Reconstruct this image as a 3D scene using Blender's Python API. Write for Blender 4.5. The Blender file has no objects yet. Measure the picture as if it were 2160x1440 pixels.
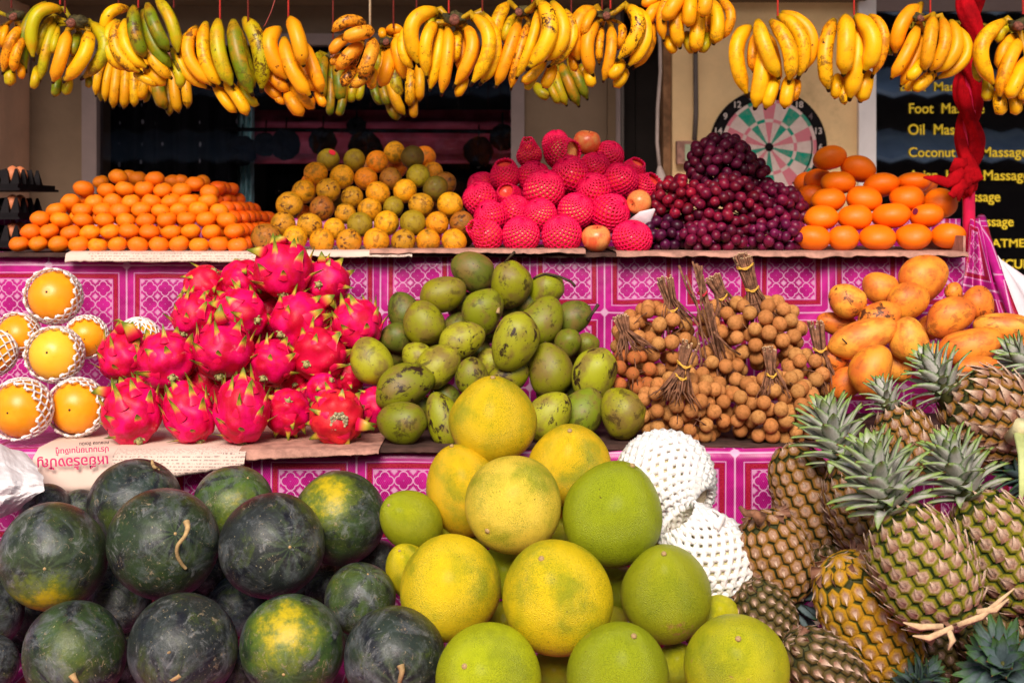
import bpy, math, random
import numpy as np
from mathutils import Vector, Matrix
random.seed(7)
rng = np.random.RandomState(11)
PI = math.pi
sc = bpy.context.scene
COL = sc.collection
# ------------------------------------------------------------------ camera, sky, sun, exposure
F, YH, ZC = 3000.0, 450.0, 1.35            # focal length in photo pixels, horizon row, eye height
cam_d = bpy.data.cameras.new('camera')
cam = bpy.data.objects.new('camera', cam_d)
COL.objects.link(cam)
cam.location = (0, 0, ZC)
cam.rotation_euler = (PI / 2, 0, 0)
cam_d.sensor_width = 36
cam_d.lens = 36 * F / 2160
cam_d.shift_y = -(720 - YH) / 2160
cam_d.clip_end = 500
cam_d.dof.use_dof = True
cam_d.dof.focus_distance = 2.45
cam_d.dof.aperture_fstop = 8.0
sc.camera = cam
SUN_EL, SUN_AZ = 36.0, 186.0               # degrees; azimuth the light comes from, 180 = straight behind the camera
world = bpy.data.worlds.new('World')
sc.world = world
world.use_nodes = True
wn = world.node_tree
sky = wn.nodes.new('ShaderNodeTexSky')
sky.sky_type = 'NISHITA'
sky.sun_disc = False
sky.sun_elevation = math.radians(SUN_EL)
sky.sun_rotation = math.radians(SUN_AZ)
sky.air_density, sky.dust_density = 1.0, 2.5
bg = wn.nodes['Background']
bg.inputs['Strength'].default_value = 0.086
wn.links.new(sky.outputs[0], bg.inputs['Color'])
sd = bpy.data.lights.new('sun', 'SUN')
sd.energy = 3.1
sd.angle = math.radians(26)
sd.color = (1.0, 0.91, 0.80)
sun = bpy.data.objects.new('sun', sd)
COL.objects.link(sun)
_e, _a = math.radians(SUN_EL), math.radians(SUN_AZ)
_from = Vector((math.sin(_a) * math.cos(_e), math.cos(_a) * math.cos(_e), math.sin(_e)))
sun.rotation_euler = _from.to_track_quat('Z', 'Y').to_euler()
sun.location = (0, -3, 6)
sc.view_settings.view_transform = 'Standard'
sc.view_settings.look = 'None'
sc.view_settings.exposure = 0.50
sc.view_settings.gamma = 1
sc.view_settings.use_curve_mapping = False
sc.cycles.max_bounces = 6

# ------------------------------------------------------------------ helpers
def P(x, y, Y):
    return Vector(((x - 1080) / F * Y, Y, ZC + (YH - y) / F * Y))
def rad(r, Y):
    return r / F * Y
def mesh(name, V, Fc, mats=(), smooth=True, uv=None, attrs=None, fm=None):
    me = bpy.data.meshes.new(name)
    me.from_pydata([tuple(v) for v in V], [], [tuple(f) for f in Fc])
    for m in (mats if isinstance(mats, (list, tuple)) else (mats,)):
        me.materials.append(m)
    if smooth:
        me.polygons.foreach_set('use_smooth', [True] * len(me.polygons))
    if fm is not None:
        me.polygons.foreach_set('material_index', fm)
    if uv is not None:
        l = me.uv_layers.new(name='UVMap')
        for i, lp in enumerate(me.loops):
            l.data[i].uv = uv[lp.vertex_index]
    for k, a in (attrs or {}).items():
        at = me.attributes.new(k, 'FLOAT', 'POINT')
        at.data.foreach_set('value', [float(q) for q in a])
    me.update()
    return me
def tag(o, label=None, cat=None, group=None, kind=None):
    if label: o['label'] = label
    if cat: o['category'] = cat
    if group: o['group'] = group
    if kind: o['kind'] = kind
    return o
def obj(name, me, parent=None, M=None, color=None):
    o = bpy.data.objects.new(name, me)
    COL.objects.link(o)
    if parent is not None:
        o.parent = parent
    if M is not None:
        o.matrix_basis = M
    if color is not None:
        o.color = color
    return o
def wpart(name, me, root, color=None):
    """a part whose mesh is given in world coordinates"""
    o = obj(name, me, root, None, color)
    o.matrix_parent_inverse = root.matrix_basis.inverted()
    return o
def empty(name, loc):
    o = bpy.data.objects.new(name, None)
    COL.objects.link(o)
    o.matrix_basis = Matrix.Translation(loc)
    o.empty_display_size = 0.05
    return o
def box(x0, x1, y0, y1, z0, z1):
    V = [(x, y, z) for x in (x0, x1) for y in (y0, y1) for z in (z0, z1)]
    Fc = [(0, 1, 3, 2), (4, 6, 7, 5), (0, 4, 5, 1), (2, 3, 7, 6), (0, 2, 6, 4), (1, 5, 7, 3)]
    return V, Fc
class MB:
    def __init__(s): s.V, s.F, s.A = [], [], []
    def add(s, V, Fc, a=0.0):
        n = len(s.V)
        s.V += [tuple(v) for v in V]
        s.F += [tuple(i + n for i in f) for f in Fc]
        s.A += list(a) if hasattr(a, '__len__') else [a] * len(V)
    def box(s, *a): s.add(*box(*a))
    def tube(s, pts, r, n=6, cap=True, a=None):
        V, Fc = tube(pts, r, n, cap)
        s.add(V, Fc, a if a is not None else 0.0)
    def mesh(s, name, mats, smooth=False, attr=None, **k):
        return mesh(name, s.V, s.F, mats, smooth, attrs={attr: s.A} if attr else None, **k)
def tube(pts, r, n=6, cap=True, ry=None):
    pts = [Vector(p) for p in pts]
    m = len(pts)
    R = r if hasattr(r, '__len__') else [r] * m
    V, Fc = [], []
    T = [(pts[min(i + 1, m - 1)] - pts[max(i - 1, 0)]).normalized() for i in range(m)]
    ref = Vector((0, 1, 0)) if abs(T[0].y) < 0.9 else Vector((1, 0, 0))
    U = T[0].cross(ref).normalized()
    for i in range(m):
        U = (U - T[i] * U.dot(T[i])).normalized()
        W = T[i].cross(U)
        for k in range(n):
            a = 2 * PI * k / n
            V.append(pts[i] + U * (math.cos(a) * R[i]) + W * (math.sin(a) * R[i] * (ry or 1)))
    for i in range(m - 1):
        for k in range(n):
            k2 = (k + 1) % n
            Fc.append((i * n + k, i * n + k2, (i + 1) * n + k2, (i + 1) * n + k))
    if cap:
        Fc.append(tuple(range(n))[::-1])
        Fc.append(tuple((m - 1) * n + k for k in range(n)))
    return V, Fc
def lathe(prof, n=24, warp=None):
    """prof: list of (r, z) from top pole to bottom pole, first and last r = 0"""
    V, Fc = [(0, 0, prof[0][1])], []
    for r, z in prof[1:-1]:
        for k in range(n):
            a = 2 * PI * k / n
            V.append((r * math.cos(a), r * math.sin(a), z))
    V.append((0, 0, prof[-1][1]))
    m = len(prof) - 2
    for k in range(n):
        k2 = (k + 1) % n
        Fc.append((0, 1 + k, 1 + k2))
        for i in range(m - 1):
            Fc.append((1 + i * n + k, 1 + (i + 1) * n + k, 1 + (i + 1) * n + k2, 1 + i * n + k2))
        Fc.append((1 + (m - 1) * n + k, len(V) - 1, 1 + (m - 1) * n + k2))
    if warp:
        V = [warp(Vector(v)) for v in V]
    return V, Fc
def noise3(p, s=1.0):
    from mathutils import noise
    return noise.noise(Vector(p) * s)
def align(z, x=None, twist=0.0):
    z = Vector(z).normalized()
    x = Vector(x) if x is not None else (Vector((1, 0, 0)) if abs(z.x) < 0.9 else Vector((0, 1, 0)))
    x = (x - z * x.dot(z)).normalized()
    y = z.cross(x)
    M = Matrix(((x.x, y.x, z.x), (x.y, y.y, z.y), (x.z, y.z, z.z))).to_4x4()
    return M @ Matrix.Rotation(twist, 4, 'Z')
def SC(a, b=None, c=None):
    return Matrix.Diagonal((a, b if b is not None else a, c if c is not None else a, 1))
ORD = ['first', 'second', 'third', 'fourth', 'fifth', 'sixth', 'seventh', 'eighth', 'ninth', 'tenth', 'eleventh', 'twelfth', 'thirteenth', 'fourteenth']
def ordinal(i, n):
    if n == 1: return 'only one'
    if i == 0: return 'leftmost'
    if i == n - 1: return 'rightmost'
    return ORD[i] + ' from left'

# ------------------------------------------------------------------ materials
class NM:
    def __init__(s, name):
        s.m = bpy.data.materials.new(name)
        s.m.use_nodes = True
        s.t = s.m.node_tree
        s.b = s.t.nodes['Principled BSDF']
        s.out = s.t.nodes['Material Output']
    def n(s, typ, ins=None, **props):
        nd = s.t.nodes.new('ShaderNode' + typ)
        for k, v in props.items():
            setattr(nd, k, v)
        for k, v in (ins or {}).items():
            s.set(nd.inputs[k], v)
        return nd
    def set(s, sock, v):
        if isinstance(v, bpy.types.NodeSocket):
            s.t.links.new(v, sock)
        elif hasattr(v, 'outputs'):
            s.t.links.new(v.outputs[0], sock)
        else:
            if sock.type == 'RGBA' and len(v) == 3: v = (*v, 1)
            sock.default_value = v
    def math(s, op, a, b=0.0, c=0.0, clamp=False):
        nd = s.n('Math', {0: a, 1: b, 2: c}, operation=op)
        nd.use_clamp = clamp
        return nd.outputs[0]
    def mix(s, f, a, b, mode='MIX'):
        nd = s.n('Mix', data_type='RGBA', blend_type=mode)
        s.set(nd.inputs[0], f); s.set(nd.inputs[6], a); s.set(nd.inputs[7], b)
        return nd.outputs[2]
    def ramp(s, f, a, b):
        """smooth 0..1 between a and b"""
        nd = s.n('MapRange', {'Value': f, 'From Min': a, 'From Max': b}, interpolation_type='SMOOTHSTEP')
        return nd.outputs[0]
    def noise(s, vec, scale, detail=3, rough=0.5, dist=0.0):
        nd = s.n('TexNoise', {'Scale': scale, 'Detail': detail, 'Roughness': rough, 'Distortion': dist})
        if vec is not None: s.set(nd.inputs['Vector'], vec)
        return nd.outputs[0]
    def coords(s, k=17.0):
        """object coordinates shifted by a random amount for each object"""
        tc = s.n('TexCoord').outputs['Object']
        rnd = s.n('ObjectInfo').outputs['Random']
        return s.n('VectorMath', {0: tc, 1: s.n('CombineXYZ', {0: s.math('MULTIPLY', rnd, k), 1: s.math('MULTIPLY', rnd, k * 3.1), 2: s.math('MULTIPLY', rnd, -k)})}, operation='ADD').outputs[0]
    def bump(s, h, strength=0.3, dist=0.01, nrm=None):
        nd = s.n('Bump', {'Height': h, 'Strength': strength, 'Distance': dist})
        if nrm is not None: s.set(nd.inputs['Normal'], nrm)
        s.set(s.b.inputs['Normal'], nd)
        return nd.outputs[0]
    def fin(s, col, rough=0.5, spec=0.5, coat=0.0, sss=0.0, metal=0.0, sssr=(0.02, 0.01, 0.005)):
        s.set(s.b.inputs['Base Color'], col)
        s.set(s.b.inputs['Roughness'], rough)
        s.b.inputs['Specular IOR Level'].default_value = spec * 0.6
        s.b.inputs['Coat Weight'].default_value = coat * 0.6
        s.b.inputs['Coat Roughness'].default_value = 0.25
        s.b.inputs['Metallic'].default_value = metal
        if sss:
            s.b.inputs['Subsurface Weight'].default_value = sss
            s.b.inputs['Subsurface Radius'].default_value = sssr
            s.b.inputs['Subsurface Scale'].default_value = 0.5
        return s.m
def plain(name, col, rough=0.6, var=0.25, scale=12, bump=0.15, spec=0.4, metal=0.0, dirt=None):
    m = NM(name)
    tc = m.n('TexCoord').outputs['Object']
    nz = m.noise(tc, scale, 5, 0.6)
    c = m.mix(m.ramp(nz, 0.3, 0.7), [q * (1 - var) for q in col], [min(1, q * (1 + var)) for q in col])
    if dirt:
        c = m.mix(m.math('MULTIPLY', m.ramp(m.noise(tc, scale * 0.4, 8, 0.7), 0.52, 0.72), 0.7), c, dirt)
    if bump: m.bump(m.noise(tc, scale * 8, 4), bump, 0.004)
    return m.fin(c, rough, spec, metal=metal)

def fruit_mat(name, second, mott=2.2, mlo=0.42, mhi=0.68, mamt=0.7, speck=None, sscale=30, sthr=0.66, samt=0.8,
              pore=60, pores=0.25, rough=0.42, coat=0.15, blotch=None, bscale=2.6, bthr=0.55, sss=0.0, dist=0.012, spec=0.5, porecol=None):
    """obj.color gives the main colour, its alpha how blotched the fruit is"""
    m = NM(name)
    v = m.coords()
    oi = m.n('ObjectInfo')
    c = oi.outputs['Color']
    c = m.mix(m.math('MULTIPLY', m.ramp(m.noise(v, mott, 4, 0.6), mlo, mhi), mamt), c, second)
    if porecol:
        c = m.mix(m.math('MULTIPLY', m.math('MULTIPLY', m.ramp(m.noise(v, pore, 2, 0.5), 0.48, 0.62), m.ramp(m.noise(v, 1.4, 3), 0.30, 0.62)), 0.6), c, porecol)
    if blotch:
        b1 = m.noise(v, bscale, 9, 0.72, 0.4)
        b2 = m.math('MULTIPLY', m.ramp(b1, bthr, bthr + 0.07), oi.outputs['Alpha'])
        c = m.mix(b2, c, blotch)
    if speck:
        s = m.ramp(m.noise(v, sscale, 2, 0.5), sthr, sthr + 0.05)
        c = m.mix(m.math('MULTIPLY', s, samt), c, speck)
    h = m.noise(v, pore, 2, 0.6)
    m.bump(h, pores, dist)
    r = m.math('ADD', m.math('MULTIPLY', m.noise(v, 5, 4), 0.25), rough - 0.12)
    return m.fin(c, r, spec, coat, sss)

M_ = {}
M_['mandarin'] = fruit_mat('mandarin_skin', (0.85, 0.16, 0.002), 1.6, pore=26, pores=0.3, rough=0.4, coat=0.25, speck=(0.25, 0.05, 0.002), sscale=9, sthr=0.74, dist=0.02)
M_['orange'] = fruit_mat('orange_skin', (0.20, 0.11, 0.004), 1.5, mlo=0.46, mhi=0.72, mamt=0.8, pore=22, pores=0.35, rough=0.45, coat=0.15,
                         blotch=(0.09, 0.025, 0.004), bscale=1.9, bthr=0.53, speck=(0.06, 0.02, 0.003), sscale=14, sthr=0.65, dist=0.02)
M_['tangerine'] = fruit_mat('tangerine_skin', (0.9, 0.17, 0.002), 1.4, mamt=0.5, pore=30, pores=0.22, rough=0.38, coat=0.25, speck=(0.3, 0.07, 0.003), sscale=12, sthr=0.74, dist=0.015)
M_['orange_fruit'] = fruit_mat('orange_fruit_skin', (0.95, 0.42, 0.015), 1.3, mamt=0.6, pore=45, pores=0.08, rough=0.33, coat=0.3, speck=(0.45, 0.15, 0.01), sscale=11, sthr=0.72, samt=0.5)
M_['green_mango'] = fruit_mat('green_mango_skin', (0.20, 0.125, 0.03), 1.2, mlo=0.42, mhi=0.66, mamt=0.85, pore=38, pores=0.15, rough=0.42, coat=0.08,
                              blotch=(0.030, 0.012, 0.007), bscale=1.5, bthr=0.53, speck=(0.045, 0.022, 0.008), sscale=9, sthr=0.67, samt=0.85)
M_['yellow_mango'] = fruit_mat('yellow_mango_skin', (0.60, 0.11, 0.02), 1.1, mlo=0.4, mhi=0.65, mamt=0.8, pore=40, pores=0.12, rough=0.45, coat=0.04,
                               blotch=(0.10, 0.03, 0.010), bscale=2.1, bthr=0.52, speck=(0.12, 0.04, 0.01), sscale=11, sthr=0.71, samt=0.7)
M_['pomelo'] = fruit_mat('pomelo_skin', (0.27, 0.31, 0.008), 1.0, mlo=0.42, mhi=0.70, mamt=0.85, pore=58, pores=0.5, rough=0.40, coat=0.08,
                         blotch=(0.46, 0.20, 0.08), bscale=1.15, bthr=0.63, speck=(0.10, 0.06, 0.01), sscale=15, sthr=0.71, dist=0.012, porecol=(0.13, 0.17, 0.003))
M_['longan'] = fruit_mat('longan_skin', (0.34, 0.13, 0.03), 2.2, mamt=0.7, pore=20, pores=0.35, rough=0.62, coat=0.0, speck=(0.13, 0.05, 0.012), sscale=12, sthr=0.64, samt=0.7, dist=0.03, spec=0.25)

def mk_grape():
    m = NM('grape_skin'); v = m.coords(); oi = m.n('ObjectInfo')
    c = m.mix(m.math('MULTIPLY', m.ramp(m.noise(v, 1.3, 3), 0.42, 0.7), 0.75), oi.outputs['Color'], (0.035, 0.002, 0.018))
    c = m.mix(m.math('MULTIPLY', m.ramp(m.noise(v, 1.1, 6, 0.6), 0.5, 0.75), 0.18), c, (0.22, 0.06, 0.16))
    return m.fin(c, 0.38, 0.4, 0.03)
M_['grape'] = mk_grape()
def mk_apple():
    m = NM('apple_skin'); v = m.coords(); oi = m.n('ObjectInfo')
    st = m.n('VectorMath', {0: v, 1: (7, 7, 0.8)}, operation='MULTIPLY').outputs[0]
    c = m.mix(m.math('MULTIPLY', m.ramp(m.noise(v, 1.0, 3), 0.40, 0.62), m.math('MULTIPLY', oi.outputs['Alpha'], 0.8)), oi.outputs['Color'], (0.80, 0.36, 0.10))
    c = m.mix(m.math('MULTIPLY', m.ramp(m.noise(st, 2.2, 4, 0.6), 0.45, 0.7), 0.6), c, (0.72, 0.045, 0.03))
    c = m.mix(m.math('MULTIPLY', m.ramp(m.noise(v, 26, 1), 0.68, 0.75), 0.5), c, (0.8, 0.5, 0.2))
    return m.fin(c, 0.3, 0.5, 0.25)
M_['apple'] = mk_apple()
def mk_watermelon():
    m = NM('watermelon_rind')
    tc = m.n('TexCoord').outputs['Object']; v = m.coords(); oi = m.n('ObjectInfo')
    sx = m.n('SeparateXYZ', {0: tc})
    ang = m.math('ARCTAN2', sx.outputs[1], sx.outputs[0])
    wob = m.math('MULTIPLY', m.noise(v, 1.7, 8, 0.7), 11.0)
    st = m.math('SINE', m.math('ADD', m.math('MULTIPLY', ang, 8.0), wob))
    base = oi.outputs['Color']
    body = m.mix(m.ramp(m.noise(v, 1.5, 8, 0.7), 0.36, 0.64), base, m.mix(0.7, base, (0.016, 0.017, 0.016)))
    body = m.mix(m.math('MULTIPLY', m.ramp(m.noise(v, 1.0, 9, 0.75, 0.8), 0.50, 0.64), 0.75), body, (0.055, 0.078, 0.010))
    body = m.mix(m.math('MULTIPLY', m.ramp(m.noise(v, 1.3, 9, 0.75, 0.5), 0.50, 0.66), 0.55), body, (0.045, 0.022, 0.026))
    c = m.mix(m.math('MULTIPLY', m.ramp(st, 0.1, 0.9), m.math('MULTIPLY', m.ramp(m.noise(v, 1.3, 5), 0.35, 0.6), 0.9)), body, (0.008, 0.008, 0.014))
    fine = m.math('SINE', m.math('ADD', m.math('MULTIPLY', ang, 11.0), m.math('MULTIPLY', m.noise(v, 3.0, 6, 0.7), 9.0)))
    near = m.ramp(sx.outputs[2], 0.70, 1.0)
    c = m.mix(m.math('MULTIPLY', m.math('MULTIPLY', m.ramp(fine, 0.0, 0.9), near), 0.42), c, (0.075, 0.11, 0.050))
    # pale waxy bloom in patches and streaks, strengthened to paint in greyish highlights
    c = m.mix(m.math('MULTIPLY', m.ramp(m.noise(v, 1.3, 10, 0.75, 0.7), 0.46, 0.68), 0.62), c, (0.16, 0.18, 0.19))
    c = m.mix(m.math('MULTIPLY', m.ramp(m.noise(v, 2.6, 10, 0.8, 1.2), 0.54, 0.66), 0.5), c, (0.26, 0.26, 0.26))
    # ground spot
    d = m.n('VectorMath', {0: m.n('VectorMath', {0: tc}, operation='NORMALIZE').outputs[0], 1: (0.75, 0.0, 0.66)}, operation='DOT_PRODUCT').outputs['Value']
    nz = m.math('MULTIPLY', m.math('SUBTRACT', m.noise(v, 2.2, 9, 0.75), 0.5), 1.0)
    dd = m.math('ADD', m.math('ADD', d, nz), m.math('MULTIPLY', m.math('SUBTRACT', oi.outputs['Alpha'], 1.0), 0.35))
    c = m.mix(m.math('MULTIPLY', m.ramp(dd, 0.62, 0.92), m.math('MULTIPLY', oi.outputs['Alpha'], 0.75)), c, (0.16, 0.20, 0.012))
    c = m.mix(m.math('MULTIPLY', m.ramp(dd, 0.84, 1.08), oi.outputs['Alpha']), c, (0.52, 0.38, 0.010))
    # scuffs and dry soil
    sc1 = m.ramp(m.noise(v, 4.5, 12, 0.82, 1.6), 0.565, 0.61)
    sc2 = m.ramp(m.noise(v, 1.4, 4), 0.46, 0.60)
    c = m.mix(m.math('MULTIPLY', m.math('MULTIPLY', sc1, sc2), 0.8), c, (0.32, 0.24, 0.15))
    c = m.mix(m.math('MULTIPLY', m.ramp(m.noise(v, 22, 3), 0.69, 0.73), 0.75), c, (0.38, 0.32, 0.18))
    m.bump(m.noise(v, 14, 8, 0.7), 0.14, 0.012)
    r = m.math('ADD', m.math('MULTIPLY', m.noise(v, 3.5, 8, 0.75), 0.5), 0.12)
    return m.fin(c, r, 0.5, 0.0)
M_['watermelon'] = mk_watermelon()
def mk_banana():
    m = NM('banana_skin'); v = m.coords(3.0); oi = m.n('ObjectInfo')
    t = m.n('Attribute', attribute_name='t').outputs['Fac']
    c = oi.outputs['Color']
    c = m.mix(m.math('MULTIPLY', m.ramp(m.noise(v, 22, 4, 0.6), 0.42, 0.68), 0.5), c, (0.70, 0.20, 0.003))
    c = m.mix(m.math('MULTIPLY', m.ramp(t, 0.30, 0.02), 0.45), c, (0.60, 0.15, 0.003))  # upper end darker orange: the awning's shade put into the skin colour
    g = m.math('MAXIMUM', m.ramp(t, 0.12, 0.0), m.ramp(t, 0.88, 0.985))
    c = m.mix(m.math('MULTIPLY', g, 0.55), c, (0.15, 0.19, 0.006))
    sp = m.math('MULTIPLY', m.ramp(m.noise(v, 85, 5, 0.75, 0.3), 0.63, 0.665), 1.0)
    c = m.mix(m.math('MULTIPLY', sp, 0.9), c, (0.035, 0.010, 0.003))
    b = m.ramp(m.noise(v, 62, 10, 0.8, 0.4), 0.49, 0.55)
    b3 = m.ramp(m.noise(v, 14, 2, 0.5), 0.40, 0.55)
    c = m.mix(m.math('MULTIPLY', m.math('MULTIPLY', b, b3), oi.outputs['Alpha']), c, (0.055, 0.012, 0.004))
    c = m.mix(m.ramp(m.math('ADD', t, m.math('MULTIPLY', m.math('SUBTRACT', m.noise(v, 60, 3), 0.5), 0.03)), 0.952, 0.968), c, (0.018, 0.008, 0.004))
    m.bump(m.noise(v, 120, 3), 0.1, 0.002)
    return m.fin(c, 0.42, 0.4, 0.1)
M_['banana'] = mk_banana()
def attr_mat(name, a, b, attr, lo, hi, mid=None, rough=0.5, nscale=40, namt=0.25, coat=0.0, bump=0.2, spec=0.4, ndark=(0.05, 0.02, 0.01), bd=0.003):
    m = NM(name); v = m.coords()
    t = m.n('Attribute', attribute_name=attr).outputs['Fac']
    tt = m.math('ADD', t, m.math('MULTIPLY', m.math('SUBTRACT', m.noise(v, nscale * 0.5, 3), 0.5), 0.25))
    c = m.mix(m.ramp(tt, lo, hi), a, b)
    if mid: c = m.mix(m.ramp(tt, mid[1], mid[2]), c, mid[0])
    c = m.mix(m.math('MULTIPLY', m.ramp(m.noise(v, nscale, 5, 0.65), 0.48, 0.7), namt), c, ndark)
    m.bump(m.noise(v, nscale * 2, 6, 0.7), bump, bd)
    return m.fin(c, rough, spec, coat)
M_['stem'] = plain('dry_stem', (0.42, 0.27, 0.12), 0.7, 0.35, 60)
M_['dark_stem'] = plain('dark_fruit_stem', (0.05, 0.03, 0.015), 0.7, 0.35, 60)
M_['twig'] = plain('longan_twig', (0.20, 0.085, 0.045), 0.75, 0.55, 90, 0.4)
M_['twig_cut'] = plain('cut_twig_end', (0.62, 0.42, 0.24), 0.8, 0.2, 90)
M_['stalk'] = plain('banana_stalk', (0.06, 0.045, 0.014), 0.7, 0.7, 60, 0.4, dirt=(0.018, 0.009, 0.006))
M_['stalk_cut'] = plain('banana_stalk_cut', (0.22, 0.075, 0.05), 0.9, 0.6, 120, 0.5, dirt=(0.05, 0.02, 0.012))
M_['band'] = plain('rubber_band', (0.75, 0.42, 0.06), 0.5, 0.1, 20, 0)
M_['redband'] = plain('red_rubber_band', (0.6, 0.03, 0.05), 0.5, 0.1, 20, 0)
M_['string'] = plain('red_nylon_string', (0.85, 0.07, 0.06), 0.45, 0.15, 200, 0.1)
M_['string_old'] = plain('old_red_string', (0.28, 0.05, 0.04), 0.6, 0.2, 200, 0.1)
M_['string_white'] = plain('cream_string', (0.75, 0.62, 0.42), 0.6, 0.1, 200, 0.1)
def mk_foam(name, col, k):
    m = NM(name); v = m.coords()
    c = m.mix(m.ramp(m.noise(v, 6, 4), 0.35, 0.7), col, [q * k for q in col])
    m.bump(m.noise(v, 60, 3), 0.2, 0.01)
    return m.fin(c, 0.42, 0.45, 0.0, 0.15, sssr=(0.03, 0.008, 0.012))
M_['pinkfoam'] = mk_foam('pink_foam', (0.95, 0.004, 0.085), 0.8)
M_['whitefoam'] = mk_foam('white_foam', (0.88, 0.81, 0.79), 0.95)
M_['dragon'] = fruit_mat('dragon_fruit_skin', (0.50, 0.002, 0.018), 1.6, mlo=0.34, mhi=0.64, mamt=0.95, pore=30, pores=0.12, rough=0.44, coat=0.05, spec=0.35,
                         blotch=(0.75, 0.30, 0.22), bscale=2.4, bthr=0.62, speck=(0.22, 0.01, 0.03), sscale=13, sthr=0.73, samt=0.5)
M_['bract'] = attr_mat('dragon_fruit_bract', (0.82, 0.006, 0.075), (0.52, 0.36, 0.035), 'g', 0.34, 0.66, ((0.12, 0.16, 0.012), 0.60, 0.9), 0.42, 5, 0.3, 0.05)
M_['calyx'] = plain('dry_calyx', (0.42, 0.34, 0.20), 0.8, 0.5, 8, 0.5, dirt=(0.05, 0.03, 0.015))
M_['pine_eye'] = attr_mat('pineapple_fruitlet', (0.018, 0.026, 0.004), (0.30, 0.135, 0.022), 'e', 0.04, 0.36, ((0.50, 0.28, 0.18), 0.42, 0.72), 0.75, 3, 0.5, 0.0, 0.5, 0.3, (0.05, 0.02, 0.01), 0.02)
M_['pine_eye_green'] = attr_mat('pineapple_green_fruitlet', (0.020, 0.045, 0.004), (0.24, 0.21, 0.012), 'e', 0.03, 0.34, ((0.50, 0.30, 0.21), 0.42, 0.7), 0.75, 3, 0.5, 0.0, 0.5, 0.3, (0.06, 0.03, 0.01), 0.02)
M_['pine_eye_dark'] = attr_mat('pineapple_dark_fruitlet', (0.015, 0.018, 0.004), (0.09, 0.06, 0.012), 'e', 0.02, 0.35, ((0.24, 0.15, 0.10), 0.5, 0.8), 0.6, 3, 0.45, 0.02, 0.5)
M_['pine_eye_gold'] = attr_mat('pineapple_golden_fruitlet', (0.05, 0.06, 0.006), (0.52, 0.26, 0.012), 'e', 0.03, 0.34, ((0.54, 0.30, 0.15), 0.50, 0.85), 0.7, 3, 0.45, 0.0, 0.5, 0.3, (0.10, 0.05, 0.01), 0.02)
M_['pine_bract'] = attr_mat('pineapple_bract', (0.36, 0.17, 0.11), (0.76, 0.54, 0.40), 'g', 0.1, 0.7, None, 0.8, 4, 0.5, 0, 0.5, 0.3, (0.14, 0.06, 0.04), 0.015)
M_['pine_body'] = plain('pineapple_skin', (0.05, 0.05, 0.012), 0.7, 0.5, 60)
def mk_leaf(name, mid, edge, tip):
    m = NM(name); v = m.coords()
    g = m.n('Attribute', attribute_name='g').outputs['Fac']
    e = m.n('Attribute', attribute_name='e').outputs['Fac']
    st = m.n('VectorMath', {0: v, 1: (30, 30, 2)}, operation='MULTIPLY').outputs[0]
    c = m.mix(m.ramp(m.math('ADD', e, m.math('MULTIPLY', m.noise(v, 6, 4), 0.5)), 0.75, 1.25), mid, edge)
    c = m.mix(m.ramp(m.math('ADD', g, m.math('MULTIPLY', m.noise(v, 5, 4), 0.4)), 0.75, 1.15), c, tip)
    c = m.mix(m.math('MULTIPLY', m.ramp(m.noise(st, 1, 4), 0.4, 0.7), 0.35), c, [q * 0.5 for q in mid])
    c = m.mix(m.ramp(g, 0.955, 0.985), c, (0.16, 0.08, 0.03))
    m.bump(m.noise(st, 1, 3), 0.15, 0.01)
    return m.fin(c, 0.5, 0.4)
M_['pine_leaf'] = mk_leaf('pineapple_leaf', (0.56, 0.53, 0.49), (0.20, 0.30, 0.12), (0.22, 0.34, 0.05))
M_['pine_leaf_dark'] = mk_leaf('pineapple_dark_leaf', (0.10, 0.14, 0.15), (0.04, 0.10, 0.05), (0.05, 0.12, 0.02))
M_['wall'] = plain('beige_plaster', (0.90, 0.60, 0.31), 0.85, 0.1, 5, 0.3, dirt=(0.42, 0.24, 0.11))
M_['wall_dark'] = plain('brown_plaster', (0.20, 0.13, 0.085), 0.85, 0.1, 5, 0.2)
M_['wall_pink'] = plain('rose_plaster', (0.72, 0.42, 0.28), 0.85, 0.1, 5, 0.3)
M_['frame'] = plain('aluminium_frame', (0.24, 0.17, 0.16), 0.5, 0.08, 10, 0.05)
M_['frame_white'] = plain('white_frame', (0.84, 0.76, 0.76), 0.5, 0.05, 10, 0.05)
M_['black'] = plain('black_plastic', (0.008, 0.006, 0.007), 0.7, 0.2, 30, 0.1, 0.15)
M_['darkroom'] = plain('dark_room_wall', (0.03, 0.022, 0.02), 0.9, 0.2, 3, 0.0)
M_['roof'] = plain('awning_underside', (0.16, 0.10, 0.06), 0.9, 0.15, 3, 0.1)
M_['road'] = plain('asphalt', (0.09, 0.085, 0.08), 0.9, 0.2, 8, 0.3)
M_['pavement'] = plain('concrete_pavement', (0.48, 0.42, 0.37), 0.9, 0.15, 5, 0.3)
M_['wood'] = plain('rough_wood', (0.30, 0.15, 0.075), 0.8, 0.4, 25, 0.4)
M_['card'] = plain('cardboard', (0.06, 0.028, 0.022), 0.9, 0.4, 30, 0.2)  # dark brown board, deepened further with contact shadow put into the colour
M_['card_light'] = plain('cardboard_edge', (0.42, 0.21, 0.16), 0.9, 0.3, 40, 0.3)
M_['cable'] = plain('pale_cable', (0.50, 0.38, 0.34), 0.5, 0.1, 20, 0)
M_['cable_dark'] = plain('grey_cable', (0.13, 0.10, 0.09), 0.5, 0.1, 20, 0)
M_['yellow_text'] = plain('yellow_lettering', (0.95, 0.66, 0.03), 0.5, 0.05, 20, 0)
M_['redcloth'] = plain('red_cloth', (0.33, 0.002, 0.006), 0.85, 0.4, 25, 0.4, spec=0.12)
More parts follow.
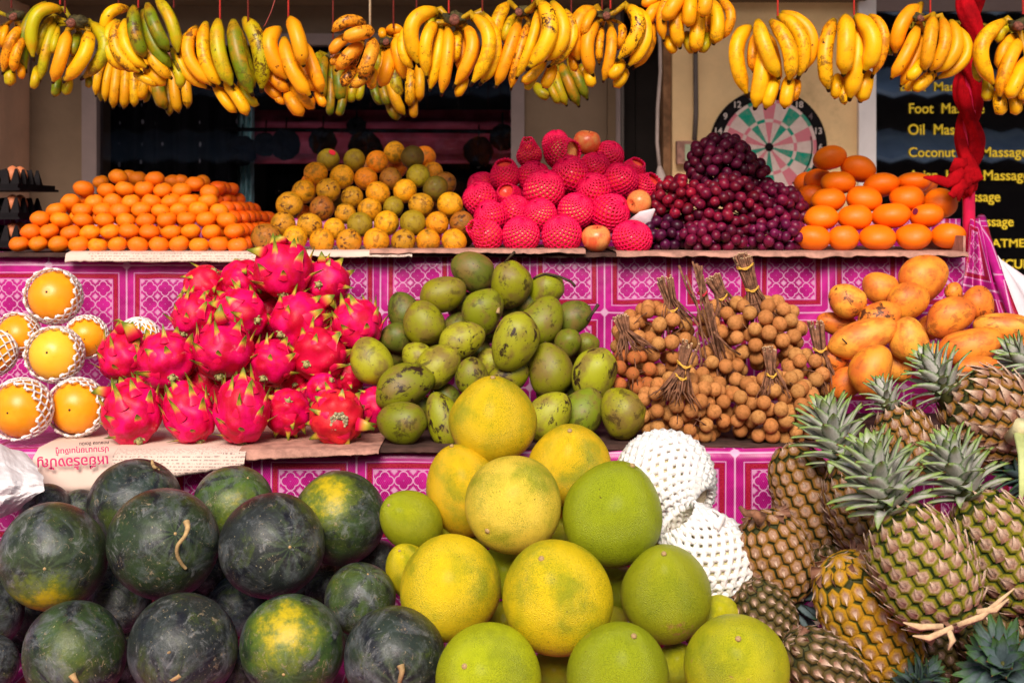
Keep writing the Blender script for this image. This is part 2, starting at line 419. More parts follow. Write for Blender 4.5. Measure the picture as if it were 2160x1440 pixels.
M_['redpaint'] = plain('magenta_painted_pole', (0.55, 0.01, 0.06), 0.3, 0.15, 20, 0.05)
M_['whitesheet'] = plain('white_plastic_sheet', (0.72, 0.62, 0.66), 0.5, 0.1, 10, 0.2)
M_['paper'] = plain('white_wrapping_paper', (0.72, 0.67, 0.68), 1.0, 0.04, 12, 0.15)
M_['egg'] = plain('brown_egg', (0.55, 0.17, 0.07), 0.5, 0.15, 30, 0.05)
M_['sticker'] = plain('red_sticker', (0.75, 0.03, 0.05), 0.4, 0.1, 30, 0)
M_['dsticker'] = plain('purple_sticker', (0.16, 0.01, 0.05), 0.4, 0.1, 30, 0)

def mk_vinyl():
    m = NM('magenta_vinyl')
    uv = m.n('UVMap').outputs[0]
    s = m.n('SeparateXYZ', {0: uv})
    def cell(a):   # distance to the nearest cell edge, 0 .. 0.5
        f = m.math('FRACT', a)
        return m.math('SUBTRACT', 0.5, m.math('ABSOLUTE', m.math('SUBTRACT', f, 0.5)))
    ex, ey = cell(s.outputs[0]), cell(s.outputs[1])
    e = m.math('MINIMUM', ex, ey)
    def line(d, c, w):  # 1 inside |d-c|<w
        return m.ramp(m.math('ABSOLUTE', m.math('SUBTRACT', d, c)), w, w * 0.45)
    # quatrefoil lattice
    K = 5.0
    fx = m.math('ABSOLUTE', m.math('SUBTRACT', m.math('FRACT', m.math('MULTIPLY', s.outputs[0], K)), 0.5))
    fy = m.math('ABSOLUTE', m.math('SUBTRACT', m.math('FRACT', m.math('MULTIPLY', s.outputs[1], K)), 0.5))
    a, b = m.math('MAXIMUM', fx, fy), m.math('MINIMUM', fx, fy)
    da = m.math('SUBTRACT', a, 0.235)
    dist = m.math('SUBTRACT', m.math('SQRT', m.math('ADD', m.math('MULTIPLY', da, da), m.math('MULTIPLY', b, b))), 0.245)
    quat = line(dist, 0.0, 0.042)
    star = m.ramp(m.math('ADD', m.math('SUBTRACT', 0.5, fx), m.math('SUBTRACT', 0.5, fy)), 0.26, 0.12)
    inside = m.ramp(e, 0.185, 0.19)
    wn_ = m.noise(uv, 3, 3)
    wx = m.math('SINE', m.math('MULTIPLY', s.outputs[0], 2 * PI * 46))
    wy = m.math('SINE', m.math('MULTIPLY', s.outputs[1], 2 * PI * 26))
    weave = m.math('MULTIPLY', wx, wy)
    purple = m.mix(m.ramp(weave, -0.3, 0.3), (0.42, 0.008, 0.17), (0.21, 0.004, 0.10))
    c = m.mix(m.ramp(wn_, 0.35, 0.7), purple, m.mix(0.6, purple, (0.62, 0.02, 0.30)))
    band = m.math('MULTIPLY', m.ramp(e, 0.112, 0.116), m.ramp(e, 0.168, 0.164))
    gl = m.ramp(m.noise(uv, 90, 2), 0.45, 0.6)
    c = m.mix(band, c, m.mix(gl, (0.24, 0.002, 0.02), (0.42, 0.02, 0.05)))
    W = (0.62, 0.34, 0.50)
    fade = m.ramp(m.noise(uv, 2.1, 4, 0.6), 0.30, 0.42)
    lat = m.math('MULTIPLY', m.math('MULTIPLY', m.math('MAXIMUM', quat, star), inside), fade)
    c = m.mix(m.math('MULTIPLY', lat, 0.8), c, W)
    # longer white lines: cell border (double), outer and inner frame
    for d, w in ((0.0, 0.014), (0.098, 0.007), (0.182, 0.006)):
        c = m.mix(m.math('MULTIPLY', line(e, d, w), 0.85), c, W)
    # crossing rosette
    c = m.mix(m.ramp(m.math('ADD', ex, ey), 0.075, 0.05), c, W)
    bx = m.noise(m.n('TexCoord').outputs['Object'], 9, 3, 0.5, 0.6)
    n1 = m.bump(bx, 0.35, 0.02)
    m.bump(weave, 0.12, 0.001, n1)
    return m.fin(c, 0.34, 0.5, 0.25)
M_['vinyl'] = mk_vinyl()
def mk_news():
    m = NM('newspaper')
    uv = m.n('UVMap').outputs[0]
    s = m.n('SeparateXYZ', {0: uv})
    lines = m.ramp(m.math('SINE', m.math('MULTIPLY', s.outputs[1], 2 * PI * 190)), 0.0, 0.5)
    words = m.ramp(m.noise(m.n('VectorMath', {0: uv, 1: (260, 190, 1)}, operation='MULTIPLY').outputs[0], 1, 2), 0.45, 0.55)
    block = m.ramp(m.noise(uv, 5, 0), 0.49, 0.51)
    ink = m.math('MULTIPLY', m.math('MULTIPLY', lines, words), m.math('MULTIPLY', block, 0.6))
    c = m.mix(ink, m.mix(m.ramp(m.noise(uv, 9, 4), 0.35, 0.65), (0.66, 0.48, 0.40), (0.74, 0.55, 0.46)), (0.10, 0.06, 0.07))
    m.bump(m.noise(uv, 14, 4, 0.6, 0.5), 0.3, 0.01)
    return m.fin(c, 0.85, 0.2)
M_['news'] = mk_news()
def mk_glass(name, rough, col, spec):
    m = NM(name)
    m.t.nodes.remove(m.b)
    g = m.n('BsdfGlossy', {'Color': (*col, 1), 'Roughness': rough})
    tr = m.n('BsdfTransparent', {'Color': (0.75, 0.75, 0.78, 1)})
    fr = m.n('Fresnel', {'IOR': 1.5})
    mx = m.n('MixShader', {0: m.math('MULTIPLY', fr, spec), 1: tr.outputs[0], 2: g.outputs[0]})
    m.t.links.new(mx.outputs[0], m.out.inputs[0])
    return m.m
M_['glass'] = mk_glass('window_glass', 0.02, (1, 1, 1), 0.5)
M_['glass_sign'] = mk_glass('shop_window_glass', 0.015, (1, 1, 1), 6.0)
def mk_dotted():
    m = NM('dark_dotted_fabric')
    tc = m.n('TexCoord').outputs['Object']
    vo = m.n('TexVoronoi', {'Vector': tc, 'Scale': 13.0, 'Randomness': 0.25})
    f = m.ramp(vo.outputs['Distance'], 0.16, 0.10)
    return m.fin(m.mix(f, (0.012, 0.011, 0.013), (0.5, 0.46, 0.48)), 0.9, 0.1)
M_['dotted'] = mk_dotted()
M_['teal'] = plain('teal_curtain', (0.42, 0.66, 0.66), 0.8, 0.6, 15, 0.1)
M_['pinkfab'] = plain('rose_fabric', (0.90, 0.13, 0.20), 0.8, 0.5, 6, 0.2)
M_['blackfab'] = plain('black_fabric', (0.006, 0.005, 0.007), 0.9, 0.3, 30, 0.4)
# ================================================================== THE SETTING
def slab(name, a, mat, kind='structure', label=None, cat=None):
    V, Fc = box(*a)
    o = obj(name, mesh(name, V, Fc, mat, False))
    return tag(o, label, cat, None, kind)
def X(px, Y): return (px - 1080) / F * Y
def Zp(py, Y): return ZC + (YH - py) / F * Y
GY = 5.3
slab('road', (-40, 40, -14, -1.2, -0.14, 0.0), M_['road'])
slab('ground', (-60, 60, -60, 40, -1.2, -0.145), M_['road'])
slab('pavement', (-40, 40, -1.2, 9.5, -0.14, 0.008), M_['pavement'])
# far side of the street: what the shop window mirrors
t = slab('shop_row', (-14, 14, -12.6, -10.5, 0.0, 5.2), M_['darkroom'], 'structure')
for i, (z, d) in enumerate(((3.05, 1.2), (2.15, 1.0), (4.2, 1.2))):
    V, Fc = [], []
    n = 220
    for k in range(n + 1):
        x = -13 + 26 * k / n
        h = 0.035 * math.sin(k * PI / 2)
        V += [(x, -10.5, z + 0.42 + h), (x, -10.5 + d, z + h), (x, -10.5, z + 0.36 + h), (x, -10.5 + d, z - 0.06 + h)]
    for k in range(n):
        a, b = 4 * k, 4 * k + 4
        Fc += [(a, a + 1, b + 1, b), (a + 2, b + 2, b + 3, a + 3), (a + 1, a + 3, b + 3, b + 1)]
    tag(obj('corrugated_awning', mesh('awn', V, Fc, plain('blue_grey_sheet', (0.75, 0.80, 0.92), 0.6, 0.2, 2, 0.0), False)), '%s of the three blue-grey corrugated awnings across the street' % ('middle one', 'lowest', 'highest')[i], 'awning', 'awnings across the street')
# shop front wall, built round its openings
wallY = (GY, GY + 0.16)
slab('wall', (X(-900, GY), X(62, GY), GY - 0.32, GY + 0.16, 0, 3.6), M_['wall_pink'])
slab('wall', (X(62, GY) + .002, X(208, GY), *wallY, 0, 3.6), M_['wall_dark'])
slab('wall', (X(208, GY), X(1290, GY), *wallY, Zp(72, GY), 3.6), M_['wall_dark'])
slab('wall', (X(208, GY), X(1098, GY), *wallY, 0, 0.5), M_['wall_dark'])
slab('wall', (X(1098, GY), X(1290, GY), *wallY, 0, Zp(72, GY) - .002), M_['wall_dark'])
slab('wall', (X(1290, GY), X(1412, GY), *wallY, 2.75, 3.6), M_['wall_dark'])
slab('pillar', (X(1412, GY), X(1806, GY), GY - 0.1, GY + 0.16, 0, 3.6), M_['wall'])
slab('wall', (X(1806, GY), X(3200, GY), *wallY, 2.75, 3.6), M_['wall_dark'])
slab('wall', (X(1806, GY), X(3200, GY), *wallY, 0, 0.45), M_['wall_dark'])
# the beam just under the awning
slab('beam', (X(-900, GY), X(1806, GY), GY - 0.2, GY - 0.01, Zp(14, GY), 2.35), M_['roof'])
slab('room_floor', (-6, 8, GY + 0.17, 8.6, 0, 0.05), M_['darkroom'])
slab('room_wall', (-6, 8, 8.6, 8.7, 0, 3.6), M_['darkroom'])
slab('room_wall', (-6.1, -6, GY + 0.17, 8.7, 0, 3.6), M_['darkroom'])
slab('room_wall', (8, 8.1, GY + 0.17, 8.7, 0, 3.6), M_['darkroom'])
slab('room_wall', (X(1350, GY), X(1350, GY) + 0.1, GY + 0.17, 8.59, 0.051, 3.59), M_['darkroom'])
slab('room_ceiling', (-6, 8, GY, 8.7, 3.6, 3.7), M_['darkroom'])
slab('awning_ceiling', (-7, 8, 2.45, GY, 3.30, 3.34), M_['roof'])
# left window
w = empty('shop_window', (X(640, GY), GY, 0.5))
tag(w, 'wide dark shop window with a mauve frame behind the mandarins', 'window')
def bar(name, a, mat, root):
    return wpart(name, mesh(name, *box(*a), mat, False), root)
fz0, fz1 = 0.5, Zp(72, GY)
bar('frame', (X(208, GY), X(1106, GY), GY - 0.03, GY + 0.05, Zp(97, GY), fz1 - .002), M_['frame'], w)
bar('frame', (X(1078, GY), X(1106, GY), GY - 0.032, GY + 0.048, fz0, Zp(97, GY) - .002), M_['frame'], w)
bar('frame', (X(178, GY), X(209, GY), GY - 0.034, GY + 0.048, fz0, fz1 - .004), M_['frame'], w)
bar('frame', (X(209, GY) + .002, X(1077, GY), GY - 0.028, GY + 0.046, fz0 + .002, fz0 + 0.05), M_['frame'], w)
bar('pane', (X(208, GY), X(1080, GY), GY + 0.01, GY + 0.016, fz0 + 0.05, Zp(97, GY)), M_['glass'], w)
def curtain(name, x0, x1, y0, y1, Y, mat, folds, depth, label, cat, horiz=False):
    V, uv, Fc = [], [], []
    nx, nz = 70, 14
    for j in range(nz + 1):
        for i in range(nx + 1):
            u, q = i / nx, j / nz
            a = (q if horiz else u) * folds * 2 * PI
            dy = depth * (math.sin(a) + 0.4 * math.sin(2.3 * a + 1 + q * 2)) + 0.01 * noise3((u * 5, q * 5, folds))
            V.append((X(x0 + (x1 - x0) * u, Y), Y + dy, Zp(y0 + (y1 - y0) * q, Y)))
    for j in range(nz):
        for i in range(nx):
            a = j * (nx + 1) + i
            Fc.append((a, a + 1, a + nx + 2, a + nx + 1))
    return tag(obj(name, mesh(name, V, Fc, mat)), label, cat)
curtain('dotted_curtain', 150, 500, 60, 900, 5.55, M_['dotted'], 7, 0.03, 'black curtain with pale dots hanging left inside the window', 'curtain')
curtain('teal_curtain', 488, 536, 200, 640, 5.62, M_['teal'], 4, 0.02, 'pale teal curtain strip hanging beside the dotted curtain', 'curtain')
curtain('dotted_curtain', 545, 1120, 60, 232, 5.60, M_['dotted'], 3, 0.02, 'dark dotted cloth folded along the top of the window', 'cloth', True)
curtain('rose_cloth', 530, 1120, 228, 345, 5.75, M_['pinkfab'], 2.3, 0.03, 'dusky rose cloth hanging in folds behind the dark rod', 'cloth', True)
curtain('dark_cloth', 560, 1130, 335, 620, 5.85, M_['dotted'], 3, 0.03, 'black dotted cloth below the rose cloth in the window', 'cloth')
V, Fc = tube([P(468, 273, 5.5), P(800, 276, 5.5), P(1078, 278, 5.5)], 0.008, 8)
tag(obj('clothes_rod', mesh('rod', V, Fc, M_['black'])), 'thin black rod across the inside of the window', 'rod')
def pompon(px, py, r, label):
    b = MB()
    R = rad(r, 5.48)
    for k in range(11):
        a = 2 * PI * k / 11
        q = R * (0.55 + 0.12 * random.random())
        c = Vector((math.cos(a) * q, -0.02 * random.random(), math.sin(a) * q))
        pr = [(0, 1)] + [(math.sin(PI * j / 6), math.cos(PI * j / 6)) for j in range(1, 6)] + [(0, -1)]
        V, Fc = lathe(pr, 8)
        b.add([Vector(v) * R * 0.5 + c for v in V], Fc)
    V, Fc = lathe([(0, 1), (.7, .7), (1, 0), (.7, -.7), (0, -1)], 10)
    b.add([Vector((v[0], v[1] * 0.6, v[2])) * R * 0.7 for v in V], Fc)
    b.tube([(0, 0, R * 0.8), (0, 0.02, R * 0.8 + 0.06)], 0.003, 4)
    o = obj('black_rosette', b.mesh('rosette', M_['blackfab'], True), None, Matrix.Translation(P(px, py, 5.48)))
    tag(o, label, 'fabric flower', 'black fabric rosettes hanging in the window')
for (px, py, r), lb in zip(((510, 318, 30), (560, 305, 24), (603, 305, 30), (681, 300, 28), (752, 268, 19), (770, 315, 34), (1010, 320, 30), (1060, 290, 26)),
        ('black rosette at the left end of the rod, over the teal curtain', 'small black rosette second from the left on the rod', 'large black rosette third from the left under the rod',
         'black rosette just above the stickered green orange', 'round black rosette sitting on top of the rod', 'wide black rosette behind the top oranges',
         'black rosette low beside the mauve window frame', 'black rosette highest by the right window frame')):
    pompon(px, py, r, lb)
# door opening right of the window
w = empty('doorway', (X(1340, GY), GY, 0))
tag(w, 'dark open doorway between the brown wall and the beige pillar', 'doorway')
bar('frame', (X(1280, GY), X(1297, GY), GY - 0.05, GY - 0.002, 0.01, 2.4), M_['roof'], w)
bar('frame', (X(1297, GY) + .001, X(1307, GY), GY - 0.04, GY + 0.1, 0.01, 2.4), M_['frame'], w)
bar('frame', (X(1309, GY) + .001, X(1316, GY), GY + 0.0, GY + 0.12, 0.01, 2.4), M_['cable_dark'], w)
bar('dark_recess_panel', (X(1322, GY), X(1420, GY), GY + 0.2, GY + 0.24, 0.02, 2.6), M_['darkroom'], w)  # dark panel standing in for the darkness of the recess
bar('jamb', (X(1395, GY), X(1411, GY), GY - 0.07, GY + 0.1, 0.01, 2.75), M_['wood'], w)
# right window with the price list
w = empty('sign_window', (X(2100, GY), GY, 0.45))
tag(w, 'dark shop window on the right with yellow massage lettering', 'window')
wy = GY - 0.06
bar('frame', (X(1802, wy), X(1838, wy), wy - 0.07, wy + 0.05, 0.3, 2.9), M_['frame_white'], w)
bar('pane', (X(1838, wy), X(3000, wy), wy, wy + 0.008, 0.45, Zp(25, wy)), M_['glass_sign'], w)
bar('frame', (X(1838, wy) + .001, X(3000, wy), wy - 0.01, wy + 0.05, Zp(25, wy) + .001, 2.9), M_['frame'], w)
bar('backing', (X(1836, GY), X(3000, GY), GY + 0.10, GY + 0.12, 0.45, 2.8), M_['darkroom'], w)  # near-black sheet standing in for the unlit room behind the glass
FONT_Y = wy - 0.004
def text(s, px, py, hpx, Y, mat, root, name='lettering', align_x='LEFT', rot=0.0, xs=1.0, bold=0.0, flat=None, spacing=1.0):
    cu = bpy.data.curves.new(name, 'FONT')
    cu.body = s
    cu.size = rad(hpx, Y) / 0.70
    cu.align_x = align_x
    cu.offset = bold * cu.size
    cu.extrude = 0.0004
    cu.space_character = spacing
    cu.materials.append(mat)
    tmp = bpy.data.objects.new('text_source', cu)
    COL.objects.link(tmp)
    dg = bpy.context.evaluated_depsgraph_get()
    me = bpy.data.meshes.new_from_object(tmp.evaluated_get(dg))
    bpy.data.objects.remove(tmp)
    bpy.data.curves.remove(cu)
    o = bpy.data.objects.new(name, me)
    COL.objects.link(o)
    M = Matrix.Translation(P(px, py, Y)) @ Matrix.Rotation(PI / 2, 4, 'X') @ Matrix.Rotation(rot, 4, 'Z') @ SC(xs, 1, 1)
    if flat is not None:
        M = flat @ SC(xs, 1, 1)
    o.matrix_basis = M
    if root is not None:
        o.parent = root
        o.matrix_parent_inverse = root.matrix_basis.inverted()
    return o
YT = M_['yellow_text']
for s, x, y, h, xs in (('Aroma on', 1902, 59, 22, 0.98), ('Massage', 2038, 66, 24, 1.15), ('Back  Massage', 1898, 192, 19, 1.06), ('Foot  Massage', 1916, 239, 21, 0.93), ('Oil  Massage', 1915, 284, 22, 0.93),
        ('Coconut', 1916, 331, 20, 0.97), ('Oil', 2022, 331, 20, 0.97), ('Massage', 2069, 331, 21, 1.0), ('Asian  Head', 1918, 378, 19, 1.02), ('Massage', 2073, 380, 21, 1.0), ('Massage', 2018, 425, 21, 0.93),
        ('Massage', 2046, 477, 20, 0.98), ('TREATMENT', 2046, 521, 17, 1.12), ('MANICURE', 2052, 566, 19, 1.0)):
    text(s, x, y, h, FONT_Y, YT, w, xs=xs, bold=0.012)
# dartboard
def dartboard():
    Y = GY - 0.14
    c = P(1620, 311, Y)
    root = empty('dartboard', c)
    tag(root, 'worn round dartboard with pink and green segments on the beige pillar', 'dartboard')
    k = Y / F
    pr = [(0, 0.02), (118 * k, 0.02), (123 * k, 0.012), (123 * k, -0.02), (0, -0.02)]
    V, Fc = lathe(pr, 72)
    R = Matrix.Rotation(PI / 2, 4, 'X')
    wear = (0.10, 0.07, 0.075)
    def wm(name, col):
        m = NM(name); tc = m.n('TexCoord').outputs['Object']
        s = m.ramp(m.noise(tc, 230, 3, 0.7), 0.56, 0.66)
        r = m.n('VectorMath', {0: tc}, operation='LENGTH').outputs['Value']
        c_ = m.mix(m.math('MULTIPLY', s, m.ramp(r, 0.14, 0.03)), col, wear)
        c_ = m.mix(m.math('MULTIPLY', m.ramp(m.noise(tc, 30, 5, 0.7), 0.4, 0.75), 0.4), c_, (0.45, 0.27, 0.24))
        return m.fin(c_, 0.8, 0.2)
    body = wpart('board', mesh('board', [c + R @ Vector(v) for v in V], Fc, M_['black'], False), root)
    mats = [wm('board_cream', (0.66, 0.50, 0.46)), wm('board_pink', (0.62, 0.17, 0.22)), wm('board_green', (0.005, 0.26, 0.17)), M_['black']]
    front = -0.0215
    rings = [(9, 52), (52, 59), (59, 93), (93, 100)]
    for j, (r0, r1) in enumerate(rings):
        for i in range(20):
            a0, a1 = (i - 0.5) * PI / 10, (i + 0.5) * PI / 10
            V = []
            for s in range(5):
                a = a0 + (a1 - a0) * s / 4
                for r in (r0, r1):
                    V.append((math.sin(a) * r * k, 0, math.cos(a) * r * k))
            n = len(V)
            V += [(x, 0.0013, z) for x, y, z in V]
            Fc = [(2 * s, 2 * s + 1, 2 * s + 3, 2 * s + 2) for s in range(4)] + [(n + 2 * s, n + 2 * s + 2, n + 2 * s + 3, n + 2 * s + 1) for s in range(4)]
            Fc += [(2 * s + o2, 2 * s + 2 + o2, n + 2 * s + 2 + o2, n + 2 * s + o2) for s in range(4) for o2 in (0, 1)]
            colr = 1 if (i // 2) % 2 == 0 else 2
            if i % 2 == 0: mi = (colr, 0)[j % 2]
            else: mi = (0, 1 if ((i + 1) // 2) % 2 else 2)[j % 2]
            obj('segment', mesh('segment', V, Fc, mats[mi], False), root, Matrix.Translation((0, front, 0)))
    V, Fc = lathe([(0, 0.026), (9 * k, 0.024), (9.4 * k, 0.0), (0, 0.0)], 20)
    wpart('bullseye', mesh('bull', [c + R @ Vector(v) for v in V], Fc, M_['black'], True), root)
    wt = plain('white_numbers', (0.62, 0.50, 0.46), 0.8, 0.1, 20, 0)
    fd = plain('faded_number', (0.14, 0.09, 0.10), 0.8, 0.1, 20, 0)
    for i, s in enumerate((20, 1, 18, 4, 13, 6, 10, 15, 2, 17, 3, 19, 7, 16, 8, 11, 14, 9, 12, 5)):
        a = i * PI / 10
        text(str(s), 1620 + 111 * math.sin(a), 311 - 111 * math.cos(a) + 6, 13, Y - 0.022, fd if s == 4 else wt, root, 'number', 'CENTER', 0, 1.0, 0.02)
    pts = [c + Vector((math.sin(a) * 90 * k, -0.026, math.cos(a) * 90 * k)) for a in [PI * (0.42 + 0.05 * q) for q in range(9)]]
    V, Fc = tube(pts, 0.0022, 5)
    wpart('wire', mesh('wire', V, Fc, M_['black']), root)
dartboard()
def cable(name, pts, Y, r, mat, label, cat='cable'):
    V, Fc = tube([P(x, y, Y) for x, y in pts], r, 8)
    return tag(obj(name, mesh(name, V, Fc, mat)), label, cat)
cable('hanging_cable', [(1370, -40), (1385, 30), (1392, 90), (1393, 150), (1387, 230), (1386, 300), (1391, 352)], GY - 0.35, 0.006, M_['cable'], 'pale cable hanging free beside the beige pillar, ending in a socket')
cable('wall_cable', [(1466, -30), (1467, 120), (1468, 240), (1465, 296)], GY - 0.112, 0.009, M_['cable_dark'], 'grey cable running down the beige pillar to the socket box')
s = empty('cable_socket', P(1393, 368, GY - 0.35)); tag(s, 'small pale socket hanging at the end of the free cable', 'socket')
V, Fc = tube([P(1391, 350, GY - .35), P(1392, 360, GY - .35), P(1394, 378, GY - .35), P(1395, 386, GY - .35)], [0.006, 0.012, 0.02, 0.018], 10)
wpart('body', mesh('socket', V, Fc, M_['cable']), s)
V, Fc = tube([P(1395, 386, GY - .35), P(1397, 402, GY - .35)], 0.006, 6); wpart('prong', mesh('prong', V, Fc, M_['frame_white']), s)
s = empty('socket_box', P(1450, 320, GY - 0.12)); tag(s, 'square electrical box on the pillar left of the dartboard', 'socket box')
Y = GY - 0.102
bar('box', (X(1425, Y), X(1474, Y), Y - 0.05, Y, Zp(347, Y), Zp(299, Y)), M_['card_light'], s)
bar('plate', (X(1441, Y), X(1471, Y), Y - 0.058, Y - 0.051, Zp(340, Y), Zp(306, Y)), plain('pale_green_plate', (0.38, 0.42, 0.28), 0.6), s)
bar('switch', (X(1452, Y), X(1460, Y), Y - 0.064, Y - 0.0585, Zp(326, Y), Zp(314, Y)), M_['black'], s)

# ================================================================== THE STALL
Y1, Y2, Y3 = 2.60, 3.05, 3.66          # front edges of the middle and the top shelf, back of the top shelf
Z0, Z1, Z2 = ZC - 0.745, ZC - 0.431, ZC - 0.0925
XL, XR = -1.75, 1.45
st = empty('market_stall', (0, 2.6, 0)); tag(st, 'three-step wooden fruit stall under the magenta vinyl cloths', 'market stall')
bar('shelf', (XL, XR, 1.75, Y1 - .01, Z0 - 0.03, Z0 - 0.004), M_['wood'], st)
bar('shelf', (XL, XR, Y1 + .004, Y2 + .3, Z1 - 0.03, Z1 - 0.004), M_['wood'], st)
bar('shelf', (XL, X(2050, Y2), Y2 + .004, Y3, Z2 - 0.03, Z2 - 0.004), M_['wood'], st)
for x in (XL + .05, -0.6, 0.4, XR - .1):
    for y, z in ((1.8, Z0 - .031), (Y1 - .1, Z0 - .031), (Y2 + .2, Z1 - .031), (Y3 - .08, Z2 - .031)):
        bar('leg', (x, x + .05, y, y + .05, 0.009, z), M_['wood'], st)
bar('riser', (XL, XR, Y1 + .012, Y1 + .025, Z0 - .002, Z1 - .032), M_['wood'], st)
bar('riser', (XL, X(2050, Y2), Y2 + .012, Y2 + .025, Z1 - .002, Z2 - .032), M_['wood'], st)
def sheet(name, path, x0, x1, mat, label, u0, v0, cw, cat='tablecloth', nx=90, wr=0.0065, thick=0.0015, sag=0.0, seed=0, skirt=None):
    """a cloth swept along x over the (y, z) path"""
    pts = [path[0]]
    for a, b in zip(path, path[1:]):
        n = max(2, int(math.hypot(b[0] - a[0], b[1] - a[1]) / 0.022))
        pts += [(a[0] + (b[0] - a[0]) * k / n, a[1] + (b[1] - a[1]) * k / n) for k in range(1, n + 1)]
    L = [0]
    for a, b in zip(pts, pts[1:]): L.append(L[-1] + math.hypot(b[0] - a[0], b[1] - a[1]))
    V, Fc, uv = [], [], []
    for i in range(nx + 1):
        x = x0 + (x1 - x0) * i / nx
        for j, (y, z) in enumerate(pts):
            d = wr * (noise3((x * 7, L[j] * 5, seed)) + 0.5 * noise3((x * 22, L[j] * 9, seed + 3)))
            V.append((x, y - abs(d) * 1.6, z + (abs(d) * 0.6)))
            uv.append(((x - u0) / cw, (z - v0 - (y - path[0][0]) * 0.0) / cw if abs(path[0][0] - path[-1][0]) < 1e-6 else (L[j] + v0) / cw))
    m = len(pts)
    for i in range(nx):
        for j in range(m - 1):
            a = i * m + j
            Fc.append((a, a + m, a + m + 1, a + 1))
    o = obj(name, mesh(name, V, Fc, mat, uv=uv))
    return tag(o, label, cat)
CW = 0.163
# upper front: two overlapping cloths
def vcloth(x0, x1, Yf, ztop, zbot, u_px, v_px, cw, label, back, seed):
    u0 = X(u_px, Yf)
    zref = Zp(v_px, Yf)
    # path from the back of the shelf, over the edge and down; v measured from zref
    path = [(back, ztop), (Yf, ztop), (Yf, zbot)]
    L = (back - Yf) + (ztop - zref)
    return sheet('vinyl_tablecloth', path, x0, x1, M_['vinyl'], label, u0, -L, cw, seed=seed)
vcloth(XL, X(505, Y2), Y2 - .012, Z2 + .001, Z1 + .004, 103, 560, CW * 1.02, 'magenta vinyl cloth covering the left of the top step, behind the netted orange fruit', Y3, 1)
vcloth(X(470, Y2), X(2048, Y2), Y2 - .006, Z2 - .002, Z1 + .003, 1275, 660, CW * 0.98, 'magenta lattice-pattern vinyl cloth on the top step behind the mangoes and longans', Y3, 2)
vcloth(XL, XR, Y1 - .012, Z1 + .001, Z0 + .004, 553, 955, 0.172, 'magenta vinyl cloth hanging down behind the watermelons and pomelos', Y2 - .03, 5)
sheet('vinyl_tablecloth', [(Y1 - .03, Z0 + .004), (1.75, Z0 + .004)], XL, XR, M_['vinyl'], 'purple vinyl cloth lying under the watermelons at the bottom', X(553, Y1), 0.0, 0.172, seed=8)
# raised back rim of the top shelf, wrapped in the same cloth
for a, b, lb in ((XL, X(1000, Y3), 'magenta cloth rim at the back of the top shelf, behind the mandarins'), (X(1000, Y3) + .002, X(2068, 3.5), 'magenta cloth rim at the back of the top shelf, behind the tangerines')):
    sheet('back_rim', [(Y3, Z2 + .004), (Y3 - .004, Z2 + .078), (Y3 + .03, Z2 + .078), (Y3 + .034, Z2)], a, b, M_['vinyl'], lb, 0, 0, CW, cat='cloth rim', seed=9)
# cardboard and newspaper under the fruit
def ragged(name, x0, x1, Yf, Yb, z, drop, mat, label, cat, seed, thick=0.002, out=0.02, nx=60, uvk=1.0, droop=0.012, px=True):
    """a sheet lying on a shelf whose front hangs down a little; drop = function of px or number"""
    V, Fc, uv = [], [], []
    nj = 9
    for side in (0, 1):
        for i in range(nx + 1):
            q = i / nx
            xp = x0 + (x1 - x0) * q
            d = (drop(xp) if callable(drop) else drop) + droop * 0.35 * noise3((xp * 0.02, seed, 1)) + droop * 0.2 * noise3((xp * 0.09, seed, 5))
            x = X(xp, Yf)
            for j in range(nj):
                s = j / (nj - 1)
                if s < 0.4:
                    y, zz = Yb + (Yf - Yb) * (s / 0.4), z
                    l = (Yb - Yf) * (s / 0.4)
                else:
                    k = (s - 0.4) / 0.6
                    y, zz = Yf - out * math.sin(k * PI / 2) - 0.003 * noise3((xp * 0.03, k * 2, seed)), z - d * k
                    l = (Yb - Yf) + d * k
                V.append((x, y - side * thick * (1 if s >= .4 else 0), zz + thick * (1 - side)))
                uv.append((x * uvk, -l * uvk))
    n1 = (nx + 1) * nj
    for i in range(nx):
        for j in range(nj - 1):
            a = i * nj + j
            Fc.append((a, a + nj, a + nj + 1, a + 1))
            Fc.append((n1 + a, n1 + a + 1, n1 + a + nj + 1, n1 + a + nj))
        a = i * nj + nj - 1
        Fc.append((a, a + nj, n1 + a + nj, n1 + a))
    return tag(obj(name, mesh(name, V, Fc, mat, uv=uv)), label, cat)
Yt = Y2 - 0.03
ragged('cardboard_sheet', -30, 560, Yt, Y3 - .03, Z2 + .004, 0.004, M_['card'], 'dark cardboard sheet under the small mandarins', 'cardboard', 3, 0.004, 0.003, droop=.004)
ragged('cardboard_sheet', 565, 1000, Yt, Y3 - .03, Z2 + .004, 0.004, M_['card'], 'dark cardboard sheet under the mottled oranges', 'cardboard', 4, 0.004, 0.003, droop=.004)
ragged('cardboard_sheet', 1004, 1440, Yt, Y3 - .03, Z2 + .004, 0.005, M_['card'], 'cardboard sheet under the netted apples', 'cardboard', 5, 0.004, 0.003, droop=.006)
ragged('cardboard_sheet', 1445, 1705, Yt - .004, Y3 - .03, Z2 + .004, 0.006, M_['card'], 'cardboard sheet with a curled edge under the grapes', 'cardboard', 6, 0.004, 0.004, droop=.012)
ragged('cardboard_sheet', 1700, 2034, Yt - .01, Y3 - .03, Z2 + .005, 0.006, M_['card'], 'cardboard tray bottom under the large tangerines', 'cardboard', 7, 0.005, 0.003, droop=.004)
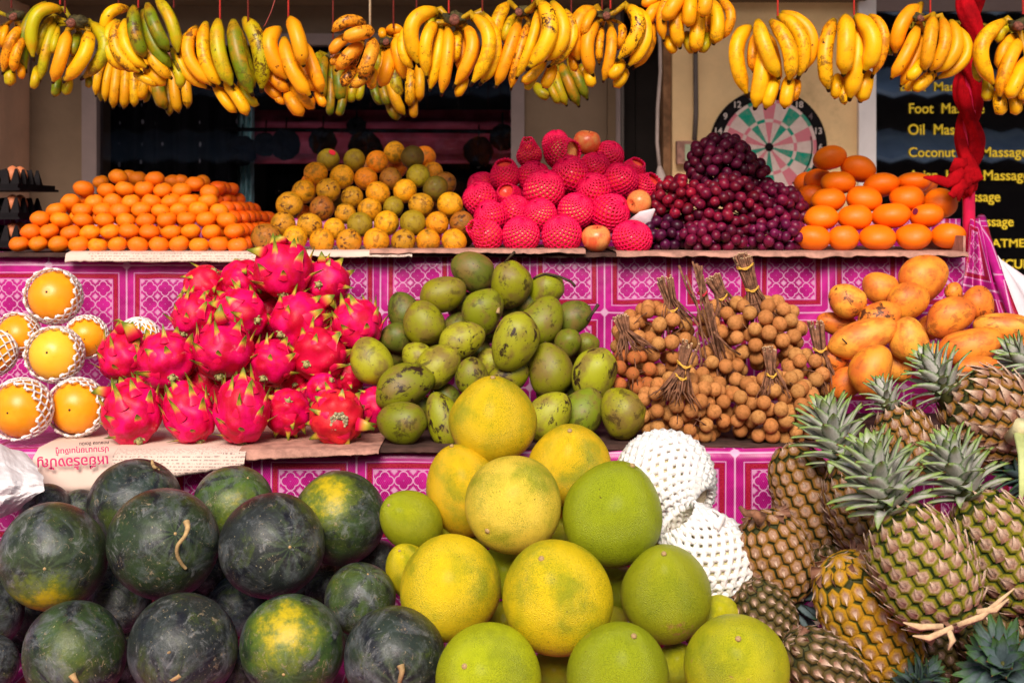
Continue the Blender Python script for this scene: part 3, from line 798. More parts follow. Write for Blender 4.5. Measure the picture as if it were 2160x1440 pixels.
ragged('newspaper_strip', 140, 640, Yt - .008, Y3 - .2, Z2 + .0105, 0.021, M_['news'], 'pale newspaper edge folded over the shelf under the mandarins', 'newspaper', 11, 0.0012, 0.010)
ragged('newspaper_strip', 600, 870, Yt - .012, Y3 - .2, Z2 + .013, 0.013, M_['news'], 'narrow newspaper edge over the shelf under the mottled oranges', 'newspaper', 12, 0.0012, 0.010)
ragged('newspaper_strip', 780, 1235, Yt - .015, Y3 - .2, Z2 + .016, 0.008, M_['card_light'], 'thin pinkish card strip along the shelf under the apples', 'card strip', 13, 0.0012, 0.008)
ragged('newspaper_strip', 1300, 2040, Yt - .018, Y3 - .2, Z2 + .0108, 0.010, M_['card_light'], 'pinkish cardboard edge running under the grapes and tangerines', 'card strip', 14, 0.0015, 0.008, droop=.02)
V, Fc = box(X(2028, Yt), X(2033, Yt), Yt - .012, Yt + .4, Z2 + .01, Z2 + .045)
tag(obj('tray_side', mesh('tray_side', V, Fc, M_['card_light'], False)), 'upright cardboard tray edge right of the last tangerine', 'cardboard')
Ym = Y1 - 0.035
ragged('cardboard_sheet', 330, 760, Ym + .006, Y2 - .03, Z1 + .004, 0.006, M_['card'], 'dark cardboard under the dragon fruit', 'cardboard', 21, 0.003, 0.003, droop=.006)
ragged('cardboard_sheet', 770, 1100, Ym + .006, Y2 - .03, Z1 + .004, 0.004, M_['card'], 'dark cardboard under the left half of the green mangoes', 'cardboard', 22, 0.003, 0.003, droop=.006)
ragged('cardboard_sheet', 1105, 1475, Ym + .022, Y2 - .03, Z1 + .0045, 0.003, M_['card'], 'brown cardboard edge under the right-hand green mangoes', 'cardboard', 23, 0.003, 0.002, droop=.003)
ragged('cardboard_sheet', 1480, 2300, Ym + .045, Y2 - .03, Z1 + .004, 0.0015, M_['card'], 'dark cardboard under the longans and yellow mangoes', 'cardboard', 24, 0.003, 0.002, droop=.002)
ragged('newspaper', 72, 246, Ym - .012, Y2 - .08, Z1 + .006, lambda x: 0.078 - 0.010 * (x - 72) / 170, M_['news'], 'newspaper with big upside-down pink Thai headline hanging over the shelf', 'newspaper', 31, 0.001, 0.028, uvk=0.001)
ragged('newspaper', 240, 520, Ym - .014, Y2 - .08, Z1 + .0075, lambda x: 0.062 - 0.036 * (x - 240) / 280, M_['news'], 'newspaper page with small print hanging under the dragon fruit', 'newspaper', 32, 0.001, 0.022)
ragged('newspaper', 505, 800, Ym - .01, Y2 - .08, Z1 + .0085, lambda x: 0.020 - 0.012 * (x - 505) / 280, M_['card_light'], 'thin paper edge under the dragon fruit with the dry crown', 'newspaper', 33, 0.001, 0.012)
# upside-down print on the newspaper
news_o = [o for o in COL.objects if o.get('label', '').startswith('newspaper with big')][0]
pinkink = plain('pink_ink', (0.62, 0.03, 0.14), 0.8, 0.1, 20, 0)
blackink = plain('black_ink', (0.04, 0.02, 0.03), 0.8, 0.1, 20, 0)
tilt = Matrix.Rotation(math.radians(90 - 9), 4, 'X')
for s, x, y, h, mt, xs in (('เหยื่อร้องปัญ', 230, 961, 22, pinkink, 1.0), ('ปราบนายทุนเงินกู้', 230, 942, 12, pinkink, 1.0), ('ฅดผมยล อีดเนิน', 230, 930, 7, blackink, 1.0)):
    Yq = Ym - .044
    o = text(s, x, y, h * 0.95, Yq, mt, news_o, 'headline', 'LEFT', PI, xs, 0.012)
    o.matrix_basis = Matrix.Translation(P(x, y, Yq)) @ Matrix.Rotation(PI / 2, 4, 'X') @ Matrix.Rotation(PI + 0.05, 4, 'Z')
# end drape on the right
def drape():
    root = empty('side_drape', P(2050, 480, Y2)); tag(root, 'magenta vinyl cloth draped down the right end of the stall', 'tablecloth')
    L = [(2046, 462, 3.10), (2040, 520, 3.06), (2030, 590, 3.04), (2022, 680, 3.02), (2022, 760, 3.02)]
    Rr = [(2066, 460, 3.16), (2082, 520, 3.05), (2105, 590, 2.98), (2140, 680, 2.92), (2175, 760, 2.9)]
    V, Fc, uv = [], [], []
    n, m = 28, 22
    def ip(A, t):
        f = t * (len(A) - 1); k = min(int(f), len(A) - 2); f -= k
        return P(*[A[k][q] * (1 - f) + A[k + 1][q] * f for q in range(3)])
    for j in range(m + 1):
        a, b = ip(L, j / m), ip(Rr, j / m)
        for i in range(n + 1):
            u = i / n
            p = a.lerp(b, u)
            p.y -= 0.018 * (0.4 + j / m) * math.sin(u * 11) + 0.01 * math.sin(u * 25 + j * .2)
            V.append(p); uv.append((u * 1.15 + .1, -j / m * 1.9 + 0.1 * u))
    for j in range(m):
        for i in range(n):
            a = j * (n + 1) + i
            Fc.append((a, a + 1, a + n + 2, a + n + 1))
    wpart('panel', mesh('drape', V, Fc, M_['vinyl'], uv=uv), root)
    V, Fc = tube([ip(Rr, j / 12) + Vector((0.002, -0.006 + 0.002 * math.sin(j), 0)) for j in range(13)], 0.0105, 10)
    uv = [(v[2] * 9, v[0] * 4) for v in V]
    wpart('rolled_edge', mesh('edge', V, Fc, M_['vinyl'], uv=uv), root)
drape()
V, Fc = [], []
for j in range(13):
    for i in range(9):
        a, b = j / 12, i / 8
        p = P(2085 + 60 * a, 535 + 210 * a, 3.1).lerp(P(2105 + 190 * a, 540 + 150 * a, 3.25), b)
        p.y += 0.03 * math.sin(b * 9 + a * 3)
        V.append(p)
for j in range(12):
    for i in range(8):
        k = j * 9 + i
        Fc.append((k, k + 1, k + 10, k + 9))
tag(obj('plastic_sheet', mesh('sheet', V, Fc, M_['whitesheet'])), 'white plastic sheet hanging behind the right end of the stall', 'plastic sheet')
V, Fc = box(X(2066, 3.2), X(2074, 3.2), 3.2, 3.23, 0.01, Zp(457, 3.2))
tag(obj('wooden_post', mesh('post', V, Fc, M_['wood'], False)), 'short rough wooden post beside the magenta end drape', 'post')
# painted pole and twisted red cloth
PY = 3.12
V, Fc = tube([P(2052, -160, PY), P(2050, 0, PY), P(2045, 200, PY), P(2043, 350, PY), P(2044, 466, PY), P(2044, 1200, PY)], 0.0135, 16)
tag(obj('stall_pole', mesh('pole', V, Fc, M_['redpaint'])), 'slim magenta painted pole at the right end of the stall', 'pole')
def scarf():
    root = empty('red_cloth', P(2040, 380, PY)); tag(root, 'red cloth twisted round the painted pole and knotted near the tangerines', 'cloth')
    for ph in (0, PI):
        pts, rr = [], []
        for k in range(90):
            t = k / 89
            y = -150 + 530 * t
            a = ph + t * 2 * PI * 2.6
            cx = 2050 - 8 * t
            pts.append(P(cx + 13 * math.sin(a), y, PY) + Vector((0, -0.017 * math.cos(a), 0)))
            rr.append(0.0155 * (1 + 0.22 * math.sin(t * 23 + ph)))
        V, Fc = tube(pts, rr, 30)
        V2 = []
        for i, v in enumerate(V):
            k, q = divmod(i, 30)
            c = pts[k]; d = Vector(v) - c
            f = 0.98 + 0.26 * abs(math.sin(q * PI / 30 * 5 + k * 0.06 + 1.5 * noise3((0, k * .07, ph)))) + 0.16 * noise3((q * .5, k * 0.10, ph))
            V2.append(c + d * f)
        wpart('strand', mesh('strand', V2, Fc, M_['redcloth']), root)
    # knot
    pr = [(0, 1)] + [(math.sin(PI * j / 14), math.cos(PI * j / 14)) for j in range(1, 14)] + [(0, -1)]
    V, Fc = lathe(pr, 40)
    c = P(2038, 372, PY - 0.01)
    V2 = []
    for v in V:
        v = Vector(v)
        f = 0.9 + 0.30 * noise3(v * 2.2 + Vector((3, 1, 2))) + 0.22 * abs(math.sin(4 * math.atan2(v.y, v.x) + 5 * v.z + 2 * noise3(v * 2)))
        V2.append(c + Vector((v.x * 0.026, v.y * 0.026, v.z * 0.042)) * f)
    wpart('knot', mesh('knot', V2, Fc, M_['redcloth']), root)
    for pts, r in (([(2030, 358), (2012, 378), (1998, 385), (1975, 378), (1948, 374)], (0.013, 0.016, 0.012, 0.010, 0.002)),
                   ([(2036, 385), (2020, 398), (2008, 412), (2000, 408)], (0.014, 0.013, 0.009, 0.002)),
                   ([(2040, 345), (2018, 345), (2004, 362)], (0.012, 0.014, 0.004)), ([(2030, 380), (2024, 405), (2022, 425)], (0.012, 0.010, 0.003))):
        q = [P(x, y, PY - 0.03 - 0.003 * i) for i, (x, y) in enumerate(pts)]
        V, Fc = tube(q, r, 10, ry=0.5)
        wpart('loose_end', mesh('tail', V, Fc, M_['redcloth']), root)
scarf()
# egg trays at the far left
def egg_trays():
    Y = 3.35
    for k, (zy, nm) in enumerate(((522, 'bottom'), (463, 'middle'), (402, 'top'))):
        zb = Zp(zy, Y)
        root = empty('egg_tray', (X(0, Y), Y, zb)); tag(root, 'black plastic egg tray, %s one of the stack at the left edge' % nm, 'egg tray', 'egg trays stacked by the mandarins')
        x1 = X(44, Y)
        b = MB()
        b.box(x1 - 0.30, x1, Y - .01, Y + 0.28, zb + 0.000, zb + 0.006)
        b.box(x1 - 0.29, x1 - .006, Y - .004, Y + 0.27, zb + 0.006, zb + 0.016)
        p = 0.0235
        for i in range(11):
            for j in range(4):
                cx, cy = x1 - 0.014 - i * p, Y + 0.008 + j * 0.05
                r = 0.0105
                b.add([(cx - r, cy - r, zb + .016), (cx + r, cy - r, zb + .016), (cx + r, cy + r, zb + .016), (cx - r, cy + r, zb + .016), (cx - .003, cy, zb + .052), (cx + .003, cy, zb + .052)],
                      [(0, 1, 5, 4), (2, 3, 4, 5), (1, 2, 5), (3, 0, 4)])
        wpart('tray', b.mesh('tray', M_['black']), root)
        pr = [(0, 1.25)] + [(math.sin(PI * j / 10) * (1 - .08 * math.cos(PI * j / 10)), 1.2 * math.cos(PI * j / 10)) for j in range(1, 10)] + [(0, -1.15)]
        V, Fc = lathe(pr, 16); em = mesh('egg', V, Fc, M_['egg'])
        for i in range(1):
            for j in range(2):
                e = obj('egg', em, None, Matrix.Translation((x1 - 0.03 - i * 0.05, Y + 0.03 + j * 0.05, zb + 0.037)) @ SC(0.0185))
                tag(e, '%s brown egg at the right end of the %s black tray' % (('front', 'rear')[j], nm), 'egg', 'brown eggs in the stacked trays')
egg_trays()
# crumpled white paper
def paper():
    n = 60
    V, Fc = [], []
    from mathutils import noise
    for side in (0,):
        for j in range(n + 1):
            for i in range(n + 1):
                u, v = i / n, j / n
                xl = -130
                xr = 58 + 34 * math.sin(min(1, v * 1.9) * PI * 0.5) - 62 * max(0, v - 0.62) / 0.38 + 7 * noise3((v * 9, 0, 2))
                ytop = 918 + 40 * u * u + 8 * noise3((u * 8, 1, 1))
                y = ytop + (1150 - 70 * u - ytop) * v
                x = xl + (xr - xl) * u
                p = Vector((u * 3.2, v * 3.2, 0.3))
                d = noise.cell_vector(p)
                vd = noise.voronoi(p * 1.1)[0]
                h = 0.026 * (vd[1] - vd[0]) + 0.012 * (noise.voronoi(p * 2.7)[0][0]) + 0.005 * noise.voronoi(p * 6)[0][0]
                Yq = 2.36 - 0.10 * math.sin(PI * min(1, v)) + 0.16 * (1 - v) ** 2 - h
                V.append(P(x, y, Yq))
    for j in range(n):
        for i in range(n):
            a = j * (n + 1) + i
            Fc.append((a, a + n + 1, a + n + 2, a + 1))
    o = obj('crumpled_paper', mesh('paper', V, Fc, M_['paper'], False))
    md = o.modifiers.new('thick', 'SOLIDIFY'); md.thickness = 0.0012
    tag(o, 'crumpled sheet of white paper at the left edge above the watermelons', 'paper')
paper()
# ================================================================== FRUIT MESHES
def sphere_mesh(name, mat, nu=28, nv=16, prof=None, warp=None):
    pr = []
    for j in range(nv + 1):
        th = PI * j / nv
        r, z = math.sin(th), math.cos(th)
        if prof: r, z = prof(th, r, z)
        pr.append((0 if j in (0, nv) else r, z))
    V, Fc = lathe(pr, nu, warp)
    return mesh(name, V, Fc, mat)
def lumpy(seed, a=0.03, s=1.2):
    off = Vector((seed * 7.3, seed * 3.1, seed * 1.7))
    def f(v):
        return v * (1 + a * noise3((v * s + off)) * 1.6)
    return f
def dimple(th, r, z, d=0.16, w=0.35, both=True):
    z -= d * math.exp(-(th / w) ** 2)
    if both: z += 0.5 * d * math.exp(-((PI - th) / w) ** 2)
    return r, z
MS = {}
MS['mandarin'] = [sphere_mesh('mandarin', M_['mandarin'], 22, 14, lambda t, r, z: dimple(t, r, z * (1 - 0.05 * r), 0.14, 0.28), lumpy(i, 0.045, 1.1)) for i in range(4)]
MS['orange'] = [sphere_mesh('orange', M_['orange'], 24, 14, lambda t, r, z: dimple(t, r, z, 0.05, 0.2), lumpy(i + 10, 0.03, 1.0)) for i in range(4)]
MS['tangerine'] = [sphere_mesh('tangerine', M_['tangerine'], 30, 18, lambda t, r, z: dimple(t, r, z, 0.12, 0.26), lumpy(i + 20, 0.04, 1.0)) for i in range(4)]
MS['orange_fruit'] = [sphere_mesh('orange_fruit', M_['orange_fruit'], 40, 24, lambda t, r, z: dimple(t, r, z, 0.03, 0.12), lumpy(i + 30, 0.02, 1.0)) for i in range(3)]
MS['apple'] = [sphere_mesh('apple', M_['apple'], 30, 20, lambda t, r, z: dimple(t, r * (1 + 0.05 * math.cos(t)), z * 0.95, 0.30, 0.34), lumpy(i + 40, 0.03, 1.2)) for i in range(3)]
MS['grape'] = [sphere_mesh('grape', M_['grape'], 14, 10, lambda t, r, z: (r, z * 1.12))]
MS['longan'] = [sphere_mesh('longan', M_['longan'], 18, 12, None, lumpy(i + 60, 0.02, 1.4)) for i in range(2)]
def mango_w(seed, bend, nose):
    l = lumpy(seed, 0.03, 1.1)
    def f(v):
        v = l(v)
        z = v.z
        v.x += bend * (z * z - 0.35) + nose * max(0, -z) ** 2 * 0.35
        k = 1 - 0.10 * z
        if z < -0.55: k *= 1 - 0.30 * ((-z - 0.55) / 0.45) ** 1.5
        v.x *= 1.0; v.y *= 0.94 * k
        v.x = v.x * k
        return v
    return f
MS['green_mango'] = [sphere_mesh('green_mango', M_['green_mango'], 36, 24, None, mango_w(i + 70, 0.05 + 0.04 * i, 0.25)) for i in range(4)]
MS['yellow_mango'] = [sphere_mesh('yellow_mango', M_['yellow_mango'], 36, 24, None, mango_w(i + 80, 0.06 + 0.04 * i, 0.3)) for i in range(4)]
def pom(t, r, z, a):
    if z > 0: r *= 1 - a * z ** 1.6
    z2 = z * (1.0 if z < 0 else 1.0 + 0.10 * a * 5)
    z2 -= 0.03 * math.exp(-(t / 0.12) ** 2)
    return r, z2
MS['pomelo'] = [sphere_mesh('pomelo', M_['pomelo'], 56, 36, (lambda a: (lambda t, r, z: pom(t, r, z, a)))(a), lumpy(i + 90, 0.035, 0.9)) for i, a in enumerate((0.02, 0.10, 0.18, 0.26))]
MS['watermelon'] = [sphere_mesh('watermelon', M_['watermelon'], 64, 40, lambda t, r, z: (r, z * (1 - 0.0) - 0.02 * math.exp(-(t / .1) ** 2)), lumpy(i + 100, 0.025, 0.9)) for i in range(3)]

# ================================================================== DEPTHS: nothing sinks into its neighbour
class Rec: pass
def rec(kind, x, y, rx, ry=None, dz=0.0, **k):
    r = Rec(); r.kind = kind; r.x, r.y, r.rx, r.ry = x, y, rx, ry or rx; r.dz = dz; r.__dict__.update(k)
    return r
def settle(rs, depth, lo, hi, iters=90, tight=0.95, h=None):
    lim = {0.0885: 536, 0.0875: 534, 0.425: 936}.get(h)
    for r in rs:
        if lim and r.y + r.ry > lim: r.y = lim - r.ry
    rays = [Vector(((r.x - 1080) / F, 1, (YH - r.y) / F)) for r in rs]
    rr = [math.sqrt(r.rx * r.ry) / F if not hasattr(r, 'rr') else r.rr / F for r in rs]
    Y = [depth(r) + r.dz for r in rs]
    lock = [getattr(r, 'lock', False) for r in rs]
    n = len(rs)
    for it in range(iters):
        moved = 0
        for i in range(n):
            for j in range(i + 1, n):
                if abs(rs[i].x - rs[j].x) > (rs[i].rx + rs[j].rx + 30) or abs(rs[i].y - rs[j].y) > (rs[i].ry + rs[j].ry + 30): continue
                d = (rays[i] * Y[i] - rays[j] * Y[j]).length
                o = tight * (rr[i] * Y[i] + rr[j] * Y[j]) - d
                if o > 0:
                    b, f = (i, j) if Y[i] >= Y[j] else (j, i)
                    s = min(0.5 * o + 0.0005, 0.01)
                    Y[b] += s * 0.8; Y[f] -= s * 0.5
                    moved += 1
        for i in range(n):
            R = rr[i] * Y[i]
            Y[i] = min(max(Y[i], lo), hi - R)
            if h and rs[i].y + rs[i].ry > 450: Y[i] = min(Y[i], h * F / (rs[i].y + rs[i].ry - 450) )
        if not moved: break
    for r, y_ in zip(rs, Y): r.Y = y_
def build(r, name, cat, label, group, alpha=0.0):
    """one fruit; r.z and r.xd are the pole and side directions, r.s the local scale in pixels"""
    Y = r.Y
    k = Y / F
    s = getattr(r, 's', (r.rx, r.rx, r.ry))
    M = Matrix.Translation(P(r.x, r.y, Y)) @ align(r.z, getattr(r, 'xd', None), getattr(r, 'tw', 0.0)) @ SC(s[0] * k, s[1] * k, s[2] * k)
    ms = MS[r.kind]
    c = r.col
    j = getattr(r, 'jit', 0.08)
    f = 1 + random.uniform(-j, j)
    g = 1 + random.uniform(-j, j)
    col = (min(1, c[0] * f), min(1, c[1] * f * g), c[2] * f, getattr(r, 'a', alpha))
    o = obj(name, ms[getattr(r, 'v', random.randrange(len(ms))) % len(ms)], None, M, col)
    tag(o, label, cat, group)
    r.o = o; r.M = M
    return o
def fill(front, kind, rpx, back, hi, out, step=9, x0=None, maxn=30, cover=0.93, reach=105):
    """more fruit of the kind behind the gaps that the front ones leave"""
    xs = [r.x for r in front]; ys = [r.y for r in front]
    y = min(ys)
    while y < max(ys):
        x = min(xs)
        while x < max(xs):
            if not any(((x - r.x) / r.rx) ** 2 + ((y - r.y) / r.ry) ** 2 < cover ** 2 for r in front) and not any(math.hypot(x - r.x, y - r.y) < rpx * 1.35 for r in out):
                n = [r for r in front if math.hypot(x - r.x, y - r.y) < reach]
                quad = {(r.x > x, r.y > y) for r in n}
                if len(quad) == 4 and len(out) < maxn:
                    r = rec(kind, x, y, rpx, rpx)
                    r.Y = min(hi, min(q.Y for q in n) * 0.35 + max(q.Y for q in n) * 0.65 + back * 0.75)
                    out.append(r)
            x += step
        y += step
def ang_dir(deg, ty=0.0):
    a = math.radians(deg)
    return Vector((math.sin(a), ty, math.cos(a)))
def facing(dx, dy, R):
    """direction from a round fruit's centre to the surface point seen dx, dy pixels from its middle"""
    q = R * R - dx * dx - dy * dy
    return Vector((dx, -math.sqrt(max(q, 0.02 * R * R)), -dy)).normalized()
def surf(r, px, py, out=0.0):
    """world point on the front of fruit r seen at pixel px, py"""
    dx, dy = (px - r.x) / r.rx, (py - r.y) / r.ry
    q = math.sqrt(max(0.02, 1 - dx * dx - dy * dy))
    Yq = r.Y - q * math.sqrt(r.rx * r.ry) * r.Y / F - out
    return P(px, py, Yq)

# ------------------------------------------------------------------ small mandarins
def upish(a=0.35): return Vector((random.uniform(-a, a), random.uniform(-a, a), 1))
MROWS = [(512, [145, 290, 445, 597, 742, 892, 1050, 1207, 1360, 1512, 1660, 1805]), (485, [235, 375, 537, 685, 835, 982, 1135, 1300, 1450, 1605, 1780]),
         (460, [305, 462, 628, 795, 955, 1107, 1265, 1418, 1567, 1725]), (440, [425, 625, 780, 915, 1072, 1220, 1362, 1508, 1665]),
         (421, [535, 718, 858, 993, 1152, 1298, 1430, 1580]), (396, [635, 812, 950, 1095, 1235, 1380, 1590])]
recs = []
for k, (y, xs) in enumerate(MROWS):
    for i, cx in enumerate(xs):
        yy = y + 4 + random.uniform(-2, 2) + (7 if (k, i) == (5, 6) else 0) + (-2 if k == 2 and i == 0 else 0)
        recs.append(rec('mandarin', cx / 3.6, yy, random.uniform(20, 22.5), random.uniform(15.5, 17.5), Y=3.06 + 0.022 * k, lb='%s in the %s row' % (ordinal(i, len(xs)), ('bottom', 'second', 'third', 'fourth', 'fifth', 'sixth')[k]), f=0))
for i, (cx, y) in enumerate(((765, 384), (897, 373), (980, 372), (1045, 377), (1175, 377), (1310, 385), (1375, 382), (1480, 388), (1535, 383))):
    recs.append(rec('mandarin', cx / 3.6, y, 21 if i % 2 or i == 4 else 17, 16 if i % 2 or i == 4 else 14, Y=3.19 + (0.0 if i in (1, 4, 7) else 0.06), lb='%s along the top' % ordinal(i, 9), f=0))
# the right flank, running back
for k, (y, xs) in enumerate(MROWS):
    X0 = X(xs[-1] / 3.6, 3.06 + 0.022 * k)
    Zk = Zp(y, 3.06 + 0.022 * k)
    for j in range(1, 9 - k):
        Yj = 3.06 + 0.022 * k + 0.0475 * j
        q = 1080 + (X0 + random.uniform(-.004, .004) + 0.006 * j) / Yj * F
        yy = YH - (Zk + random.uniform(-.002, .002) - ZC) / Yj * F
        recs.append(rec('mandarin', q, yy, 21 * 3.06 / Yj, 16.3 * 3.06 / Yj, Y=Yj, lb='%s back on the right flank, %s layer up' % (('first', 'second', 'third', 'fourth', 'fifth', 'sixth', 'seventh', 'eighth')[j - 1], ('bottom', 'second', 'third', 'fourth', 'fifth', 'sixth')[k]), f=1))
        if k < 5 and j < 4:   # second column in, seen over the shoulder
            q2 = 1080 + (X0 - 0.046) / Yj * F
            recs.append(rec('mandarin', q2, yy + 1, 21 * 3.06 / Yj, 16.3 * 3.06 / Yj, Y=Yj, lb='%s back in the second file of the right flank, %s layer' % (('first', 'second', 'third')[j - 1], ('bottom', 'second', 'third', 'fourth', 'fifth', 'sixth')[k]), f=2))
# the rank behind the front, closing the gaps
for k, (y, xs) in enumerate(MROWS[:-1]):
    Yk = 3.06 + 0.022 * k + 0.046
    for i in range(len(xs) - 3):
        xm = xs[i] * 0.5 + xs[i + 1] * 0.5
        recs.append(rec('mandarin', 1080 + (X(xm / 3.6, Yk - .046)) / Yk * F, y - 1, 20.5, 16, Y=Yk, lb='deep in the gap right of the %s in the %s row' % (ordinal(i, 99), ('bottom', 'second', 'third', 'fourth', 'fifth')[k]), f=3))
for r in recs:
    r.z = upish(0.22); r.s = (r.rx, r.rx, r.ry * 1.04); r.tw = random.random() * 6
    r.col = random.choice(((0.93, 0.21, 0.002), (0.93, 0.25, 0.003), (0.92, 0.18, 0.002)))
    if r.f in (1,): r.col = (0.90, 0.11, 0.002)
    o = build(r, 'mandarin', 'mandarin', 'small mandarin, %s' % r.lb + (' of the pile' if r.f == 0 else ''), 'small mandarins in the long pyramid')
cal = sphere_mesh('calyx', M_['dark_stem'], 6, 4)
for r in recs:
    if r.f == 0 and random.random() < 0.75:
        obj('calyx', cal, r.o, Matrix.Translation((0, 0, 0.90)) @ SC(0.09, 0.09, 0.05))

# ------------------------------------------------------------------ mottled round oranges
G_, Y_, O_, B_ = (0.34, 0.24, 0.006), (0.86, 0.33, 0.004), (0.88, 0.23, 0.004), (0.40, 0.13, 0.010)
ODAT = [('bottom', [(562, 502, 33, 'B'), (622, 503, 27, 'Y'), (679, 510, 27, 'Y'), (736, 509, 27, 'M'), (794, 511, 28, 'Y'), (851, 509, 27, 'M'), (903, 508, 26, 'Y'), (958, 508, 27, 'Y')]),
        ('second', [(597, 473, 27, 'M'), (653, 475, 27, 'M'), (705, 482, 23, 'Y'), (759, 474, 27, 'G'), (815, 471, 27, 'Y'), (871, 470, 28, 'G'), (922, 471, 25, 'Y'), (974, 470, 26, 'B')]),
        ('third', [(611, 433, 29, 'M'), (679, 440, 27, 'B'), (729, 451, 23, 'M'), (780, 442, 26, 'Y'), (830, 437, 23, 'G'), (888, 432, 27, 'M'), (949, 431, 27, 'Y')]),
        ('fourth', [(641, 404, 26, 'Y'), (693, 401, 26, 'M'), (743, 416, 24, 'M'), (797, 408, 26, 'Y'), (854, 403, 26, 'Y'), (919, 398, 28, 'D')]),
        ('fifth', [(666, 366, 25, 'Y'), (722, 373, 26, 'Y'), (772, 377, 25, 'O'), (824, 377, 24, 'B'), (882, 371, 25, 'G')]),
        ('top', [(692, 337, 24, 'G'), (748, 338, 24, 'G'), (796, 341, 24, 'O'), (832, 322, 24, 'Y'), (870, 332, 25, 'D')])]
OC = {'Y': (Y_, 0.55, 'golden orange'), 'M': ((0.62, 0.26, 0.006), 1.0, 'speckled yellow-green orange'), 'G': (G_, 0.5, 'greenish orange'), 'O': (O_, 0.4, 'clean bright orange'), 'B': (B_, 1.0, 'brown-blotched orange'), 'D': ((0.13, 0.09, 0.006), 0.6, 'dark green orange')}
rs = []
for k, (row, L) in enumerate(ODAT):
    for i, (x, y, r, c) in enumerate(L):
        rs.append(rec('orange', x, y, r, r, col=OC[c][0], a=OC[c][1], D=3.09 + 0.028 * k + (0.05 if (k, i) == (5, 3) else 0), lb='%s, %s in the %s row of its pyramid' % (OC[c][2], ordinal(i, len(L)), row)))
for x, y, r, c, lb in ((896, 331, 24, 'O', 'bright orange peeping out behind the topmost dark green orange'), (913, 363, 22, 'Y', 'golden orange behind the right end of the fifth row'), (938, 387, 25, 'B', 'brownish orange behind the dark green one at the right slope'),
        (838, 354, 22, 'O', 'shaded orange in the gap under the topmost fruit'), (640, 450, 18, 'O', 'small red-orange showing in the gap at the left of the pyramid'), (655, 385, 20, 'O', 'shaded orange behind the left end of the fourth row'),
        (958, 452, 24, 'D', 'dark orange half hidden behind the right end of the third row'), (771, 358, 20, 'B', 'shaded orange behind the fifth row, third gap'), (706, 425, 20, 'D', 'shaded orange behind the gap right of the brown one'),
        (905, 440, 20, 'B', 'shaded orange behind the gap at the right of the third row'), (980, 500, 22, 'D', 'dark orange in shadow beside the first netted apple')):
    rs.append(rec('orange', x, y, r, r, dz=0.055, col=OC[c][0], a=OC[c][1], D=3.14 + (505 - y) * 0.0008, lb=lb))
settle(rs, lambda r: r.D, 3.0, 3.62, h=0.0885)
for r in rs:
    r.z = Vector((random.uniform(-1, 1), random.uniform(-1, 0.3), random.uniform(-.6, 1))); r.s = (r.rx, r.rx, r.rx * random.uniform(.94, 1.0)); r.jit = 0.12
    build(r, 'orange', 'orange', r.lb, 'mottled oranges in the pyramid')
def sticker(r, px, py, sz, mat, name='sticker'):
    c = surf(r, px, py); n = (c - P(r.x, r.y, r.Y)).normalized()
    M = align(n); R0 = (c - P(r.x, r.y, r.Y)).length
    V, Fc = [], []
    for j in range(3):
        for k in range(12):
            a = 2 * PI * k / 12; q = sz * j / 2 * r.Y / F
            d = (P(r.x, r.y, r.Y) + (n * R0 + (M @ Vector((math.cos(a) * q, math.sin(a) * q, 0)))).normalized() * (R0 * 1.02 + .0004))
            V.append(d)
    for j in range(2):
        for k in range(12):
            k2 = (k + 1) % 12
            Fc.append((j * 12 + k, (j + 1) * 12 + k, (j + 1) * 12 + k2, j * 12 + k2))
    wpart(name, mesh(name, V, Fc, mat), r.o)
sticker([r for r in rs if (r.x, r.y) == (692, 337)][0], 701, 321, 8, M_['sticker'])

# ------------------------------------------------------------------ large tangerines at the right
TD = [('bottom', [(1715, 502, 36, 27), (1779, 502, 32, 27), (1851, 501, 37, 27), (1927, 500, 37, 27), (2001, 498, 35, 27)]),
      ('second', [(1732, 459, 35, 26), (1803, 459, 36, 27), (1880, 455, 40, 27), (1955, 455, 35, 25)]),
      ('third', [(1747, 422, 35, 26), (1823, 420, 37, 27), (1913, 417, 36, 25), (1983, 429, 35, 31)]),
      ('fourth', [(1768, 385, 36, 24), (1859, 390, 37, 25), (1927, 386, 36, 20)]), ('top', [(1750, 333, 35, 25), (1810, 356, 37, 26)])]
rs = []
for k, (row, L) in enumerate(TD):
    for i, (x, y, a, b) in enumerate(L):
        rs.append(rec('tangerine', x, y, a, b, D=3.10 + 0.035 * k, lb='large tangerine, %s in the %s row of the right-hand pile' % (ordinal(i, len(L)), row)))
for x, y, a, b, lb in ((1706, 388, 30, 26, 'large tangerine in shadow at the far left behind the fourth row, next to the dartboard'), (1726, 380, 30, 24, 'large tangerine behind the fourth row, second from the dartboard side'), (1712, 414, 28, 24, 'large tangerine deep in shadow behind the left end of the third row'),
                       (1945, 392, 32, 20, 'large tangerine at the back right, under the loose end of the red cloth'), (1690, 450, 24, 24, 'large tangerine behind the grapes at the left edge of the pile')):
    rs.append(rec('tangerine', x, y, a, b, D=3.30, dz=.03, lb=lb, sh=1))
for r in rs: r.rx *= 1.03; r.ry *= 1.04; r.rr = (r.rx + r.ry) / 2
settle(rs, lambda r: r.D, 3.0, 3.64, tight=0.93, h=0.0875)
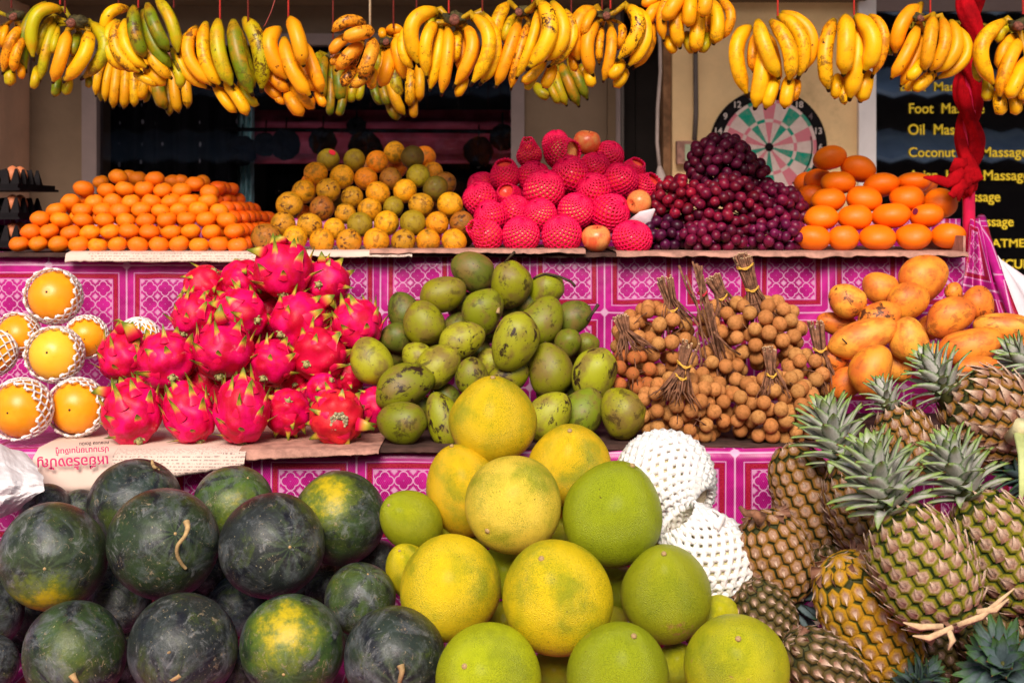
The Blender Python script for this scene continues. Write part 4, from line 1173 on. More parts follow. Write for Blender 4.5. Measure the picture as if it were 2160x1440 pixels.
for r in rs:
    tl = {(1750, 333): -14, (1810, 356): 18, (1823, 420): 8}.get((r.x, r.y), random.uniform(-7, 7))
    r.z = ang_dir(tl, random.uniform(-.25, .25)); r.s = (r.rx, r.rx, r.ry); r.tw = random.random() * 6
    r.col = (0.93, 0.185, 0.002) if not hasattr(r, 'sh') else (0.9, 0.13, 0.002); r.jit = 0.04  # rear ones redder and darker: their shadow is put into the colour
    build(r, 'tangerine', 'tangerine', r.lb, 'large tangerines in the right pile')
sticker([r for r in rs if (r.x, r.y) == (1955, 455)][0], 1931, 446, 7, M_['dsticker'])

# ------------------------------------------------------------------ foam nets
def net_mesh(name, mat, n=20, rows=14, th0=0.0, th1=PI, w=0.05, amp=0.42, R=1.06, flare=0.0, zs=1.0, sub=2, tips=False, jag=0.0, seed=0):
    """zig-zag strands from polar angle th0 to th1 that meet their neighbours in turn"""
    b = MB()
    for i in range(n):
        pts = []
        for j in range(rows * sub + 1):
            t = j / (rows * sub)
            th = th0 + (th1 - th0) * t
            ph = j / sub
            s = (1 if i % 2 else -1) * math.cos(ph * PI)
            az = 2 * PI * (i + 0.5 + amp * s) / n
            Rr = R + 0.015 * noise3((i * 1.7, t * 6, seed)) + flare * (max(0, 1 - t * 4) ** 2)
            if jag: Rr += jag * noise3((math.cos(az) * 1.5, math.sin(az) * 1.5, th + seed)) * (1 if t > 0 else 1)
            sn = math.sin(th)
            pts.append(Vector((Rr * sn * math.cos(az), Rr * sn * math.sin(az), Rr * math.cos(th) * zs)))
        r = [w * (0.8 + 0.45 * abs(math.cos(PI * (k / sub)))) for k in range(len(pts))]
        if tips: r[0] = w * 1.5
        V, Fc = tube(pts, r, 5)
        b.add(V, Fc)
    return b.mesh(name, mat, True)
NETS = {
    'pink0': net_mesh('pink_net', M_['pinkfoam'], 34, 22, 0.10, PI - 0.1, 0.066, 0.42, 1.05),
    'pink1': net_mesh('pink_net', M_['pinkfoam'], 32, 20, 0.12, PI - 0.1, 0.068, 0.42, 1.06, jag=0.10),
    'pink2': net_mesh('pink_net', M_['pinkfoam'], 32, 20, 0.52, PI - 0.1, 0.066, 0.42, 1.06, flare=0.18, tips=True, jag=.05, seed=4),
    'pinktail': net_mesh('pink_net', M_['pinkfoam'], 24, 20, 0.25, PI - 0.1, 0.055, 0.42, 1.05, flare=0.55, jag=.10, seed=7),
    'open': net_mesh('white_net', M_['whitefoam'], 30, 9, 0.95, PI * 0.86, 0.042, 0.40, 1.08, flare=0.12, tips=True, seed=3),
    'whole': net_mesh('white_net', M_['whitefoam'], 20, 13, 0.10, PI * 0.95, 0.045, 0.40, 1.05, seed=5),
    'big': net_mesh('white_net', M_['whitefoam'], 32, 26, 0.34, PI - .1, 0.098, 0.44, 1.045, flare=0.04, sub=2, seed=6),
    'big2': net_mesh('white_net', M_['whitefoam'], 32, 24, 0.42, PI - .1, 0.092, 0.44, 1.05, flare=0.25, sub=2, jag=.04, seed=9),
}
# ------------------------------------------------------------------ apples
def A(x, y, r, net, ax, ay, lb, dz=0.0, col=None, sq=1.0):
    return rec('apple', x, y, r, r * sq, dz=dz, net=net, ax=ax, ay=ay, lb=lb, col=col or (0.85, 0.13, 0.04))
AP = [A(1028, 498, 31, 'pinktail', -.8, .5, 'apple in pink foam net with a loose tail, leftmost of the bottom row'), A(1099, 497, 37, 'pink0', .1, 1, 'apple in pink net, second from left in the bottom row', col=(.9, .35, .12)), A(1185, 496, 39, 'pink0', -.2, 1, 'large apple in pink net, third from left in the bottom row', col=(.9, .35, .12)),
      A(1258, 503, 31, None, 0, 1, 'bare red and yellow apple standing in the bottom row'), A(1334, 504, 39, 'pink0', .1, 1, 'squat apple in fine pink net at the right end of the bottom row', sq=.86),
      A(1035, 458, 32, 'pink1', -.5, .6, 'netted apple above the leftmost bottom one, net loose'), A(1086, 446, 31, 'pink1', .7, .3, 'netted apple leaning in the second row, second from left', .03), A(1139, 454, 33, 'pink0', -.3, .8, 'netted apple in the second row above the gap of the bottom row', col=(.9, .35, .12)),
      A(1215, 446, 36, 'pink0', .3, .8, 'netted apple with pale glints in the second row, under the top heap', col=(.9, .4, .18)), A(1288, 450, 38, 'pink1', .6, .4, 'wide netted apple in the second row beside the bare tilted apple'),
      A(1348, 427, 27, None, -.75, -.2, 'bare apple lying on its side, sticking out of a torn net at the right', -.03, (.9, .25, .07)),
      A(1073, 417, 27, 'pink2', -.15, .35, 'orange-red apple looking out of its net, left side of the third row', 0, (.92, .14, .02)), A(1147, 401, 40, 'pink0', .1, .9, 'big netted apple with large pale glints in the middle of the heap', -.02, (.95, .42, .16)),
      A(1013, 420, 33, 'pink1', -.3, .9, 'dark pink netted apple at the left slope'), A(1253, 403, 34, 'pink1', -.4, .7, 'netted apple in the third row right of the middle'), A(1309, 381, 34, 'pink1', .2, .9, 'netted apple with open mesh on the right slope'),
      A(1362, 398, 29, 'pink2', .6, .6, 'netted apple at the far right slope beside the grapes', .05), A(1066, 371, 29, 'pink2', -.1, .9, 'netted apple with a frilled net edge on the left slope'), A(1125, 373, 31, 'pink1', .3, .7, 'netted apple just above the big glinting one'),
      A(1203, 370, 37, 'pink1', -.3, .8, 'netted apple in the upper middle of the heap'), A(1254, 354, 30, 'pink1', .2, .9, 'netted apple right under the topmost bare apple'), A(1016, 392, 27, 'pink1', -.6, .6, 'netted apple in shade at the upper left edge', .05),
      A(1117, 328, 25, 'pinktail', -.15, 1, 'empty-looking pink net with a pointed open mouth, upper left'), A(1184, 323, 33, 'pink2', .55, .10, 'netted apple with a bare yellow patch near the top', 0, (.9, .42, .12)), A(1172, 303, 26, 'pink1', 0, 1, 'netted apple behind the yellow-patched one near the top', .05),
      A(1284, 330, 29, 'pink1', .4, .9, 'netted apple to the right of the topmost bare apple', .03), A(1238, 301, 29, None, .15, 1, 'bare red apple on the very top of the heap', -.01), A(1335, 362, 24, 'pink2', .4, .8, 'netted apple behind the right slope, net frilled', .05),
      A(1180, 420, 26, 'pink1', .4, .5, 'netted apple deep in the middle gap of the heap', .06), A(1110, 415, 26, 'pink1', .2, .7, 'netted apple in shade between the two glinting ones', .06), A(1060, 480, 24, 'pink1', 0, 1, 'netted apple behind the first gap of the bottom row', .07), A(1226, 480, 24, 'pink1', 0, 1, 'netted apple behind the bare one of the bottom row', .07)]
settle(AP, lambda r: 3.09 + (504 - r.y) * 0.0011, 3.0, 3.62, tight=0.92, h=0.0885)
for r in AP:
    r.z = Vector((r.ax, -0.55 if r.net not in (None,) else -0.30, r.ay)).normalized()
    if r.net is None: r.z = Vector((r.ax, -0.25 if r.ay > .5 else -.55, r.ay))
    r.s = (r.rx, r.rx, r.ry); r.jit = 0.05; r.a = 1.0 if r.net is None or r.col[1] > .3 else 0.25
    if r.net and r.col[1] < .3: r.col = (0.88, 0.05, 0.04)
    o = build(r, 'apple', 'apple', r.lb, 'apples in pink foam nets' if r.net else 'bare apples on the netted heap')
    if r.net:
        obj('foam_net', NETS[r.net], o, Matrix.Rotation(random.random() * 6, 4, 'Z'))
    else:
        V, Fc = tube([(0, 0, 0.6), (0.03, 0, 0.75), (0.05, 0.02, 0.85)], [0.04, 0.03, 0.045], 6)
        obj('stem', mesh('stem', V, Fc, M_['dark_stem']), o)
Yq = 3.13
V, Fc = tube([P(1348, 480, Yq), P(1362, 455, Yq - .01), P(1381, 441, Yq - .03)], [0.030, 0.016, 0.002], 10, ry=0.3)
tag(obj('paper_scrap', mesh('scrap', V, Fc, M_['whitesheet'])), 'pale pink foam scrap sticking up between apples and grapes', 'foam scrap')

# ------------------------------------------------------------------ clusters of small round fruit
def cluster(ells, spacing, kind, floor_px, back, tries=5200, drop=(), rs_px=None):
    """points on the front of each ellipsoid (px, py, rx, ry, Y, depth), none inside another one or below the shelf"""
    allp = []
    out = []
    for ei, (cx, cy, rx, ry, Y, dep) in enumerate(ells):
        mine = []
        for shell, sc_ in ((0, 1.0), (1, 0.70), (2, 0.42)):
            for t in range(tries if shell == 0 else tries // 3):
                v = rng.normal(size=3); v /= np.linalg.norm(v)
                if v[1] > 0.35: continue
                k = sc_ * (1 + rng.uniform(-0.05, 0.05))
                Yp = Y + v[1] * dep * k
                x, y = cx + v[0] * rx * k, cy - v[2] * ry * k
                if y > floor_px - spacing * 0.42: continue
                p = P(x, y, Yp)
                bad = False
                for ej, (ax, ay, bx, by, bY, bd) in enumerate(ells):
                    if ej == ei: continue
                    q = ((x - ax) / bx) ** 2 + ((y - ay) / by) ** 2 + ((Yp - bY) / bd) ** 2
                    if q < 0.5: bad = True; break
                if bad: continue
                d = spacing / F * Y * (0.96 if shell == 0 else 0.98)
                if any((p - q).length < d for q in allp): continue
                allp.append(p); mine.append(p)
        out.append(mine)
    return out
GE = [(1522, 352, 68, 62, 3.22, 0.08), (1440, 438, 62, 62, 3.19, 0.08), (1405, 495, 42, 34, 3.14, 0.045), (1532, 438, 74, 66, 3.155, 0.08), (1630, 448, 64, 56, 3.17, 0.08), (1505, 500, 66, 30, 3.105, 0.05), (1640, 496, 56, 32, 3.11, 0.05), (1594, 378, 26, 34, 3.24, 0.05)]
GL = ['dark red grape bunch crowning the grape heap, in front of the dartboard', 'bright red grape bunch on the left shoulder of the heap', 'dusky purple grape bunch low at the left, next to the apples', 'large red grape bunch in the middle of the heap',
      'purple grape bunch on the right shoulder, beside the tangerines', 'grape bunch along the front edge below the middle', 'plump violet grape bunch at the front right corner', 'little grape spur sticking out over the dartboard']
GC = [(0.095, 0.004, 0.020), (0.26, 0.005, 0.018), (0.085, 0.004, 0.034), (0.19, 0.005, 0.022), (0.19, 0.005, 0.034), (0.16, 0.005, 0.028), (0.17, 0.006, 0.045), (0.10, 0.004, 0.018)]
for e, pts, lb, c in zip(GE, cluster(GE, 20.5, 'grape', 532, 3.6), GL, GC):
    root = empty('grape_bunch', P(e[0], e[1] + e[3] * .8, e[4])); tag(root, lb, 'grapes', 'bunches of red grapes in the heap')
    org = root.matrix_basis.translation
    for p in pts:
        R = rad(random.uniform(10.0, 12.6), e[4])
        f = random.uniform(0.4, 1.25)
        obj('grape', MS['grape'][0], root, Matrix.Translation(p - org) @ align(Vector((random.uniform(-1, 1), random.uniform(-1, 1), random.uniform(-1, 1)))) @ SC(R), (c[0] * f, c[1] * f, c[2] * f * random.uniform(.8, 1.3), 1))
    b = MB(); cc = P(e[0], e[1], e[4])
    for p in pts[::2]:
        b.tube([cc, cc.lerp(p, 0.5) + Vector((0, 0, 0.004)), p], [0.002, 0.0012, 0.0009], 4)
    o = wpart('stalk', b.mesh('stalk', plain('green_stalk', (0.22, 0.17, 0.05), 0.7)), root); o['kind'] = 'stuff'
# longans
LE = [(1378, 716, 76, 68, 2.87, 0.07), (1330, 795, 46, 52, 2.80, 0.06), (1500, 795, 66, 56, 2.82, 0.06), (1515, 678, 34, 34, 2.90, 0.05), (1602, 700, 88, 68, 2.86, 0.08), (1700, 800, 46, 56, 2.80, 0.06), (1440, 866, 92, 70, 2.665, 0.07), (1632, 866, 98, 72, 2.67, 0.07)]
LL = ['longan bunch at the upper left with a thick cut sheaf of twigs', 'darker reddish longan bunch low at the left beside the green mangoes', 'longan bunch under the long bare twigs in the middle', 'small longan bunch with short dark twigs behind the tall sheaf',
      'largest longan bunch at the upper right, twigs tied tall with yellow bands', 'longan bunch at the right with an upright sheaf beside the yellow mangoes', 'front left longan bunch with pale cut twigs tied by two bands', 'front right longan bunch with thin reddish twigs, next to the pineapple leaves']
LS = [((1402, 588), (1424, 668), 19, [650], 'band'), ((1308, 668), (1326, 725), 16, [], 'band'), ((1468, 565), (1522, 770), 11, [617], 'redband'), ((1503, 585), (1530, 640), 18, [625], 'band'), ((1566, 542), (1602, 655), 19, [608, 561], 'band'),
      ((1722, 684), (1738, 800), 17, [735], 'band'), ((1456, 726), (1428, 822), 19, [768, 793], 'band'), ((1622, 736), (1628, 810), 15, [788], 'band')]
for ei, (e, pts, lb, s) in enumerate(zip(LE, cluster(LE, 30.5, 'longan', 938, 3.0), LL, LS)):
    root = empty('longan_bunch', P(e[0], e[1] + e[3] * .8, e[4])); tag(root, lb, 'longans', 'tied longan bunches on the middle step')
    org = root.matrix_basis.translation
    red = ei == 1
    for p in pts:
        R = rad(random.uniform(14.6, 16.8), e[4])
        c = random.choice(((0.58, 0.235, 0.075), (0.53, 0.20, 0.06), (0.57, 0.26, 0.08)))
        if red: c = (0.50, 0.14, 0.04)
        f = random.uniform(0.88, 1.12)
        obj('longan', random.choice(MS['longan']), root, Matrix.Translation(p - org) @ align(Vector((random.uniform(-1, 1), random.uniform(-1, 1), random.uniform(-1, 1)))) @ SC(R, R, R * random.uniform(.92, 1)), (c[0] * f, c[1] * f, c[2] * f, 1))
    (tx, ty), (bx, by), w, bands, bm = s
    Yf = e[4] - e[5] * (0.55 if ei in (6, 7) else 0.25)
    if ei in (6,): Yf = e[4] - e[5] - 0.01
    nb = 30 if w > 12 else 16
    pc = 0.55
    tw = MB(); tips = MB()
    dx, dy = bx - tx, by - ty
    L = math.hypot(dx, dy); nx_, ny_ = -dy / L, dx / L
    for q in range(nb):
        o1, o2 = random.uniform(-1, 1), random.uniform(-1, 1)
        m1 = o1 * 0.62 + random.uniform(-.1, .1)
        b1 = o1 * 1.5 + random.uniform(-.5, .5)
        st_ = random.uniform(-0.08, 0.10)
        px = [tx + dx * st_ + nx_ * w * o1, tx + dx * 0.55 + nx_ * w * m1, bx + nx_ * w * b1 + random.uniform(-6, 6), bx + dx / L * 26 + nx_ * w * b1 * 1.8 + random.uniform(-14, 14)]
        py = [ty + dy * st_ + ny_ * w * o1, ty + dy * 0.55 + ny_ * w * m1, by + ny_ * w * b1, by + dy / L * 26 + ny_ * w * b1 * 1.8 + random.uniform(-8, 10)]
        yy = [Yf + o2 * 0.012, Yf + o2 * 0.008, Yf + o2 * 0.014 - 0.01, Yf - 0.012 + o2 * .02]
        pp = [P(a, b, c) for a, b, c in zip(px, py, yy)]
        r = random.uniform(0.0013, 0.0026)
        tw.tube(pp, [r, r, r * 0.8, r * 0.5], 5)
        if ei != 2 or q % 2:
            d = (pp[0] - pp[1]).normalized()
            tips.tube([pp[0] - d * 0.001, pp[0] + d * 0.0012], r * 0.85, 5)
    if ei == 2:   # long stray twigs in the middle
        for a in ([(1432, 560), (1450, 610), (1478, 660), (1500, 700)], [(1480, 560), (1478, 640), (1500, 720), (1526, 790)], [(1446, 580), (1470, 640), (1490, 760), (1484, 830)], [(1462, 670), (1500, 730), (1530, 790), (1522, 860)],
                  [(1505, 700), (1540, 735), (1562, 748)], [(1488, 640), (1505, 720), (1515, 800), (1522, 880)], [(1470, 700), (1480, 760), (1470, 800)], [(1500, 640), (1512, 700), (1540, 780)]):
            tw.tube([P(x, y, Yf - 0.03 + random.uniform(-.01, .01)) for x, y in a], [0.0026, 0.0024, 0.002, 0.0012][:len(a)], 5)
    for q in range(10):   # fine twigs showing between the fruit
        if len(pts) > 4:
            a, b = random.sample(pts, 2)
            if (a - b).length < 0.09:
                tw.tube([a + Vector((0, -.014, 0)), a.lerp(b, .5) + Vector((0, -.018, .004)), b + Vector((0, -.012, 0))], 0.0011, 4)
    o = wpart('twig_sheaf', tw.mesh('twigs', M_['twig'], True), root); o['kind'] = 'stuff'
    o = wpart('cut_ends', tips.mesh('cuts', M_['twig_cut'], True), root); o['kind'] = 'stuff'
    for by_ in bands:
        t = (by_ - ty) / (dy or 1)
        cx_ = tx + dx * t; ww = w * (1 - 0.3 * min(1, t / .55)) * 1.0 + 1
        ring = [P(cx_ + nx_ * ww * math.cos(a), by_ + ny_ * ww * math.cos(a) + 3 * math.sin(a * 1), Yf) + Vector((0, -0.018 * math.sin(a), 0)) for a in [2 * PI * k / 20 for k in range(21)]]
        for sh in (0, 0.0035):
            V, Fc = tube([p + Vector((0, 0, sh * math.sin(i))) for i, p in enumerate(ring)], 0.0013, 5)
            wpart('rubber_band', mesh('band', V, Fc, M_[bm]), root)

# ------------------------------------------------------------------ orange fruit in white foam sleeves, far left
FR = [rec('orange_fruit', 45, 862, 60, lb='large orange fruit with a dark navel in the front left corner', net='open', ax=-.05, ay=.0, spot=(35, 863)), rec('orange_fruit', 163, 858, 57, lb='large glossy orange fruit beside the leftmost dragon fruit', net='open', ax=.05, ay=0.02, spot=(163, 857)),
      rec('orange_fruit', 117, 748, 55, lb='pale yellow-orange fruit with a wide open net in the middle row', net='open', ax=-.1, ay=.15, spot=(115, 738), col=(0.95, 0.50, 0.03)), rec('orange_fruit', 114, 626, 54, lb='orange fruit alone on top of the left pyramid', net='open', ax=0, ay=.12, spot=(114, 612)),
      rec('orange_fruit', 38, 708, 44, dz=.03, lb='orange fruit half hidden behind the middle row at the left', net='open', ax=-.1, ay=.05, spot=(28, 695)), rec('orange_fruit', 182, 710, 42, dz=.04, lb='shaded orange fruit behind the pale one, right side', net='open', ax=-.1, ay=.1, spot=(190, 712)),
      rec('orange_fruit', -12, 745, 46, lb='orange fruit wholly wrapped in white net at the left edge', net='whole', ax=-1, ay=.25, spot=None), rec('orange_fruit', 292, 712, 42, dz=.05, lb='netted fruit behind the first dragon fruit, only its net dome showing', net='whole', ax=.2, ay=.9, spot=None)]
# dragon fruit: x, y, rx, ry, stub px, stub py
DR = [rec('dragon', *q[:4], lb=q[6], stub=(q[4], q[5]), dz=q[7] if len(q) > 7 else 0) for q in (
    (278, 868, 58, 64, 300, 922, 'tall dragon fruit standing in the front row, leftmost, long green bract at its left'),
    (398, 880, 50, 62, 425, 935, 'dragon fruit with dry brown patches, second from left in the front row'),
    (509, 865, 54, 68, 512, 930, 'egg-shaped dragon fruit in the middle of the front row'),
    (607, 870, 45, 50, 614, 842, 'smaller dragon fruit in the front row with its pale stem end facing out'),
    (711, 880, 55, 54, 722, 880, 'dragon fruit at the right of the front row showing a round dried crown'),
    (262, 748, 50, 54, 250, 800, 'dragon fruit with long curling green bracts at the left of the second row'),
    (351, 758, 56, 58, 374, 792, 'dragon fruit second from left in the second row, stub pointing down right'),
    (470, 735, 58, 60, 470, 790, 'smooth round dragon fruit bulging out in the middle of the second row', -.05),
    (572, 764, 46, 47, 562, 794, 'dragon fruit lower right of the round one, short stub in front'),
    (673, 748, 50, 55, 652, 765, 'dark pink dragon fruit at the right of the second row'),
    (410, 664, 44, 48, 395, 700, 'dragon fruit at the left of the third row', .02), (506, 662, 55, 50, 548, 672, 'dragon fruit in the third row with a dried stub at its right'),
    (630, 675, 56, 56, 599, 702, 'dragon fruit in the third row with a thick stub at lower left'), (752, 683, 50, 52, 772, 728, 'dragon fruit leaning on the mangoes at the far right'),
    (432, 606, 43, 42, 455, 570, 'shaded dragon fruit at the upper left of the heap', .03), (512, 592, 42, 42, 500, 550, 'dragon fruit left of the topmost one', .02),
    (596, 566, 58, 58, 601, 620, 'topmost dragon fruit, overlapping the mottled oranges', -.03), (688, 596, 46, 46, 678, 598, 'dragon fruit upper right with a pale stub in a green hollow'),
    (677, 822, 36, 32, 700, 800, 'small dragon fruit behind the front row at the right', .05), (784, 862, 36, 46, 800, 830, 'dragon fruit squeezed between the crowned one and the green mangoes', .05),
    (432, 805, 36, 34, 440, 830, 'dragon fruit in deep shadow in the gap under the round one', .07), (620, 620, 34, 30, 610, 640, 'dragon fruit in the shaded gap below the topmost one', .08),
    (735, 800, 30, 34, 740, 770, 'dragon fruit in the dark gap above the crowned one', .09), (330, 820, 28, 26, 330, 800, 'dragon fruit hidden in the gap of the front row, left', .08), (545, 710, 30, 30, 545, 700, 'dragon fruit in the gap right of the round one', .09))]
# green mangoes: x, y, long, short, angle of the long axis from upright (clockwise)
GMD = [(998, 573, 47, 39, 60, 0.2, 'dark green mango at the very top left of the pile'), (1078, 601, 49, 42, 170, 0.5, 'pinkish-green mango at the top with a black-scarred tip'), (1150, 613, 40, 34, 140, 0.1, 'smooth yellow-green mango just behind the top, under the long stalk', .03),
       (935, 620, 47, 36, -70, 0.2, 'mango on the left shoulder of the pile, lying on its side'), (852, 657, 40, 33, 20, 0.3, 'dull mango in shade behind the left slope', .05), (894, 681, 45, 42, 25, 0.25, 'round green mango, third row, left'),
       (1019, 657, 48, 41, 165, 0.3, 'olive mango in the middle of the third row with a small stalk', .01), (1139, 679, 56, 43, -40, 0.45, 'big mango leaning right in the third row'), (1209, 669, 39, 34, -55, 0.1, 'dark mango with a black stalk at the right shoulder', .04),
       (836, 713, 34, 30, 80, 0.2, 'shaded mango at the left slope next to the dragon fruit', .03), (973, 718, 49, 37, -65, 0.95, 'black-speckled mango lying left of the big blotched one'), (1086, 720, 62, 46, 155, 1.0, 'large blotched yellow-green mango bulging out in the centre', -.05),
       (1197, 724, 32, 27, 160, 0.2, 'small mango in the gap right of the centre', .03), (1235, 728, 28, 24, 120, 0.1, 'brownish mango half hidden at the right rear', .05), (783, 762, 50, 42, 25, 0.2, 'smooth pale green mango at the left end of the fourth row'),
       (880, 752, 32, 30, 60, 0.2, 'mango in shadow behind the pale green one', .04), (924, 772, 50, 41, -48, 0.35, 'bright green mango pointing to lower right, fourth row'), (1161, 781, 55, 45, 10, 0.2, 'big smooth green mango below right of the centre'),
       (1253, 791, 58, 44, 165, 0.85, 'blotched upright mango at the right end of the fourth row'), (852, 815, 62, 44, -65, 0.7, 'long mango with brown stains lying in the fifth row, left'), (996, 795, 40, 34, 5, 0.6, 'dull mango with brown bruises behind the yellow pomelo, left', .02),
       (1071, 797, 46, 34, -60, 0.7, 'bruised mango directly above the topmost pomelo', .02), (848, 898, 50, 44, 80, 0.3, 'grey-green mango showing its stalk end at the front left'), (936, 886, 58, 36, 20, 1.0, 'upright mango with black streaks just left of the topmost pomelo'),
       (1157, 877, 54, 42, -40, 0.9, 'speckled mango just right of the topmost pomelo'), (1223, 871, 56, 44, -45, 0.3, 'mango leaning right in the front row'), (1313, 871, 52, 46, 20, 0.35, 'plump green mango at the right end of the front row beside the longans'),
       (965, 690, 30, 30, 0, 0.3, 'mango in the dark gap of the third row, left of centre', .08), (1035, 765, 30, 28, 20, 0.3, 'mango in the dark gap under the blotched one', .08), (938, 838, 32, 30, 40, 0.3, 'mango in the dark gap above the streaked one', .07),
       (1205, 820, 30, 30, 40, 0.3, 'mango in the dark gap of the fifth row, right', .08), (1085, 655, 28, 28, 0, 0.3, 'mango in the dark gap between the third row fruit', .07), (1260, 850, 30, 28, 0, 0.3, 'mango hidden between the last two front ones', .08), (885, 860, 26, 26, 0, 0.3, 'mango hidden behind the grey-green one', .08)]
GM = [rec('green_mango', q[0], q[1], q[2], q[3], lb=q[6], ang=q[4], a=q[5], dz=q[7] if len(q) > 7 else 0) for q in GMD]
YMD = [(1787, 634, 40, 34, 60, 0.95, 'brown-spotted yellow mango at the upper left of the heap'), (1856, 607, 38, 32, 70, 0.1, 'smooth golden mango between the spotted one and the top one', .02), (1947, 588, 56, 45, -50, 0.35, 'largest yellow mango on top of the heap'), (2012, 615, 20, 18, 0, 0.7, 'small speckled mango peeping out right of the top one', .05),
       (1914, 636, 47, 37, -60, 0.4, 'rosy-orange mango under the top one'), (1856, 671, 46, 34, -65, 1.0, 'heavily spotted oval mango in the middle row'), (2063, 640, 37, 33, 0, 0.8, 'dark-speckled round mango at the right'), (2005, 668, 55, 37, -60, 0.5, 'long orange mango right of the middle'),
       (1820, 712, 74, 36, -68, 0.25, 'long tapering mango with a thin scratch, pointing right', -.02), (1918, 717, 48, 39, 15, 0.3, 'upright pale mango behind the pineapple crown'), (2116, 693, 62, 33, 85, 0.6, 'long rough orange mango at the right edge'), (2047, 730, 68, 37, -72, 0.35, 'big rosy mango with small black marks above the pineapples'),
       (1838, 780, 56, 41, -25, 0.3, 'orange mango with a pinkish end, low at the left'), (1765, 682, 42, 24, 80, 0.5, 'reddish-orange mango in shade behind the long one', .05), (1758, 756, 32, 26, 60, 0.9, 'dark bruised mango beside the longan sheaf', .05), (1790, 806, 44, 30, -60, 0.3, 'red-orange mango low behind the pineapple leaves', .03),
       (2064, 776, 48, 24, 90, 0.2, 'orange mango just above the large pale pineapple', .02), (1893, 772, 34, 30, 0, 0.3, 'orange mango hidden behind the grey pineapple crown', .05), (2152, 742, 36, 26, 60, 0.3, 'orange mango at the right edge behind dark leaves', .04), (1960, 690, 26, 24, 0, 0.3, 'orange mango in the gap behind the middle row', .07), (1968, 755, 30, 28, 0, .3, 'orange mango behind the crown leaves at the centre', .06)]
YM = [rec('yellow_mango', q[0], q[1], q[2], q[3], lb=q[6], ang=q[4], a=q[5], dz=q[7] if len(q) > 7 else 0) for q in YMD]
DRF, GMF = [], []
midd = lambda r: 2.63 + (905 - r.y) * 0.00085
for r in GM: r.rx *= 1.09; r.ry *= 1.02
for r in YM: r.rx *= 1.04; r.ry *= 1.04
for r in DR: r.rx *= 1.06; r.ry *= 1.06
for r in GM + YM: r.rr = (r.rx + 2 * r.ry) / 3
for r in FR: r.rr = r.rx * 1.06
grp = FR + DR + GM
settle(grp, midd, 2.60, 3.05, h=0.425)
fill(DR, 'dragon', 34, 0.085, 3.02, DRF)
fill(GM, 'green_mango', 32, 0.085, 3.02, GMF)
settle(YM, midd, 2.62, 3.10, h=0.425)
for r in FR:
    r.z = facing(r.spot[0] - r.x, r.spot[1] - r.y, r.rx) if r.spot else Vector((r.ax, -.4, r.ay)); r.s = (r.rx, r.rx, r.rx * .97)
    r.col = getattr(r, 'col', (0.93, 0.33, 0.008)); r.jit = 0.04
    o = build(r, 'orange_fruit', 'fruit', r.lb, 'orange fruit in white foam nets')
    obj('foam_net', NETS[r.net], o, Matrix.Rotation(random.random(), 4, 'Z'))
    if r.spot:
        obj('navel', cal, o, Matrix.Translation((0, 0, 0.965)) @ SC(0.05, 0.05, 0.03))
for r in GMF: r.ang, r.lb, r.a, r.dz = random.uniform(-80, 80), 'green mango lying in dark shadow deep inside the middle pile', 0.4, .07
for r in GM + GMF:
    a = math.radians(r.ang)
    r.z = Vector((-math.sin(a), random.uniform(-.15, .25), math.cos(a))); r.s = (r.ry * 1.03, r.ry, r.rx)
    r.xd = Vector((1, 0, 0)) if abs(math.cos(a)) > .5 else Vector((0, 0, 1)); r.tw = random.choice((0, PI)) + random.uniform(-.5, .5)
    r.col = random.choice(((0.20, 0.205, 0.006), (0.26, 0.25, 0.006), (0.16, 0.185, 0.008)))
    if 'dark' in r.lb or 'shade' in r.lb: r.col = (0.11, 0.13, 0.012)  # some are dark green themselves; shaded ones have the shade put into their colour
    if 'bright green' in r.lb or 'blotched' in r.lb or 'pale green' in r.lb or 'speckled mango just' in r.lb: r.col = (0.34, 0.32, 0.012)
    r.jit = 0.1; r.a = min(1.0, r.a + 0.3)
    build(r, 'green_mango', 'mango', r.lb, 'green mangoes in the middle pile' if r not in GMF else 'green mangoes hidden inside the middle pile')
    if not (r.dz >= .07):
        V, Fc = tube([(0, 0, 0.97), (0.02, 0, 1.03)], [0.05, 0.035], 6)
        obj('stem_scar', mesh('scar', V, Fc, M_['dark_stem']), r.o)
def stalk_px(r, pts, rr, mat, name='stalk'):
    V, Fc = tube([surf(r, pts[0][0], pts[0][1])] + [P(x, y, r.Y - 0.02 - 0.004 * i) for i, (x, y) in enumerate(pts[1:])], rr, 7)
    wpart(name, mesh(name, V, Fc, mat), r.o)
fm = {(r.x, r.y): r for r in GM}
stalk_px(fm[(1150, 613)], [(1125, 588), (1150, 578), (1180, 583), (1205, 594), (1213, 604)], [0.003, 0.0026, 0.0026, 0.003, 0.003], M_['dark_stem'])
stalk_px(fm[(1209, 669)], [(1240, 676), (1250, 660), (1262, 642)], [0.004, 0.0028, 0.004], M_['dark_stem'])
stalk_px(fm[(1078, 601)], [(1060, 560), (1074, 543), (1086, 531)], [0.003, 0.0022, 0.003], M_['dark_stem'])
stalk_px(fm[(1019, 657)], [(1050, 660), (1052, 648), (1049, 641)], [0.004, 0.003, 0.003], M_['stem'])
for r in YM:
    a = math.radians(r.ang)
    r.z = Vector((-math.sin(a), random.uniform(-.15, .2), math.cos(a))); r.s = (r.ry * 1.03, r.ry, r.rx)
    r.xd = Vector((1, 0, 0)) if abs(math.cos(a)) > .5 else Vector((0, 0, 1)); r.tw = random.uniform(-.5, .5)
    r.col = random.choice(((0.86, 0.31, 0.025), (0.85, 0.27, 0.025), (0.87, 0.35, 0.04))); r.jit = 0.06
    if 'dark' in r.lb or 'red' in r.lb: r.col = (0.75, 0.20, 0.02)
    build(r, 'yellow_mango', 'mango', r.lb, 'yellow mangoes on the right')
ymr = YM[8]
